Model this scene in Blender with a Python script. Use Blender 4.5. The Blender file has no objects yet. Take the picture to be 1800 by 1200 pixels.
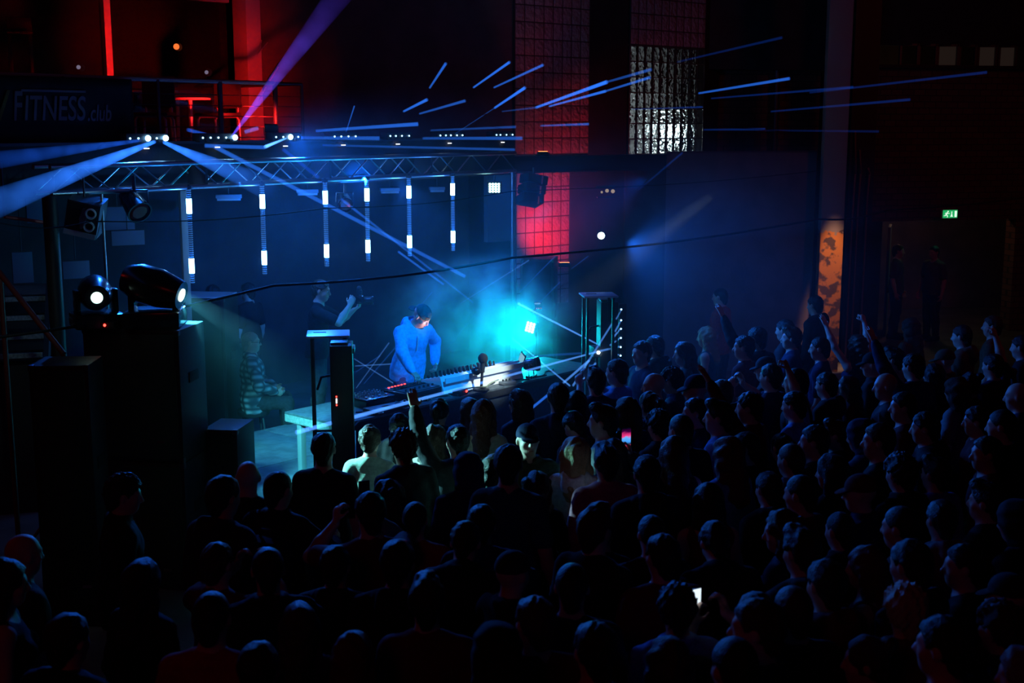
import bpy, bmesh, math, random
import numpy as np
from mathutils import Vector, Matrix
random.seed(7)
S = bpy.context.scene
COL = S.collection
R = math.radians
# ------------------------------------------------------------------ camera
FPX, CAMH = 2200.0, 4.0
PIT = math.atan(380.0 / FPX)
CP, SP = math.cos(PIT), math.sin(PIT)

def ray(x, y):
    a, b = (x - 900) / FPX, (600 - y) / FPX
    return Vector((a, CP + b * SP, -SP + b * CP))

def at(x, y, d):                       # point seen at (x, y), d metres ahead of the camera
    r = ray(x, y)
    t = d / r.y
    return Vector((r.x * t, d, CAMH + r.z * t))

def atz(x, y, z):                      # point seen at (x, y) at height z
    r = ray(x, y)
    t = (z - CAMH) / r.z
    return Vector((r.x * t, r.y * t, z))

cam = bpy.data.cameras.new('camera')
cam.sensor_width = 36.0
cam.lens = FPX / 1800.0 * 36.0
cam.clip_end = 200
cam_ob = bpy.data.objects.new('camera', cam)
COL.objects.link(cam_ob)
cam_ob.location = (0, 0, CAMH)
cam_ob.rotation_euler = (math.pi / 2 - PIT, 0, 0)
cam.dof.use_dof = True
cam.dof.focus_distance = 13.6
cam.dof.aperture_fstop = 2.8
S.camera = cam_ob
S.view_settings.view_transform = 'Standard'
S.view_settings.look = 'None'
S.view_settings.exposure = 0.0
S.view_settings.gamma = 1.0
S.view_settings.use_curve_mapping = False

# ------------------------------------------------------------------ materials
MATS = {}

def mat(name, col=(0.5, 0.5, 0.5), rough=0.6, metal=0.0, emit=None, es=1.0, noise=None, bump=None, spec=0.5, coat=0.0):
    if name in MATS:
        return MATS[name]
    m = bpy.data.materials.new(name)
    m.use_nodes = True
    nt = m.node_tree
    b = nt.nodes['Principled BSDF']
    b.inputs['Base Color'].default_value = (*col, 1)
    b.inputs['Roughness'].default_value = rough
    b.inputs['Metallic'].default_value = metal
    b.inputs['Specular IOR Level'].default_value = spec
    b.inputs['Coat Weight'].default_value = coat
    if emit:
        b.inputs['Emission Color'].default_value = (*emit, 1)
        b.inputs['Emission Strength'].default_value = es
    if noise or bump:
        tc = nt.nodes.new('ShaderNodeTexCoord')
        if noise:                      # (scale, darker colour, lighter colour)
            n = nt.nodes.new('ShaderNodeTexNoise')
            n.inputs['Scale'].default_value = noise[0]
            n.inputs['Detail'].default_value = 5
            cr = nt.nodes.new('ShaderNodeValToRGB')
            cr.color_ramp.elements[0].position = 0.35
            cr.color_ramp.elements[1].position = 0.65
            cr.color_ramp.elements[0].color = (*noise[1], 1)
            cr.color_ramp.elements[1].color = (*noise[2], 1)
            nt.links.new(tc.outputs['Object'], n.inputs['Vector'])
            nt.links.new(n.outputs['Fac'], cr.inputs['Fac'])
            nt.links.new(cr.outputs['Color'], b.inputs['Base Color'])
        if bump:                       # (scale, strength)
            n2 = nt.nodes.new('ShaderNodeTexNoise')
            n2.inputs['Scale'].default_value = bump[0]
            n2.inputs['Detail'].default_value = 4
            bp = nt.nodes.new('ShaderNodeBump')
            bp.inputs['Strength'].default_value = bump[1]
            bp.inputs['Distance'].default_value = 0.02
            nt.links.new(tc.outputs['Object'], n2.inputs['Vector'])
            nt.links.new(n2.outputs['Fac'], bp.inputs['Height'])
            nt.links.new(bp.outputs['Normal'], b.inputs['Normal'])
    MATS[name] = m
    return m

def emat(name, col, strength):
    if name in MATS:
        return MATS[name]
    m = bpy.data.materials.new(name)
    m.use_nodes = True
    nt = m.node_tree
    nt.nodes.remove(nt.nodes['Principled BSDF'])
    e = nt.nodes.new('ShaderNodeEmission')
    e.inputs['Color'].default_value = (*col, 1)
    e.inputs['Strength'].default_value = strength
    nt.links.new(e.outputs[0], nt.nodes['Material Output'].inputs['Surface'])
    MATS[name] = m
    return m

# ------------------------------------------------------------------ objects
def tag(o, label=None, cat=None, group=None, kind=None):
    if label: o['label'] = label
    if cat: o['category'] = cat
    if group: o['group'] = group
    if kind: o['kind'] = kind
    return o

def empty(name, loc=(0, 0, 0), rz=0.0, label=None, cat=None, group=None):
    o = bpy.data.objects.new(name, None)
    o.empty_display_size = 0.1
    COL.objects.link(o)
    o.location = loc
    o.rotation_euler = (0, 0, rz)
    return tag(o, label, cat, group)

class MB:
    """collects shapes, then links them as one mesh object"""
    def __init__(s):
        s.bm = bmesh.new()
    def _xf(s, vs, M):
        bmesh.ops.transform(s.bm, matrix=M, verts=vs)
    def box(s, c, size, rot=None, bev=0.0, M=None):
        r = bmesh.ops.create_cube(s.bm, size=1.0)
        vs = r['verts']
        s._xf(vs, Matrix.Diagonal((*size, 1)))
        if bev > 0:
            es = list({e for v in vs for e in v.link_edges})
            br = bmesh.ops.bevel(s.bm, geom=es, offset=bev, segments=2, affect='EDGES', profile=0.6)
            vs = [v for v in br['verts']]
        T = Matrix.Translation(c)
        if rot is not None:
            T = T @ (rot.to_4x4() if hasattr(rot, 'to_4x4') else rot)
        if M is not None:
            T = M @ T
        s._xf(vs, T)
        return s
    def tube(s, a, b, r0, r1=None, seg=12, caps=True):
        a, b = Vector(a), Vector(b)
        r1 = r0 if r1 is None else r1
        d = b - a
        L = d.length
        if L < 1e-6: return s
        r = bmesh.ops.create_cone(s.bm, cap_ends=caps, cap_tris=False, segments=seg, radius1=r0, radius2=r1, depth=L)
        q = Vector((0, 0, 1)).rotation_difference(d.normalized())
        s._xf(r['verts'], Matrix.Translation((a + b) / 2) @ q.to_matrix().to_4x4())
        return s
    def ball(s, c, r, seg=14):
        rr = (r, r, r) if not hasattr(r, '__len__') else r
        q = bmesh.ops.create_uvsphere(s.bm, u_segments=seg, v_segments=max(6, seg // 2 + 2), radius=1)
        s._xf(q['verts'], Matrix.Translation(c) @ Matrix.Diagonal((*rr, 1)))
        return s
    def lathe(s, prof, seg=24, M=None, closed=False):      # prof: list of (r, z)
        rings = []
        for (r, z) in prof:
            rings.append([s.bm.verts.new((r * math.cos(2 * math.pi * k / seg), r * math.sin(2 * math.pi * k / seg), z)) for k in range(seg)])
        for i in range(len(rings) - 1):
            for k in range(seg):
                k2 = (k + 1) % seg
                s.bm.faces.new((rings[i][k], rings[i][k2], rings[i + 1][k2], rings[i + 1][k]))
        if not closed:
            s.bm.faces.new(list(reversed(rings[0])))
            s.bm.faces.new(rings[-1])
        if M is not None:
            s._xf([v for rg in rings for v in rg], M)
        return s
    def path(s, pts, r, seg=8):
        pts = [Vector(p) for p in pts]
        rings = []
        for i, p in enumerate(pts):
            t = (pts[min(i + 1, len(pts) - 1)] - pts[max(i - 1, 0)]).normalized()
            u = t.cross(Vector((0, 0, 1)))
            if u.length < 1e-3: u = t.cross(Vector((0, 1, 0)))
            u.normalize()
            w = u.cross(t)
            rings.append([s.bm.verts.new(p + u * r * math.cos(2 * math.pi * k / seg) + w * r * math.sin(2 * math.pi * k / seg)) for k in range(seg)])
        for i in range(len(rings) - 1):
            for k in range(seg):
                k2 = (k + 1) % seg
                s.bm.faces.new((rings[i][k], rings[i][k2], rings[i + 1][k2], rings[i + 1][k]))
        s.bm.faces.new(list(reversed(rings[0])))
        s.bm.faces.new(rings[-1])
        return s
    def prism(s, pts, h0, h1, M=None):                      # polygon in xy, extruded in z
        lo = [s.bm.verts.new((p[0], p[1], h0)) for p in pts]
        hi = [s.bm.verts.new((p[0], p[1], h1)) for p in pts]
        n = len(pts)
        s.bm.faces.new(list(reversed(lo)))
        s.bm.faces.new(hi)
        for i in range(n):
            s.bm.faces.new((lo[i], lo[(i + 1) % n], hi[(i + 1) % n], hi[i]))
        if M is not None:
            s._xf(lo + hi, M)
        return s
    def build(s, name, m, parent=None, loc=None, rz=0.0, smooth=True, M=None):
        bmesh.ops.recalc_face_normals(s.bm, faces=s.bm.faces[:])
        me = bpy.data.meshes.new(name)
        s.bm.to_mesh(me)
        s.bm.free()
        if m is not None:
            me.materials.append(m)
        if smooth:
            me.shade_smooth()
            try:
                me.set_sharp_from_angle(angle=R(35))
            except Exception:
                pass
        o = bpy.data.objects.new(name, me)
        COL.objects.link(o)
        if parent is not None:
            o.parent = parent
        if loc is not None:
            o.location = loc
            o.rotation_euler = (0, 0, rz)
        if M is not None:
            o.matrix_local = M
        return o

def copy_tree(o, parent=None):
    c = o.copy()
    COL.objects.link(c)
    if parent is not None:
        c.parent = parent
    for ch in o.children:
        copy_tree(ch, c)
    return c

def frame(o, xdir, up=(0, 0, 1)):       # matrix with origin o, x along xdir, z up
    x = Vector(xdir).normalized()
    z = Vector(up)
    y = z.cross(x).normalized()
    z = x.cross(y).normalized()
    return Matrix(((x.x, y.x, z.x, o[0]), (x.y, y.y, z.y, o[1]), (x.z, y.z, z.z, o[2]), (0, 0, 0, 1)))

def aim(o, target, up=(0, 0, 1)):        # matrix with -Z pointing at target
    d = (Vector(target) - Vector(o)).normalized()
    q = d.to_track_quat('-Z', 'Y')
    return Matrix.Translation(o) @ q.to_matrix().to_4x4()

def lamp(name, kind, loc, energy, col, target=None, **kw):
    l = bpy.data.lights.new(name, kind)
    l.energy = energy
    l.color = col
    for k, v in kw.items():
        setattr(l, k, v)
    o = bpy.data.objects.new(name, l)
    COL.objects.link(o)
    if target is not None:
        o.matrix_world = aim(loc, target)
    else:
        o.location = loc
    return o
# ------------------------------------------------------------------ bodies grown from a distance field
class SDF:
    def __init__(s, lo, hi, h):
        s.lo = np.array(lo, float); s.h = h
        s.n = np.ceil((np.array(hi) - s.lo) / h).astype(int) + 1
        s.v = np.full(s.n, 1.0, np.float32)
        s.ax = [s.lo[i] + h * np.arange(s.n[i]) for i in range(3)]
    def sub(s, lo, hi):
        i0 = np.clip(np.floor((np.array(lo) - s.lo) / s.h).astype(int), 0, s.n)
        i1 = np.clip(np.ceil((np.array(hi) - s.lo) / s.h).astype(int) + 1, 0, s.n)
        if np.any(i1 <= i0): return None
        sl = tuple(slice(a, b) for a, b in zip(i0, i1))
        X = s.ax[0][sl[0]][:, None, None]; Y = s.ax[1][sl[1]][None, :, None]; Z = s.ax[2][sl[2]][None, None, :]
        return sl, X, Y, Z
    def mix(s, sl, d, k, cut):
        a = s.v[sl]
        if cut:
            hh = np.clip(0.5 - 0.5 * (a + d) / k, 0, 1)
            s.v[sl] = a * (1 - hh) + (-d) * hh + k * hh * (1 - hh)
        else:
            hh = np.clip(0.5 + 0.5 * (a - d) / k, 0, 1)
            s.v[sl] = a * (1 - hh) + d * hh - k * hh * (1 - hh)
    def cap(s, a, b, ra, rb=None, k=0.02, cut=False):
        a = np.array(a, float); b = np.array(b, float); rb = ra if rb is None else rb
        pad = max(ra, rb) + k + 3 * s.h + 0.02
        q = s.sub(np.minimum(a, b) - pad, np.maximum(a, b) + pad)
        if q is None: return
        sl, X, Y, Z = q
        ab = b - a; L2 = max(ab @ ab, 1e-9)
        px, py, pz = X - a[0], Y - a[1], Z - a[2]
        t = np.clip((px * ab[0] + py * ab[1] + pz * ab[2]) / L2, 0, 1)
        d = np.sqrt((px - t * ab[0]) ** 2 + (py - t * ab[1]) ** 2 + (pz - t * ab[2]) ** 2) - (ra + t * (rb - ra))
        s.mix(sl, d, k, cut)
    def ell(s, c, r, Q=None, k=0.02, cut=False):
        c = np.array(c, float); r = np.array(r, float)
        pad = r.max() + k + 3 * s.h + 0.02
        q = s.sub(c - pad, c + pad)
        if q is None: return
        sl, X, Y, Z = q
        px, py, pz = X - c[0], Y - c[1], Z - c[2]
        if Q is not None:
            px, py, pz = (Q[0, 0] * px + Q[1, 0] * py + Q[2, 0] * pz, Q[0, 1] * px + Q[1, 1] * py + Q[2, 1] * pz, Q[0, 2] * px + Q[1, 2] * py + Q[2, 2] * pz)
        k0 = np.sqrt((px / r[0]) ** 2 + (py / r[1]) ** 2 + (pz / r[2]) ** 2)
        k1 = np.sqrt((px / r[0] ** 2) ** 2 + (py / r[1] ** 2) ** 2 + (pz / r[2] ** 2) ** 2)
        d = k0 * (k0 - 1) / np.maximum(k1, 1e-6)
        s.mix(sl, d, k, cut)
    def plane(s, p, n, k=0.008):          # keep only the side n points away from
        p = np.array(p, float); n = np.array(n, float)
        d = (s.ax[0][:, None, None] - p[0]) * n[0] + (s.ax[1][None, :, None] - p[1]) * n[1] + (s.ax[2][None, None, :] - p[2]) * n[2]
        s.v = np.maximum(s.v, d).astype(np.float32)
    def ripple(s, amp, f, seed):
        g = np.random.RandomState(seed)
        X = s.ax[0][:, None, None]; Y = s.ax[1][None, :, None]; Z = s.ax[2][None, None, :]
        w = 0
        for i in range(4):
            d = g.normal(size=3); d /= np.linalg.norm(d)
            w = w + np.sin(f * (0.7 + 0.35 * i) * (X * d[0] + Y * d[1] + Z * d[2]) + g.rand() * 6.28 + 1.5 * np.sin(9 * X + 7 * Z + i))
        s.v = (s.v + amp * 0.5 * w).astype(np.float32)
    def mesh(s, name):
        v = s.v
        v = np.pad(v, 1, constant_values=1.0)
        nx, ny, nz = v.shape
        ins = v < 0
        c = [ins[i:nx - 1 + i, j:ny - 1 + j, k:nz - 1 + k] for i in (0, 1) for j in (0, 1) for k in (0, 1)]
        sm = sum(x.astype(np.int8) for x in c)
        act = (sm > 0) & (sm < 8)
        idx = np.full(act.shape, -1, np.int64)
        ci, cj, ck = np.nonzero(act)
        n = len(ci)
        if n == 0: return bpy.data.meshes.new(name)
        idx[ci, cj, ck] = np.arange(n)
        acc = np.zeros((n, 3)); cnt = np.zeros(n)
        for ax in range(3):
            o = [(0, 0, 0)] * 4
            others = [i for i in range(3) if i != ax]
            for u in (0, 1):
                for w in (0, 1):
                    st = [0, 0, 0]; st[others[0]] = u; st[others[1]] = w
                    en = list(st); en[ax] = 1
                    va = v[ci + st[0], cj + st[1], ck + st[2]]; vb = v[ci + en[0], cj + en[1], ck + en[2]]
                    m = (va < 0) != (vb < 0)
                    t = np.where(m, va / np.where(m, va - vb, 1), 0)
                    p = np.tile(np.array(st, float), (n, 1)); p[:, ax] = t
                    acc[m] += p[m]; cnt[m] += 1
        P = acc / cnt[:, None] + np.stack([ci, cj, ck], 1)
        P = s.lo + (P - 1) * s.h
        quads = []
        for ax in range(3):
            o1, o2 = [(1, 2), (2, 0), (0, 1)][ax]
            sa = [slice(1, -1)] * 3; sb = [slice(1, -1)] * 3
            sa[ax] = slice(0, -1); sb[ax] = slice(1, None)
            A = ins[tuple(sa)]; B = ins[tuple(sb)]
            e = np.nonzero(A != B)
            e = [x.copy() for x in e]
            base = [e[i] + (0 if i == ax else 1) for i in range(3)]
            def cell(d1, d2):
                q = [b.copy() for b in base]
                q[o1] = q[o1] - d1; q[o2] = q[o2] - d2
                return idx[q[0], q[1], q[2]]
            Q = np.stack([cell(1, 1), cell(0, 1), cell(0, 0), cell(1, 0)], 1)
            flip = ~A[tuple(e)]
            Q[flip] = Q[flip][:, ::-1]
            quads.append(Q)
        F = np.concatenate(quads)
        # relax a little so no voxel steps show
        for it in range(2):
            a2 = np.zeros_like(P); c2 = np.zeros(n)
            for q in range(4):
                i0 = F[:, q]; i1 = F[:, (q + 1) % 4]
                for ax in range(3):
                    a2[:, ax] += np.bincount(i0, P[i1, ax], n) + np.bincount(i1, P[i0, ax], n)
                c2 += np.bincount(i0, minlength=n) + np.bincount(i1, minlength=n)
            P = P * 0.6 + 0.4 * a2 / np.maximum(c2, 1)[:, None]
        me = bpy.data.meshes.new(name)
        me.vertices.add(n)
        me.vertices.foreach_set('co', P.astype(np.float32).ravel())
        me.loops.add(F.size)
        me.loops.foreach_set('vertex_index', F.ravel().astype(np.int32))
        me.polygons.add(len(F))
        me.polygons.foreach_set('loop_start', (np.arange(len(F)) * 4).astype(np.int32))
        me.polygons.foreach_set('use_smooth', np.ones(len(F), bool))
        me.update(calc_edges=True)
        return me

def rX(a):                                # tips forward (+y is forward)
    c, s = math.cos(a), math.sin(a)
    return np.array([[1, 0, 0], [0, c, s], [0, -s, c]])

def rZ(a):
    c, s = math.cos(a), math.sin(a)
    return np.array([[c, -s, 0], [s, c, 0], [0, 0, 1]])

def rY(a):
    c, s = math.cos(a), math.sin(a)
    return np.array([[c, 0, s], [0, 1, 0], [-s, 0, c]])

def nrm(v):
    v = np.array(v, float)
    return v / max(np.linalg.norm(v), 1e-9)

class Pose:
    """joint positions of one figure, 1.76 m tall when upright, facing +y"""
    def __init__(s, sex='m', lean=0, twist=0, yaw=0, pitch=8, tilt=0, ra=None, la=None, bulk=1.0, seat=None, step=0.0):
        s.sex = sex; s.bulk = bulk; s.seat = seat
        s.sw = (0.172 if sex == 'm' else 0.15) * (0.6 + 0.4 * bulk)
        s.hip = np.array([0, 0, 0.95 if seat is None else seat + 0.1])
        s.L = rZ(R(twist)) @ rX(R(lean))
        s.HR = s.L @ rZ(R(yaw)) @ rX(R(pitch)) @ rY(R(tilt))
        s.neck = s.T((0, -0.01, 1.485))
        s.sh = [s.T((sd * s.sw, -0.005, 1.405)) for sd in (1, -1)]
        s.arm = []
        for i, spec in enumerate((ra, la)):
            sd = 1 if i == 0 else -1
            if spec is None:
                spec = dict(w=(0.27 * sd, 0.06, 0.86), pole=(0.3 * sd, -1, 0), free=True)
            W = np.array(spec['w'], float)
            if spec.get('free'):
                W = s.T(W) if seat is None else W
            A = s.sh[i]; d = W - A; D = np.linalg.norm(d); l1, l2 = 0.285, 0.255
            if D > (l1 + l2) * 0.985:
                W = A + d / D * (l1 + l2) * 0.985; d = W - A; D = np.linalg.norm(d)
            x = (l1 * l1 - l2 * l2 + D * D) / (2 * D)
            hgt = math.sqrt(max(l1 * l1 - x * x, 0))
            u = d / D; pl = np.array(spec.get('pole', (0, -1, -0.5)), float); pl = nrm(pl - u * (pl @ u))
            E = A + u * x + pl * hgt
            hd = nrm(spec['hd']) if 'hd' in spec else nrm(W - E)
            pn = np.array(spec.get('pn', (-sd, 0.2, 0)), float); pn = nrm(pn - hd * (pn @ hd))
            s.arm.append((A, E, W, hd, pn, spec.get('curl', 0.55), sd))
        s.leg = []
        for sd in (1, -1):
            H = s.hip + np.array([0.088 * sd, 0, -0.03])
            if seat is None:
                K = np.array([0.098 * sd, 0.02 + sd * step, 0.49]); A = np.array([0.105 * sd, -0.02 + sd * step * 1.6, 0.085])
            else:
                K = H + np.array([0.07 * sd, 0.40, 0.0]); A = np.array([K[0], K[1] + 0.02, 0.085])
            s.leg.append((H, K, A, A + np.array([0.02 * sd, 0.155, -0.045])))
    def T(s, p):
        p = np.array(p, float) - np.array([0, 0, 0.95])
        return s.hip + s.L @ p
    def Hd(s, p):
        p = np.array(p, float) - np.array([0, -0.01, 1.485])
        return s.neck + s.HR @ p
    def bounds(s, pad=0.17):
        pts = [s.Hd((0, 0, 1.78)), s.Hd((0, 0.13, 1.6)), s.hip, s.neck] + s.sh + [x for a in s.arm for x in (a[1], a[2], a[2] + a[3] * 0.17)] + [x for l in s.leg for x in l]
        pts = np.array(pts)
        lo = pts.min(0) - pad; hi = pts.max(0) + pad
        lo[2] = -0.03
        return lo, hi

def torso_shape(f, p, inf=0.0, k=0.05):
    b = p.bulk
    m = p.sex == 'm'
    L = p.L
    f.ell(p.T((0, 0.0, 0.96)), (0.165 * b + inf, 0.115 * b + inf, 0.14 + inf), L, k)
    f.ell(p.T((0, 0.005, 1.12)), ((0.148 if m else 0.125) * b + inf, 0.10 * b + inf, 0.15 + inf), L, k)
    f.ell(p.T((0, 0.0, 1.29)), ((0.168 if m else 0.142) * b + inf, 0.112 * b + inf, 0.17 + inf), L, k)
    f.cap(p.sh[0] * 0.93 + p.sh[1] * 0.07, p.sh[1] * 0.93 + p.sh[0] * 0.07, 0.055 + inf * 0.8, None, k)
    for sh in p.sh:
        f.cap(p.T((0, -0.015, 1.475)), sh, 0.05 + inf * 0.6, 0.045 + inf * 0.6, k)
    if not m:
        for sd in (1, -1):
            f.ell(p.T((0.07 * sd, 0.095, 1.28)), (0.06 + inf * 0.6, 0.055 + inf * 0.6, 0.06 + inf * 0.6), L, 0.03)

def hand_shape(f, arm, k=0.006, rad=0.0092):
    A, E, W, hd, pn, curl, sd = arm
    side = np.cross(hd, pn) * sd            # towards the thumb
    if True:
        f.ell(W + hd * 0.05, (0.041, 0.052, 0.017), np.stack([side, hd, pn], 1), 0.018)
    lens = (0.078, 0.086, 0.080, 0.062)
    for i in range(4):
        o = (1.5 - i) * 0.0205
        b0 = W + hd * (0.088 - 0.004 * abs(i - 1.2)) + side * o
        spread = (1.5 - i) * 0.05
        a1 = curl * (0.9 + 0.12 * i); a2 = a1 + curl * 1.15
        d1 = nrm(hd * math.cos(a1) + pn * math.sin(a1) + side * spread)
        d2 = nrm(hd * math.cos(a2) + pn * math.sin(a2) + side * spread * 0.6)
        m1 = b0 + d1 * lens[i] * 0.52
        f.cap(b0 - hd * 0.012, m1, rad * 1.05, rad, k)
        f.cap(m1, m1 + d2 * lens[i] * 0.5, rad, rad * 0.85, k)
    t0 = W + hd * 0.026 + side * 0.03
    td = nrm(hd * 0.65 + side * 0.75 + pn * (0.25 + 0.5 * curl))
    t1 = t0 + td * 0.038
    td2 = nrm(hd * 0.85 + side * 0.3 + pn * (0.3 + 0.6 * curl))
    f.cap(t0 - td * 0.01, t1, rad * 1.25, rad * 1.1, 0.012)
    f.cap(t1, t1 + td2 * 0.034, rad * 1.05, rad * 0.9, k)

def head_shape(f, p, k=0.02):
    H = p.HR; h = p.Hd
    f.cap(p.T((0, -0.012, 1.44)), h((0, -0.006, 1.575)), 0.06 if p.sex == 'm' else 0.05, 0.055 if p.sex == 'm' else 0.046, 0.03)
    f.ell(h((0, -0.012, 1.665)), (0.077, 0.097, 0.092), H, k)
    f.ell(h((0, 0.03, 1.60)), (0.06, 0.066, 0.078), H, 0.03)
    f.ell(h((0, 0.062, 1.552)), (0.03, 0.024, 0.022), H, 0.03)          # chin
    f.cap(h((0.03, 0.076, 1.668)), h((-0.03, 0.076, 1.668)), 0.016, None, 0.015)   # brow
    for sd in (1, -1):
        f.ell(h((0.034 * sd, 0.098, 1.648)), (0.017, 0.014, 0.012), H, 0.012, True)
        f.ell(h((0.033 * sd, 0.079, 1.648)), (0.012, 0.011, 0.009), H, 0.004)
        f.ell(h((0.043 * sd, 0.062, 1.615)), (0.02, 0.022, 0.022), H, 0.02)         # cheek
        f.ell(h((0.079 * sd, -0.008, 1.636)), (0.011, 0.02, 0.032), H @ rZ(-0.35 * sd), 0.006)
    f.cap(h((0, 0.09, 1.655)), h((0, 0.112, 1.615)), 0.009, 0.0125, 0.012)
    f.cap(h((0.011, 0.098, 1.611)), h((-0.011, 0.098, 1.611)), 0.009, None, 0.008)
    f.cap(h((0.017, 0.087, 1.583)), h((-0.017, 0.087, 1.583)), 0.008, None, 0.008)
    f.cap(h((0.022, 0.097, 1.5765)), h((-0.022, 0.097, 1.5765)), 0.0035, None, 0.004, True)
    f.cap(h((0.015, 0.085, 1.570)), h((-0.015, 0.085, 1.570)), 0.0085, None, 0.008)

def make_body(p, h=0.0105):
    lo, hi = p.bounds()
    f = SDF(lo, hi, h)
    torso_shape(f, p)
    for (A, E, W, hd, pn, c, sd) in p.arm:
        f.cap(A, E, 0.05 * p.bulk, 0.041, 0.03)
        f.cap(E, E * 0.6 + W * 0.4, 0.04, 0.043, 0.02)
        f.cap(E * 0.6 + W * 0.4, W, 0.042, 0.027, 0.02)
    for (H, K, A, Tt) in p.leg:
        f.cap(H, K, 0.088 * p.bulk, 0.056, 0.04)
        f.cap(K, K * 0.7 + A * 0.3 + np.array([0, -0.012, 0]), 0.054, 0.056, 0.02)
        f.cap(K * 0.7 + A * 0.3 + np.array([0, -0.012, 0]), A, 0.055, 0.036, 0.02)
        f.cap(A + np.array([0, -0.03, -0.04]), Tt, 0.042, 0.032, 0.02)
    head_shape(f, p)
    for a in p.arm:
        hand_shape(f, a, rad=max(0.0092, h * 0.95))
    return f.mesh('person')

def make_top(p, style, h=0.0105, seed=1):
    lo, hi = p.bounds(0.19)
    f = SDF(lo, hi, h)
    inf = dict(hoodie=0.022, tee=0.013, jacket=0.025, tank=0.010, sweater=0.019, dress=0.012)[style]
    torso_shape(f, p, inf, 0.045)
    hem = dict(hoodie=0.83, tee=0.86, jacket=0.80, tank=0.90, sweater=0.84, dress=0.80)[style]
    f.cap(p.T((0.07, 0, 1.05)), p.T((0.07, 0, hem - 0.05)), 0.10 + inf, 0.115 + inf, 0.06)
    f.cap(p.T((-0.07, 0, 1.05)), p.T((-0.07, 0, hem - 0.05)), 0.10 + inf, 0.115 + inf, 0.06)
    f.plane(p.T((0, 0, hem)), -p.L[:, 2])
    sl = dict(hoodie=1.0, tee=0.35, jacket=1.0, tank=0.0, sweater=1.0, dress=0.0)[style]
    for (A, E, W, hd, pn, c, sd) in p.arm:
        if sl == 0: continue
        if sl < 1:
            f.cap(A, A + (E - A) * 0.72, 0.05 + inf * 1.4, 0.054 + inf * 1.2, 0.018)
        else:
            f.cap(A, E, 0.052 + inf, 0.046 + inf, 0.018)
            Wc = W - (W - E) * 0.02
            f.cap(E, Wc * 0.85 + E * 0.15, 0.046 + inf, 0.036 + inf * 0.8, 0.02)
            f.cap(Wc * 0.86 + E * 0.14, Wc, 0.032 + inf * 0.35, 0.032 + inf * 0.3, 0.01)
    if sl >= 1:
        f.ripple(0.0032 if style != 'jacket' else 0.0045, 44, seed)
    else:
        f.ripple(0.0025, 48, seed)
    # neck opening
    f.cap(p.T((0, 0.0, 1.46)), p.Hd((0, 0.03, 1.62)), 0.058 if p.sex == 'm' else 0.06, 0.075, 0.012, True)
    if style == 'hoodie':
        for i in range(10):
            a0 = math.pi * 2 * i / 10; a1 = math.pi * 2 * (i + 1) / 10
            q = lambda a: p.T((0.088 * math.sin(a), -0.035 - 0.075 * math.cos(a), 1.485 + 0.035 * math.cos(a)))
            f.cap(q(a0), q(a1), 0.031, None, 0.02)
        f.ell(p.T((0, -0.125, 1.44)), (0.10, 0.055, 0.10), p.L, 0.04)
        f.ell(p.T((0, -0.135, 1.53)), (0.05, 0.028, 0.035), p.L, 0.03, True)
    if style == 'jacket':
        for i in range(9):
            a0 = -2.6 + 5.2 * i / 9; a1 = -2.6 + 5.2 * (i + 1) / 9
            q = lambda a: p.T((0.078 * math.sin(a), -0.012 - 0.07 * math.cos(a), 1.50))
            f.cap(q(a0), q(a1), 0.02, None, 0.015)
    if style in ('tank', 'dress'):
        f.cap(p.T((0, -0.02, 1.47)), p.T((0, 0.03, 1.60)), 0.10, 0.14, 0.02, True)
        for sd in (1, -1):
            f.cap(p.T((0.2 * sd, 0, 1.40)), p.T((0.26 * sd, 0, 1.50)), 0.065, 0.1, 0.02, True)
    return f.mesh(style)

def make_trousers(p, h=0.0105, seed=3):
    lo = np.array([-0.4, -0.4, 0.0]); hi = np.array([0.4, 0.75, p.hip[2] + 0.18])
    f = SDF(lo, hi, h)
    f.ell(p.T((0, 0, 0.95)), (0.178 * p.bulk, 0.13 * p.bulk, 0.14), p.L, 0.04)
    for (H, K, A, Tt) in p.leg:
        f.cap(H, K, 0.10 * p.bulk, 0.074, 0.04)
        M_ = K * 0.65 + A * 0.35 + np.array([0, -0.014, 0])
        f.cap(K, M_, 0.074, 0.074, 0.02)
        f.cap(M_, A + np.array([0, 0, 0.01]), 0.074, 0.062, 0.02)
    f.ripple(0.004, 55, seed)
    f.plane(p.T((0, 0, 1.03)), p.L[:, 2])
    f.plane((0, 0, 0.075), (0, 0, -1))
    return f.mesh('trousers')

def make_shoe(p, i, h=0.008):
    H, K, A, Tt = p.leg[i]
    f = SDF(np.array([A[0] - 0.12, A[1] - 0.14, -0.01]), np.array([A[0] + 0.14, A[1] + 0.27, 0.17]), h)
    a = np.array([A[0], A[1] - 0.035, 0.05]); b = np.array([Tt[0], Tt[1] + 0.02, 0.045])
    f.cap(a, b, 0.05, 0.045, 0.02)
    f.cap(a, A + np.array([0, 0.01, 0.035]), 0.05, 0.05, 0.03)
    f.cap(np.array([a[0], a[1], 0.016]), np.array([b[0], b[1] + 0.01, 0.016]), 0.052, 0.05, 0.006)
    f.plane((0, 0, 0.003), (0, 0, -1))
    f.plane((0, 0, 0.135), (0, 0, 1))
    return f.mesh('shoe')

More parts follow.
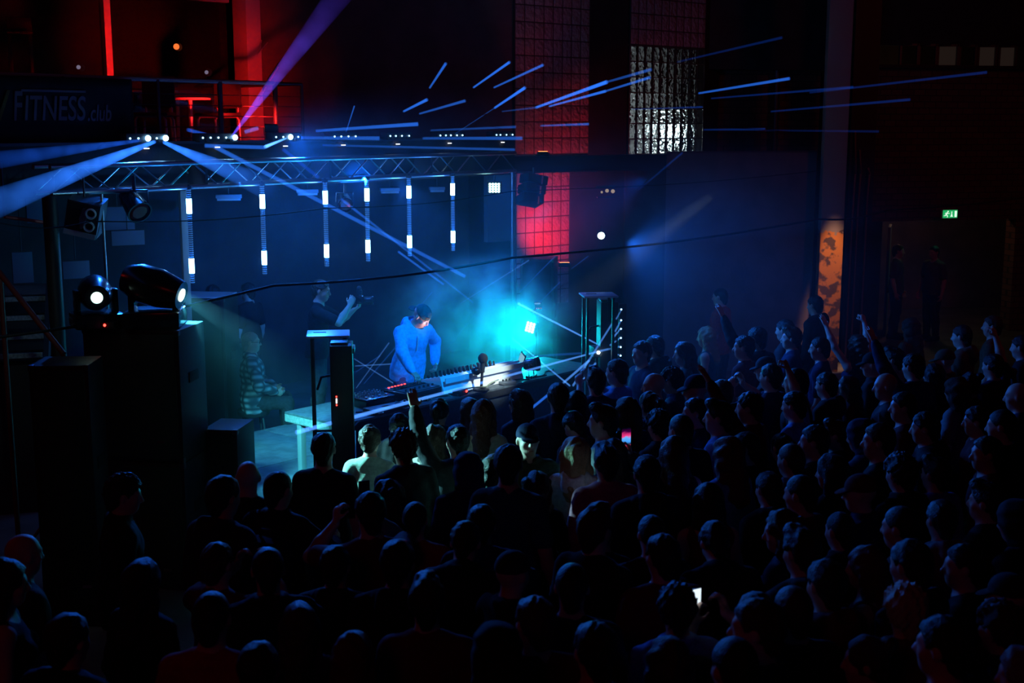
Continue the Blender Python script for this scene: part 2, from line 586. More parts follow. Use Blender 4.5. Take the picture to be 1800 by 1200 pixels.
def make_hair(p, style, h=0.0085, seed=5):
    H = p.HR; q = p.Hd
    c = q((0, 0, 1.62))
    ext = 0.24 if style not in ('long', 'wavy', 'ponytail') else 0.46
    f = SDF(c - np.array([ext * 0.8, ext * 0.8, ext]), c + np.array([ext * 0.8, ext * 0.8, 0.24]), h)
    if style in ('short', 'quiff', 'bun', 'buzz', 'long', 'wavy', 'curly', 'ponytail'):
        g = dict(short=0.012, quiff=0.014, bun=0.010, buzz=0.006, long=0.016, wavy=0.02, curly=0.022, ponytail=0.01)[style]
        f.ell(q((0, -0.014, 1.668)), (0.077 + g, 0.097 + g, 0.092 + g), H, 0.02)
        if style == 'quiff':
            f.ell(q((0, 0.05, 1.755)), (0.055, 0.05, 0.035), H, 0.03)
        if style in ('short', 'quiff', 'buzz', 'curly'):
            f.plane(q((0, 0.03, 1.655)), H @ nrm((0, 0.75, -0.66)))
            f.cap(q((0.0, -0.065, 1.62)), q((0, -0.06, 1.565)), 0.05, 0.042, 0.03)
            if style == 'curly':
                f.ripple(0.010, 150, seed)
            elif style != 'buzz':
                f.ripple(0.004, 120, seed)
            f.ell(q((0, 0.115, 1.60)), (0.10, 0.085, 0.092), H, 0.015, True)
            for sd in (1, -1):
                f.ell(q((0.09 * sd, 0.0, 1.625)), (0.03, 0.03, 0.042), H, 0.008, True)
        else:
            if style in ('long', 'wavy'):
                w = 0.0 if style == 'long' else 0.012
                f.cap(q((0, -0.05, 1.64)), p.T((0, -0.10, 1.36)), 0.085 + w, 0.07 + w, 0.04)
                for sd in (1, -1):
                    f.cap(q((0.07 * sd, -0.01, 1.66)), p.T((0.095 * sd, -0.03, 1.39)), 0.032 + w, 0.034 + w, 0.03)
            if style == 'bun':
                f.ell(q((0, -0.105, 1.725)), (0.045, 0.042, 0.042), H, 0.012)
                f.ell(q((0, -0.05, 1.58)), (0.05, 0.05, 0.04), H, 0.03)
            if style == 'ponytail':
                f.cap(q((0, -0.10, 1.70)), q((0, -0.15, 1.66)), 0.03, 0.034, 0.02)
                f.cap(q((0, -0.15, 1.66)), p.T((0, -0.15, 1.38)), 0.034, 0.018, 0.02)
            f.ripple(0.005 if style != 'wavy' else 0.010, 70 if style != 'wavy' else 60, seed)
            f.ell(q((0, 0.125, 1.60)), (0.066, 0.10, 0.118), H, 0.02, True)
    elif style == 'cap':
        f.ell(q((0, -0.012, 1.682)), (0.087, 0.107, 0.092), H, 0.02)
        f.plane(q((0, 0, 1.668)), H @ nrm((0, 0.12, -1.0)))
        f.ell(q((0, 0.088, 1.665)), (0.07, 0.078, 0.012), H @ rX(0.2), 0.008)
    elif style == 'backcap':
        f.ell(q((0, -0.012, 1.682)), (0.087, 0.107, 0.094), H, 0.02)
        f.plane(q((0, 0, 1.672)), H @ nrm((0, -0.28, -1.0)))
        f.ell(q((0, -0.125, 1.632)), (0.07, 0.065, 0.010), H @ rX(-0.35), 0.008)
        f.ell(q((0, 0.10, 1.74)), (0.028, 0.03, 0.018), H, 0.006, True)
    elif style == 'hood':
        f.ell(q((0, -0.02, 1.662)), (0.105, 0.122, 0.118), H, 0.02)
        f.cap(q((0, -0.04, 1.60)), p.T((0, -0.05, 1.46)), 0.10, 0.11, 0.04)
        f.ripple(0.004, 60, seed)
        f.ell(q((0, 0.13, 1.61)), (0.072, 0.13, 0.10), H, 0.02, True)
    return f.mesh('hair' if style not in ('cap', 'backcap', 'hood') else ('cap' if style != 'hood' else 'hood'))

SKIN = mat('skin', (0.55, 0.33, 0.25), 0.5, bump=(60, 0.05))
SKIN2 = mat('skin_tan', (0.36, 0.20, 0.13), 0.5, bump=(60, 0.05))
def cloth(name, col, rough=0.85):
    c2 = tuple(min(1, x * 1.35 + 0.002) for x in col)
    return mat('cloth_' + name, col, rough, noise=(35, col, c2), bump=(160, 0.25), spec=0.2)
def hairm(name, col):
    return mat('hair_' + name, col, 0.45, bump=(90, 0.6), spec=0.4)
HAIR = dict(black=hairm('black', (0.012, 0.010, 0.010)), brown=hairm('brown', (0.05, 0.028, 0.016)), blond=hairm('blond', (0.42, 0.30, 0.14)), grey=hairm('grey', (0.22, 0.21, 0.20)), auburn=hairm('auburn', (0.11, 0.03, 0.015)))
CLOTH = dict(black=cloth('black', (0.012, 0.012, 0.014)), charcoal=cloth('charcoal', (0.03, 0.03, 0.034)), grey=cloth('grey', (0.16, 0.16, 0.17)), white=cloth('white', (0.62, 0.62, 0.60)), navy=cloth('navy', (0.015, 0.022, 0.06)), maroon=cloth('maroon', (0.10, 0.012, 0.016)), red=cloth('red', (0.30, 0.02, 0.02)), olive=cloth('olive', (0.05, 0.055, 0.03)), beige=cloth('beige', (0.42, 0.36, 0.27)), sage=cloth('sage', (0.34, 0.42, 0.34)), teal=cloth('teal', (0.02, 0.10, 0.11)), pink=cloth('pink', (0.36, 0.12, 0.16)), blue=cloth('blue', (0.10, 0.22, 0.50)), brown=cloth('brown', (0.09, 0.05, 0.03)), denim=cloth('denim', (0.05, 0.08, 0.16)))

PROTO = {}
def proto(key, pose, top, hair, h=0.0105, seed=1, trousers=True):
    p = pose
    d = dict(body=make_body(p, h), top=make_top(p, top, h, seed), topname=top, hair=(make_hair(p, hair, min(h, 0.0085), seed) if hair else None),
             hairname=('cap' if hair in ('cap', 'backcap') else 'hood' if hair == 'hood' else 'hair'),
             trousers=make_trousers(p, h * 1.1, seed) if trousers else None, shoes=[make_shoe(p, 0), make_shoe(p, 1)] if trousers else [], pose=p, top_z=float(p.Hd((0, -0.01, 1.762))[2]), head=p.Hd((0, -0.01, 1.762)))
    PROTO[key] = d
    return d

def addpart(name, me, m, parent):
    o = bpy.data.objects.new(name, me)
    COL.objects.link(o)
    if len(me.materials) == 0:
        me.materials.append(m)
    o.material_slots[0].link = 'OBJECT'
    o.material_slots[0].material = m
    if parent is not None:
        o.parent = parent
    return o

def person(key, loc, rz, scale, top, hair, trousers='charcoal', shoes='black', skin=None, label=None, group=None):
    d = PROTO[key]
    b = addpart('person', d['body'], skin or SKIN, None)
    b.location = loc
    b.rotation_euler = (0, 0, rz)
    b.scale = (scale,) * 3
    tag(b, label, 'person', group)
    addpart(d['topname'], d['top'], top if not isinstance(top, str) else CLOTH[top], b)
    if d['hair'] is not None:
        addpart(d['hairname'], d['hair'], hair if not isinstance(hair, str) else (HAIR.get(hair) if d['hairname'] == 'hair' else CLOTH[hair]), b)
    if d['trousers'] is not None:
        addpart('trousers', d['trousers'], CLOTH[trousers], b)
    for s in d['shoes']:
        addpart('shoe', s, CLOTH[shoes], b)
    return b
# ------------------------------------------------------------------ materials of the place
M_BLACK = mat('black_paint', (0.02, 0.02, 0.022), 0.5, bump=(120, 0.15))
M_BLACKG = mat('black_gloss', (0.015, 0.015, 0.018), 0.25, coat=0.3)
M_ALU = mat('aluminium', (0.45, 0.47, 0.5), 0.34, 0.9)
M_STEEL = mat('dark_steel', (0.10, 0.10, 0.11), 0.45, 0.7)
M_PLY = mat('black_ply_top', (0.10, 0.12, 0.14), 0.45, noise=(18, (0.08, 0.09, 0.10), (0.13, 0.15, 0.17)), bump=(60, 0.1))
M_WALL = mat('dark_plaster', (0.16, 0.13, 0.13), 0.85, noise=(2.5, (0.13, 0.11, 0.11), (0.19, 0.15, 0.15)), bump=(25, 0.15))
M_WALLK = mat('black_wall', (0.035, 0.035, 0.04), 0.8, noise=(3, (0.028, 0.028, 0.032), (0.045, 0.045, 0.05)), bump=(30, 0.1))
M_FLOOR = mat('concrete_floor', (0.11, 0.11, 0.115), 0.55, noise=(1.6, (0.08, 0.08, 0.085), (0.15, 0.15, 0.155)), bump=(12, 0.1))
M_DECK = mat('deck_boards', (0.22, 0.24, 0.25), 0.38, noise=(9, (0.17, 0.19, 0.20), (0.28, 0.30, 0.31)), bump=(40, 0.1))
M_REDPAINT = mat('pale_column_paint', (0.6, 0.55, 0.53), 0.6, bump=(30, 0.1))
M_FRAME = mat('window_frame', (0.5, 0.46, 0.45), 0.5)
M_GRILLE = mat('speaker_grille', (0.014, 0.014, 0.016), 0.55, 0.2, bump=(420, 0.6))
M_RUBBER = mat('rubber', (0.012, 0.012, 0.012), 0.7)
M_WOOD = mat('light_wood', (0.40, 0.33, 0.25), 0.55, noise=(14, (0.33, 0.27, 0.2), (0.46, 0.39, 0.3)), bump=(60, 0.2))
M_CHROME = mat('chrome', (0.8, 0.8, 0.8), 0.15, 1.0)
M_WHITEP = mat('white_plastic', (0.82, 0.82, 0.80), 0.4)
M_PLATE = mat('pale_steel_plate', (0.62, 0.66, 0.72), 0.35, 0.3, bump=(8, 0.1))

def glass_mat():
    m = bpy.data.materials.new('window_glass'); m.use_nodes = True
    nt = m.node_tree; b = nt.nodes['Principled BSDF']
    b.inputs['Base Color'].default_value = (0.02, 0.02, 0.022, 1)
    b.inputs['Roughness'].default_value = 0.05
    b.inputs['Alpha'].default_value = 0.35
    return m
M_GLASS = glass_mat()

def brick_mat():
    m = bpy.data.materials.new('brick'); m.use_nodes = True
    nt = m.node_tree; b = nt.nodes['Principled BSDF']
    tc = nt.nodes.new('ShaderNodeTexCoord'); br = nt.nodes.new('ShaderNodeTexBrick')
    mp = nt.nodes.new('ShaderNodeMapping'); mp.inputs['Rotation'].default_value = (math.pi / 2, 0, 0)
    br.inputs['Color1'].default_value = (0.21, 0.10, 0.07, 1)
    br.inputs['Color2'].default_value = (0.15, 0.075, 0.06, 1)
    br.inputs['Mortar'].default_value = (0.06, 0.05, 0.045, 1)
    br.inputs['Scale'].default_value = 2.2
    nt.links.new(tc.outputs['Object'], mp.inputs['Vector']); nt.links.new(mp.outputs['Vector'], br.inputs['Vector'])
    nt.links.new(br.outputs['Color'], b.inputs['Base Color'])
    bp = nt.nodes.new('ShaderNodeBump'); bp.inputs['Strength'].default_value = 0.4; bp.inputs['Distance'].default_value = 0.01; bp.invert = True
    nt.links.new(br.outputs['Fac'], bp.inputs['Height']); nt.links.new(bp.outputs['Normal'], b.inputs['Normal'])
    b.inputs['Roughness'].default_value = 0.85
    return m
M_BRICK = brick_mat()

def struct(o, name=None):
    o['kind'] = 'structure'
    return o

def uv(a, b, z=0.0):
    return Vector((-1.70 + 0.661 * a - 0.75 * b, 12.03 + 0.75 * a + 0.661 * b, z))
U = Vector((0.661, 0.75, 0)); V = Vector((-0.75, 0.661, 0))
RZU = math.atan2(0.75, 0.661)              # rotation that lays local x along the table

def wall_seg(name, p, q, z0, z1, th, m, back=1):
    p = Vector((p[0], p[1], 0)); q = Vector((q[0], q[1], 0))
    d = (q - p).normalized(); n = Vector((-d.y, d.x, 0)) * th * back
    b = MB().prism([(x.x, x.y) for x in (p, q, q + n, p + n)], z0, z1)
    return struct(b.build(name, m, smooth=False))

# floor, ceiling, outer walls
struct(MB().box((2, 12, -0.1), (30, 34, 0.2)).build('floor', M_FLOOR, smooth=False))
struct(MB().box((2, 12, 8.6), (30, 34, 0.2)).build('ceiling', M_WALLK, smooth=False))
wall_seg('wall_left', (-12.6, -4), (-12.6, 28), 0, 8.5, 0.2, M_WALLK)
wall_seg('wall_right', (14, -4), (14, 28), 0, 8.5, 0.2, M_WALLK, -1)
wall_seg('wall_near', (-12.6, -4.2), (14, -4.2), 0, 8.5, 0.2, M_WALLK, -1)

def invd(x): return 0.07576 - 3.415e-5 * (x - 330)
def dtruss(x): return 1 / invd(x)
def slab_pt(x, off=0.5, z=3.5):
    d = dtruss(x) + off
    return at(x, 240, d)
# balcony slab with an upstand along its front edge
e0 = slab_pt(-260); e1 = slab_pt(905)
ed = (e1 - e0); ed.z = 0; ed.normalize(); en = Vector((-ed.y, ed.x, 0))
c0 = at(435, 200, 17.6); c1 = at(905, 200, 19.2)
struct(MB().prism([(e0.x, e0.y), (e1.x, e1.y), (c1.x, c1.y), (c0.x, c0.y), ((c0 - U * 9).x, (c0 - U * 9).y)], 3.38, 3.5).build('floor_balcony', M_WALLK, smooth=False))
struct(MB().prism([(p.x, p.y) for p in (e0, e1, e1 + en * 0.14, e0 + en * 0.14)], 3.30, 3.80).build('trim_1', M_WALLK, smooth=False))
struct(MB().prism([(p.x, p.y) for p in (e0 - en * 0.02, e1 - en * 0.02, e1 + en * 0.17, e0 + en * 0.17)], 3.80, 3.83).build('trim_2', M_STEEL, smooth=False))
# upper back wall, plain part right of the pale column
wall_seg('wall_back', c0, c1, 3.5, 8.5, 0.25, M_WALL)
# glazed fitness-room front left of the column
w0 = c0 - U * 0.25
def wp(s, z, off=0.0): return c0 - U * s - V * off + Vector((0, 0, z - c0.z))
glz = empty('window_1', wp(0, 3.5)); struct(glz)
gi = glz.matrix_basis.inverted()
def wbox(mb, s0, s1, z0, z1, th, off=0.0):
    c = wp((s0 + s1) / 2, (z0 + z1) / 2, off) - glz.location
    mb.box(c, (abs(s1 - s0), th, z1 - z0), Matrix.Rotation(RZU, 4, 'Z'))
    return mb
wbox(MB(), 0.3, 9, 3.5, 8.4, 0.015).build('pane', M_GLASS, glz, smooth=False)
for s_ in (2.13, 5.0, 7.6):
    wbox(MB(), s_ - 0.045, s_ + 0.045, 3.5, 8.4, 0.12, 0.02).build('mullion', M_FRAME, glz, smooth=False)
wbox(MB(), 0.3, 9, 5.62, 5.70, 0.12, 0.02).build('transom', M_FRAME, glz, smooth=False)
wbox(MB(), 0.3, 9, 3.5, 3.62, 0.12, 0.02).build('transom', M_FRAME, glz, smooth=False)
# pale column
cc = wp(0.08, 3.5, 0.16)
struct(MB().box((0, 0, 2.5), (0.24, 0.30, 5.0), bev=0.01).build('column_1', M_REDPAINT, loc=cc, rz=RZU))
# room behind the glazing
wall_seg('wall_fitness', wp(-0.4, 0, -4.5), wp(9.6, 0, -4.5), 3.5, 8.5, 0.2, M_WALL, 1)
struct(MB().prism([(p.x, p.y) for p in (wp(0.2, 0, -0.3), wp(0.2, 0, -4.6), wp(9.4, 0, -4.6), wp(9.4, 0, -0.3))], 3.38, 3.5).build('floor_fitness', M_WALLK, smooth=False))
# glass block wall ------------------------------------------------------------
def block_mat(name, base, trans, rough):
    m = bpy.data.materials.new(name); m.use_nodes = True
    nt = m.node_tree; b = nt.nodes['Principled BSDF']
    b.inputs['Base Color'].default_value = (*base, 1)
    b.inputs['Roughness'].default_value = rough
    b.inputs['Transmission Weight'].default_value = trans
    b.inputs['IOR'].default_value = 1.3
    tc = nt.nodes.new('ShaderNodeTexCoord')
    n = nt.nodes.new('ShaderNodeTexNoise'); n.inputs['Scale'].default_value = 16; n.inputs['Detail'].default_value = 1.5
    bp = nt.nodes.new('ShaderNodeBump'); bp.inputs['Strength'].default_value = 0.8; bp.inputs['Distance'].default_value = 0.05
    nt.links.new(tc.outputs['Object'], n.inputs['Vector']); nt.links.new(n.outputs['Fac'], bp.inputs['Height']); nt.links.new(bp.outputs['Normal'], b.inputs['Normal'])
    return m
M_BLOCK = block_mat('frosted_glass_block', (0.5, 0.42, 0.40), 0.0, 0.22)
M_BLOCKC = block_mat('clear_glass_block', (0.88, 0.92, 0.92), 0.96, 0.12)
M_MORTAR = mat('mortar', (0.10, 0.09, 0.09), 0.9, bump=(80, 0.3))
g0 = at(903, 200, 19.15); g1 = at(1102, 200, 20.7)
gd = Vector((g1.x - g0.x, g1.y - g0.y, 0)); GL = gd.length; gd.normalize(); gn = Vector((-gd.y, gd.x, 0)); RZG = math.atan2(gd.y, gd.x)
def block_window(name, s0, s1, z0, z1, bw, bh, mblock, og=g0):
    root = empty(name, (og.x + gd.x * s0, og.y + gd.y * s0, z0), RZG); struct(root)
    nx = int(round((s1 - s0) / bw)); nz = int(round((z1 - z0) / bh)); bw = (s1 - s0) / nx; bh = (z1 - z0) / nz
    mm = MB(); bb = MB()
    for i in range(nx + 1): mm.box((i * bw, 0.03, (z1 - z0) / 2), (0.016, 0.075, z1 - z0))
    for k in range(nz + 1): mm.box(((s1 - s0) / 2, 0.03, k * bh), (s1 - s0, 0.075, 0.016))
    mm.build('mortar', M_MORTAR, root, smooth=False)
    for i in range(nx):
        for k in range(nz):
            bb.box(((i + 0.5) * bw, 0.03, (k + 0.5) * bh), (bw - 0.014, 0.08, bh - 0.014), bev=0.012)
    bb.build('glass_blocks', mblock, root, smooth=True)
    return root
block_window('window_2', 0.02, 1.55, 3.56, 8.48, 0.192, 0.24, M_BLOCK)
block_window('window_3', 0.05, 1.15, 1.2, 3.29, 0.185, 0.24, M_BLOCK)
def gw(s): return Vector((g0.x + gd.x * s, g0.y + gd.y * s, 0))
wall_seg('wall_pier', gw(1.55), gw(GL), 0, 8.5, 0.2, M_WALLK)
wall_seg('wall_pier', gw(1.15), gw(1.56), 0, 3.5, 0.2, M_WALLK)
wall_seg('wall_pier', gw(0.0) , gw(1.56), 0, 1.2, 0.2, M_WALLK)
# white lit glass block window further right
h0 = at(1106, 200, 20.75)
block_window('window_4', 0, 1.80, 3.53, 5.27, 0.178, 0.25, M_BLOCKC, h0)
block_window('window_5', 0, 1.80, 5.29, 8.48, 0.178, 0.25, M_BLOCK, h0)
hq = h0 + gd * 1.8
wall_seg('wall_lower', h0, hq, 0, 3.52, 0.2, M_WALLK)
# pale backdrop wall added to glow behind the clear blocks, black side wall
wall_seg('wall_backdrop', h0 + gn * 2.2 - gd * 1.2, hq + gn * 2.2 + gd * 1.5, 2.0, 8.5, 0.1, mat('pale_render', (0.5, 0.5, 0.5), 0.8, bump=(6, 0.3)))
wall_seg('wall_backdrop', h0 + gn * 0.15, h0 + gn * 2.2, 2.0, 8.5, 0.1, M_WALLK, 1)
# steel beam crossing in front of the red blocks
b0 = at(898, 285, 18.6); b1 = at(1176, 283, 20.2)
bd = Vector((b1.x - b0.x, b1.y - b0.y, 0)); BL = bd.length; RZB = math.atan2(bd.y, bd.x)
bm_ = MB()
bm_.box((BL / 2, 0, 3.54), (BL, 0.16, 0.02)).box((BL / 2, 0, 3.31), (BL, 0.16, 0.02)).box((BL / 2, 0, 3.425), (BL, 0.02, 0.22))
struct(bm_.build('beam_1', M_STEEL, loc=(b0.x, b0.y, 0), rz=RZB, smooth=False))
# dark partition at the back right
p0 = at(1172, 268, 20.1); p1 = at(1436, 268, 20.6)
wall_seg('wall_partition', p0, p1, 0, 3.56, 0.12, M_WALL)
p00 = at(1100, 300, 20.0)
wall_seg('wall_partition', p00, p0, 0, 3.32, 0.1, M_WALLK)
tq = MB().prism([(p.x, p.y) for p in (Vector(p0), Vector(p1), Vector(p1) + Vector((0, 0.2, 0)), Vector(p0) + Vector((0, 0.2, 0)))], 3.56, 3.59)
struct(tq.build('trim_3', M_STEEL, smooth=False))
# recess with brick wall above the partition
r0 = at(1250, 200, 22.4); r1 = at(1440, 200, 22.9)
wall_seg('wall_brick', r0, r1, 0, 4.95, 0.2, M_BRICK)
wall_seg('wall_over', at(1236, 100, 22.0), at(1480, 100, 22.6), 4.95, 8.5, 0.3, M_WALLK)
wall_seg('wall_return', hq, at(1262, 200, 22.3), 0, 8.5, 0.2, M_WALLK)
dp = at(1362, 200, 22.6)
struct(MB().tube((dp.x, dp.y - 0.08, 3.4), (dp.x, dp.y - 0.08, 4.95), 0.05).build('drain_pipe', M_STEEL))
# concrete pillar with orange flaking paint
def pillar_mat():
    m = bpy.data.materials.new('flaking_orange_paint'); m.use_nodes = True
    nt = m.node_tree; b = nt.nodes['Principled BSDF']
    tc = nt.nodes.new('ShaderNodeTexCoord'); sx = nt.nodes.new('ShaderNodeSeparateXYZ')
    n = nt.nodes.new('ShaderNodeTexNoise'); n.inputs['Scale'].default_value = 5; n.inputs['Detail'].default_value = 6
    n2 = nt.nodes.new('ShaderNodeTexNoise'); n2.inputs['Scale'].default_value = 11; n2.inputs['Detail'].default_value = 5
    cr = nt.nodes.new('ShaderNodeValToRGB'); cr.color_ramp.elements[0].position = 0.48; cr.color_ramp.elements[1].position = 0.54
    cr.color_ramp.elements[0].color = (0.62, 0.22, 0.035, 1); cr.color_ramp.elements[1].color = (0.10, 0.055, 0.04, 1)
    ma = nt.nodes.new('ShaderNodeMath'); ma.operation = 'MULTIPLY_ADD'; ma.inputs[1].default_value = 0.35; ma.inputs[2].default_value = 0.0
    ad = nt.nodes.new('ShaderNodeMath'); ad.operation = 'ADD'
    gt = nt.nodes.new('ShaderNodeMath'); gt.operation = 'GREATER_THAN'; gt.inputs[1].default_value = 2.48
    mx = nt.nodes.new('ShaderNodeMix'); mx.data_type = 'RGBA'; mx.inputs['B'].default_value = (0.30, 0.25, 0.23, 1)
    L = nt.links.new
    L(tc.outputs['Object'], sx.inputs[0]); L(tc.outputs['Object'], n.inputs['Vector']); L(tc.outputs['Object'], n2.inputs['Vector'])
    L(n.outputs['Fac'], cr.inputs['Fac']); L(n2.outputs['Fac'], ma.inputs[0]); L(sx.outputs['Z'], ad.inputs[0]); L(ma.outputs[0], ad.inputs[1]); L(ad.outputs[0], gt.inputs[0])
    L(gt.outputs[0], mx.inputs['Factor']); L(cr.outputs['Color'], mx.inputs['A']); L(mx.outputs['Result'], b.inputs['Base Color'])
    b.inputs['Roughness'].default_value = 0.8
    return m
pp = at(1456, 500, 20.4)
struct(MB().box((0, 0, 4.25), (0.37, 0.37, 8.5), bev=0.02).build('column_2', pillar_mat(), loc=(pp.x, pp.y, 0), rz=-0.12))
# dark steel column with pipes beside it
sp = at(1506, 400, 21.2)
st = MB().box((0, 0.12, 4.25), (0.42, 0.02, 8.5)).box((0, -0.12, 4.25), (0.42, 0.02, 8.5)).box((0, 0, 4.25), (0.02, 0.24, 8.5))
struct(st.build('column_3', M_BLACK, loc=(sp.x, sp.y, 0), smooth=False))
for i, dx in enumerate((-0.14, -0.05, 0.10)):
    pc = MB().path([(sp.x + dx, sp.y - 0.18, 0.0), (sp.x + dx, sp.y - 0.18, 2.4 + 0.2 * i), (sp.x + dx + 0.02, sp.y - 0.2, 3.2), (sp.x + dx, sp.y - 0.18, 3.9 - 0.3 * i)], 0.018)
    tag(pc.build('conduit_pipe', mat('worn_pipe', (0.35, 0.25, 0.2), 0.5, 0.4)), ('leftmost', 'middle', 'rightmost')[i] + ' of three thin pipes clipped to dark steel column right of orange pillar', 'pipe', 'pipes on the steel column')
# brick wall on the right with a doorway
q0 = at(1533, 300, 23.6); q1 = at(1556, 300, 23.62); q2 = at(1792, 300, 24.4); q3 = at(2050, 300, 25.2)
ztop = at(1700, 122, 24.2).z; zd = at(1670, 387, 24.0).z
wall_seg('wall_right_brick', q0, q3, zd, ztop, 0.3, M_BRICK)
wall_seg('wall_right_brick', q0, q1, 0, zd, 0.3, M_WALLK)
wall_seg('wall_right_brick', q2, q3, 0, zd, 0.3, M_BRICK)
led = MB().prism([(p.x, p.y) for p in (q0, q3, q3 + Vector((0, -0.12, 0)), q0 + Vector((0, -0.12, 0)))], ztop, ztop + 0.06)
struct(led.build('trim_4', M_STEEL, smooth=False))
wall_seg('wall_clerestory', q0, q3, ztop + 0.42, 8.5, 0.3, M_WALLK)
M_DIMWIN = emat('dim_window_glass', (1.0, 0.62, 0.5), 0.011)
for i, (xa, xb) in enumerate(((1577, 1607), (1612, 1642), (1648, 1683), (1690, 1718), (1726, 1758), (1767, 1797))):
    pa = at(xa, 100, 24.0); pb = at(xb, 100, 24.0)
    cx_ = (pa.x + pb.x) / 2
    yy = q0.y + (cx_ - q0.x) * (q3.y - q0.y) / (q3.x - q0.x) + 0.05
    wv = empty('window_%d' % (6 + i), (cx_, yy, ztop + 0.24)); struct(wv)
    MB().box((0, 0.04, 0), (pb.x - pa.x, 0.02, 0.36)).build('pane', M_DIMWIN if i in (2, 4, 5) else M_GLASS, wv, smooth=False)
    fr = MB()
    for sx_ in (-1, 1): fr.box((sx_ * (pb.x - pa.x) / 2, 0, 0), (0.04, 0.08, 0.42))
    for sz_ in (-1, 1): fr.box((0, 0, sz_ * 0.19), (pb.x - pa.x, 0.08, 0.04))
    fr.build('window_frame', M_STEEL, wv, smooth=False)
wall_seg('wall_behind', q0 + Vector((-0.5, 3.2, 0)), q3 + Vector((0, 3.2, 0)), 0, 8.5, 0.2, M_WALL)
wall_seg('wall_alcove', q0 + Vector((-0.4, 0.2, 0)), q0 + Vector((-0.4, 3.3, 0)), 0, 8.5, 0.2, M_WALLK)
# open door leaf of the doorway
dl = at(1562, 430, 23.75)
door = empty('door_1', (dl.x, dl.y, 0), R(72)); struct(door)
MB().box((0.45, 0, 1.05), (0.9, 0.05, 2.08), bev=0.006).build('door_leaf', mat('grey_blue_door', (0.25, 0.33, 0.38), 0.5), door)
MB().box((0.8, -0.05, 1.05), (0.12, 0.03, 0.03)).box((0.8, -0.04, 1.05), (0.03, 0.03, 0.18)).build('door_handle', M_CHROME, door)
# bar area below the balcony
u0 = wp(9.5, 0, -1.0); u1 = wp(-5.5, 0, -1.0)
wall_seg('wall_under', u0, u1, 0, 3.4, 0.2, M_WALLK)
# ------------------------------------------------------------------ stage deck and table
ZS = 0.40
stage = empty('stage_platform', uv(-0.85, -0.02, 0), RZU, 'low black stage platform of square decks under the DJ table', 'stage')
for i in range(3):
    for j in range(2):
        MB().box((1.0 + 1.9 * i, 0.68 + 1.36 * j, ZS - 0.045), (1.89, 1.35, 0.09), bev=0.006).build('deck_panel', M_DECK, stage)
MB().box((2.85, 0.02, ZS / 2 - 0.05), (5.7, 0.02, ZS - 0.1)).build('skirt', M_BLACK, stage, smooth=False)
MB().box((0.06, 1.36, ZS / 2 - 0.05), (0.02, 2.7, ZS - 0.1)).build('skirt', M_BLACK, stage, smooth=False)
for i in range(4):
    for j in range(2):
        MB().tube((0.15 + 1.8 * i, 0.2 + 2.3 * j, 0), (0.15 + 1.8 * i, 0.2 + 2.3 * j, ZS - 0.09), 0.025).build('leg', M_STEEL, stage)
ZT = 1.09
TBL, TBD = 4.15, 0.86
table = empty('dj_table', uv(0, 0, ZS), RZU, 'long DJ table covered with music gear, pale wooden end at left', 'table')
MB().box((TBL / 2, TBD / 2, ZT - ZS - 0.012), (TBL, TBD, 0.024), bev=0.004).build('tabletop', M_PLY, table)
edge = MB()
edge.box((0.012, TBD / 2, ZT - ZS - 0.06), (0.024, TBD, 0.072)).box((0.016, TBD / 2, ZT - ZS - 0.10), (0.016, TBD, 0.012))
edge.build('end_board', mat('bare_deck_edge', (0.42, 0.45, 0.42), 0.5, 0.3, noise=(30, (0.34, 0.36, 0.34), (0.5, 0.53, 0.5))), table)
MB().box((TBL / 2, 0.012, ZT - ZS - 0.06), (TBL, 0.02, 0.075)).build('front_board', M_BLACK, table)
MB().box((TBL / 2, 0.045, (ZT - ZS - 0.1) / 2), (TBL - 0.5, 0.012, ZT - ZS - 0.12)).build('front_cloth', cloth('tabledrape', (0.03, 0.04, 0.06)), table)
for (a, b) in ((0.05, TBD - 0.2), (0.05, 0.08), (TBL - 0.08, 0.08), (TBL - 0.08, TBD - 0.1), (TBL / 2, TBD - 0.1)):
    MB().box((a, b, (ZT - ZS - 0.1) / 2), (0.065, 0.065, ZT - ZS - 0.1), bev=0.004).build('leg', mat('galvanised_leg', (0.45, 0.47, 0.48), 0.45, 0.5), table)

def on_table(name, a, b, rz=0.0, z=ZT, **kw):
    return empty(name, uv(a, b, z), RZU + rz, **kw)
# sampler under the DJ's right hand
smp = on_table('drum_machine', 1.38, 0.40, 0.05, label='black drum machine under the DJ hand at the left end of the gear row', cat='drum machine')
MB().box((0, 0, 0.05), (0.56, 0.42, 0.10), bev=0.012).build('body', M_BLACKG, smp)
MB().box((0.0, 0.0, 0.103), (0.5, 0.36, 0.008)).build('panel', M_STEEL, smp)
for i in range(8):
    for j in range(2):
        MB().box((-0.21 + 0.06 * i, 0.03 + 0.06 * j, 0.112), (0.042, 0.042, 0.012), bev=0.004).build('pad', M_RUBBER, smp)
for i in range(6):
    MB().box((-0.2 + 0.05 * i, 0.155, 0.112), (0.02, 0.012, 0.006)).build('indicator_light', emat('red_led', (1.0, 0.03, 0.02), 9), smp)
for i in range(7):
    MB().tube((-0.21 + 0.07 * i, -0.11, 0.105), (-0.21 + 0.07 * i, -0.11, 0.128), 0.014, 0.011).build('knob', M_RUBBER, smp)
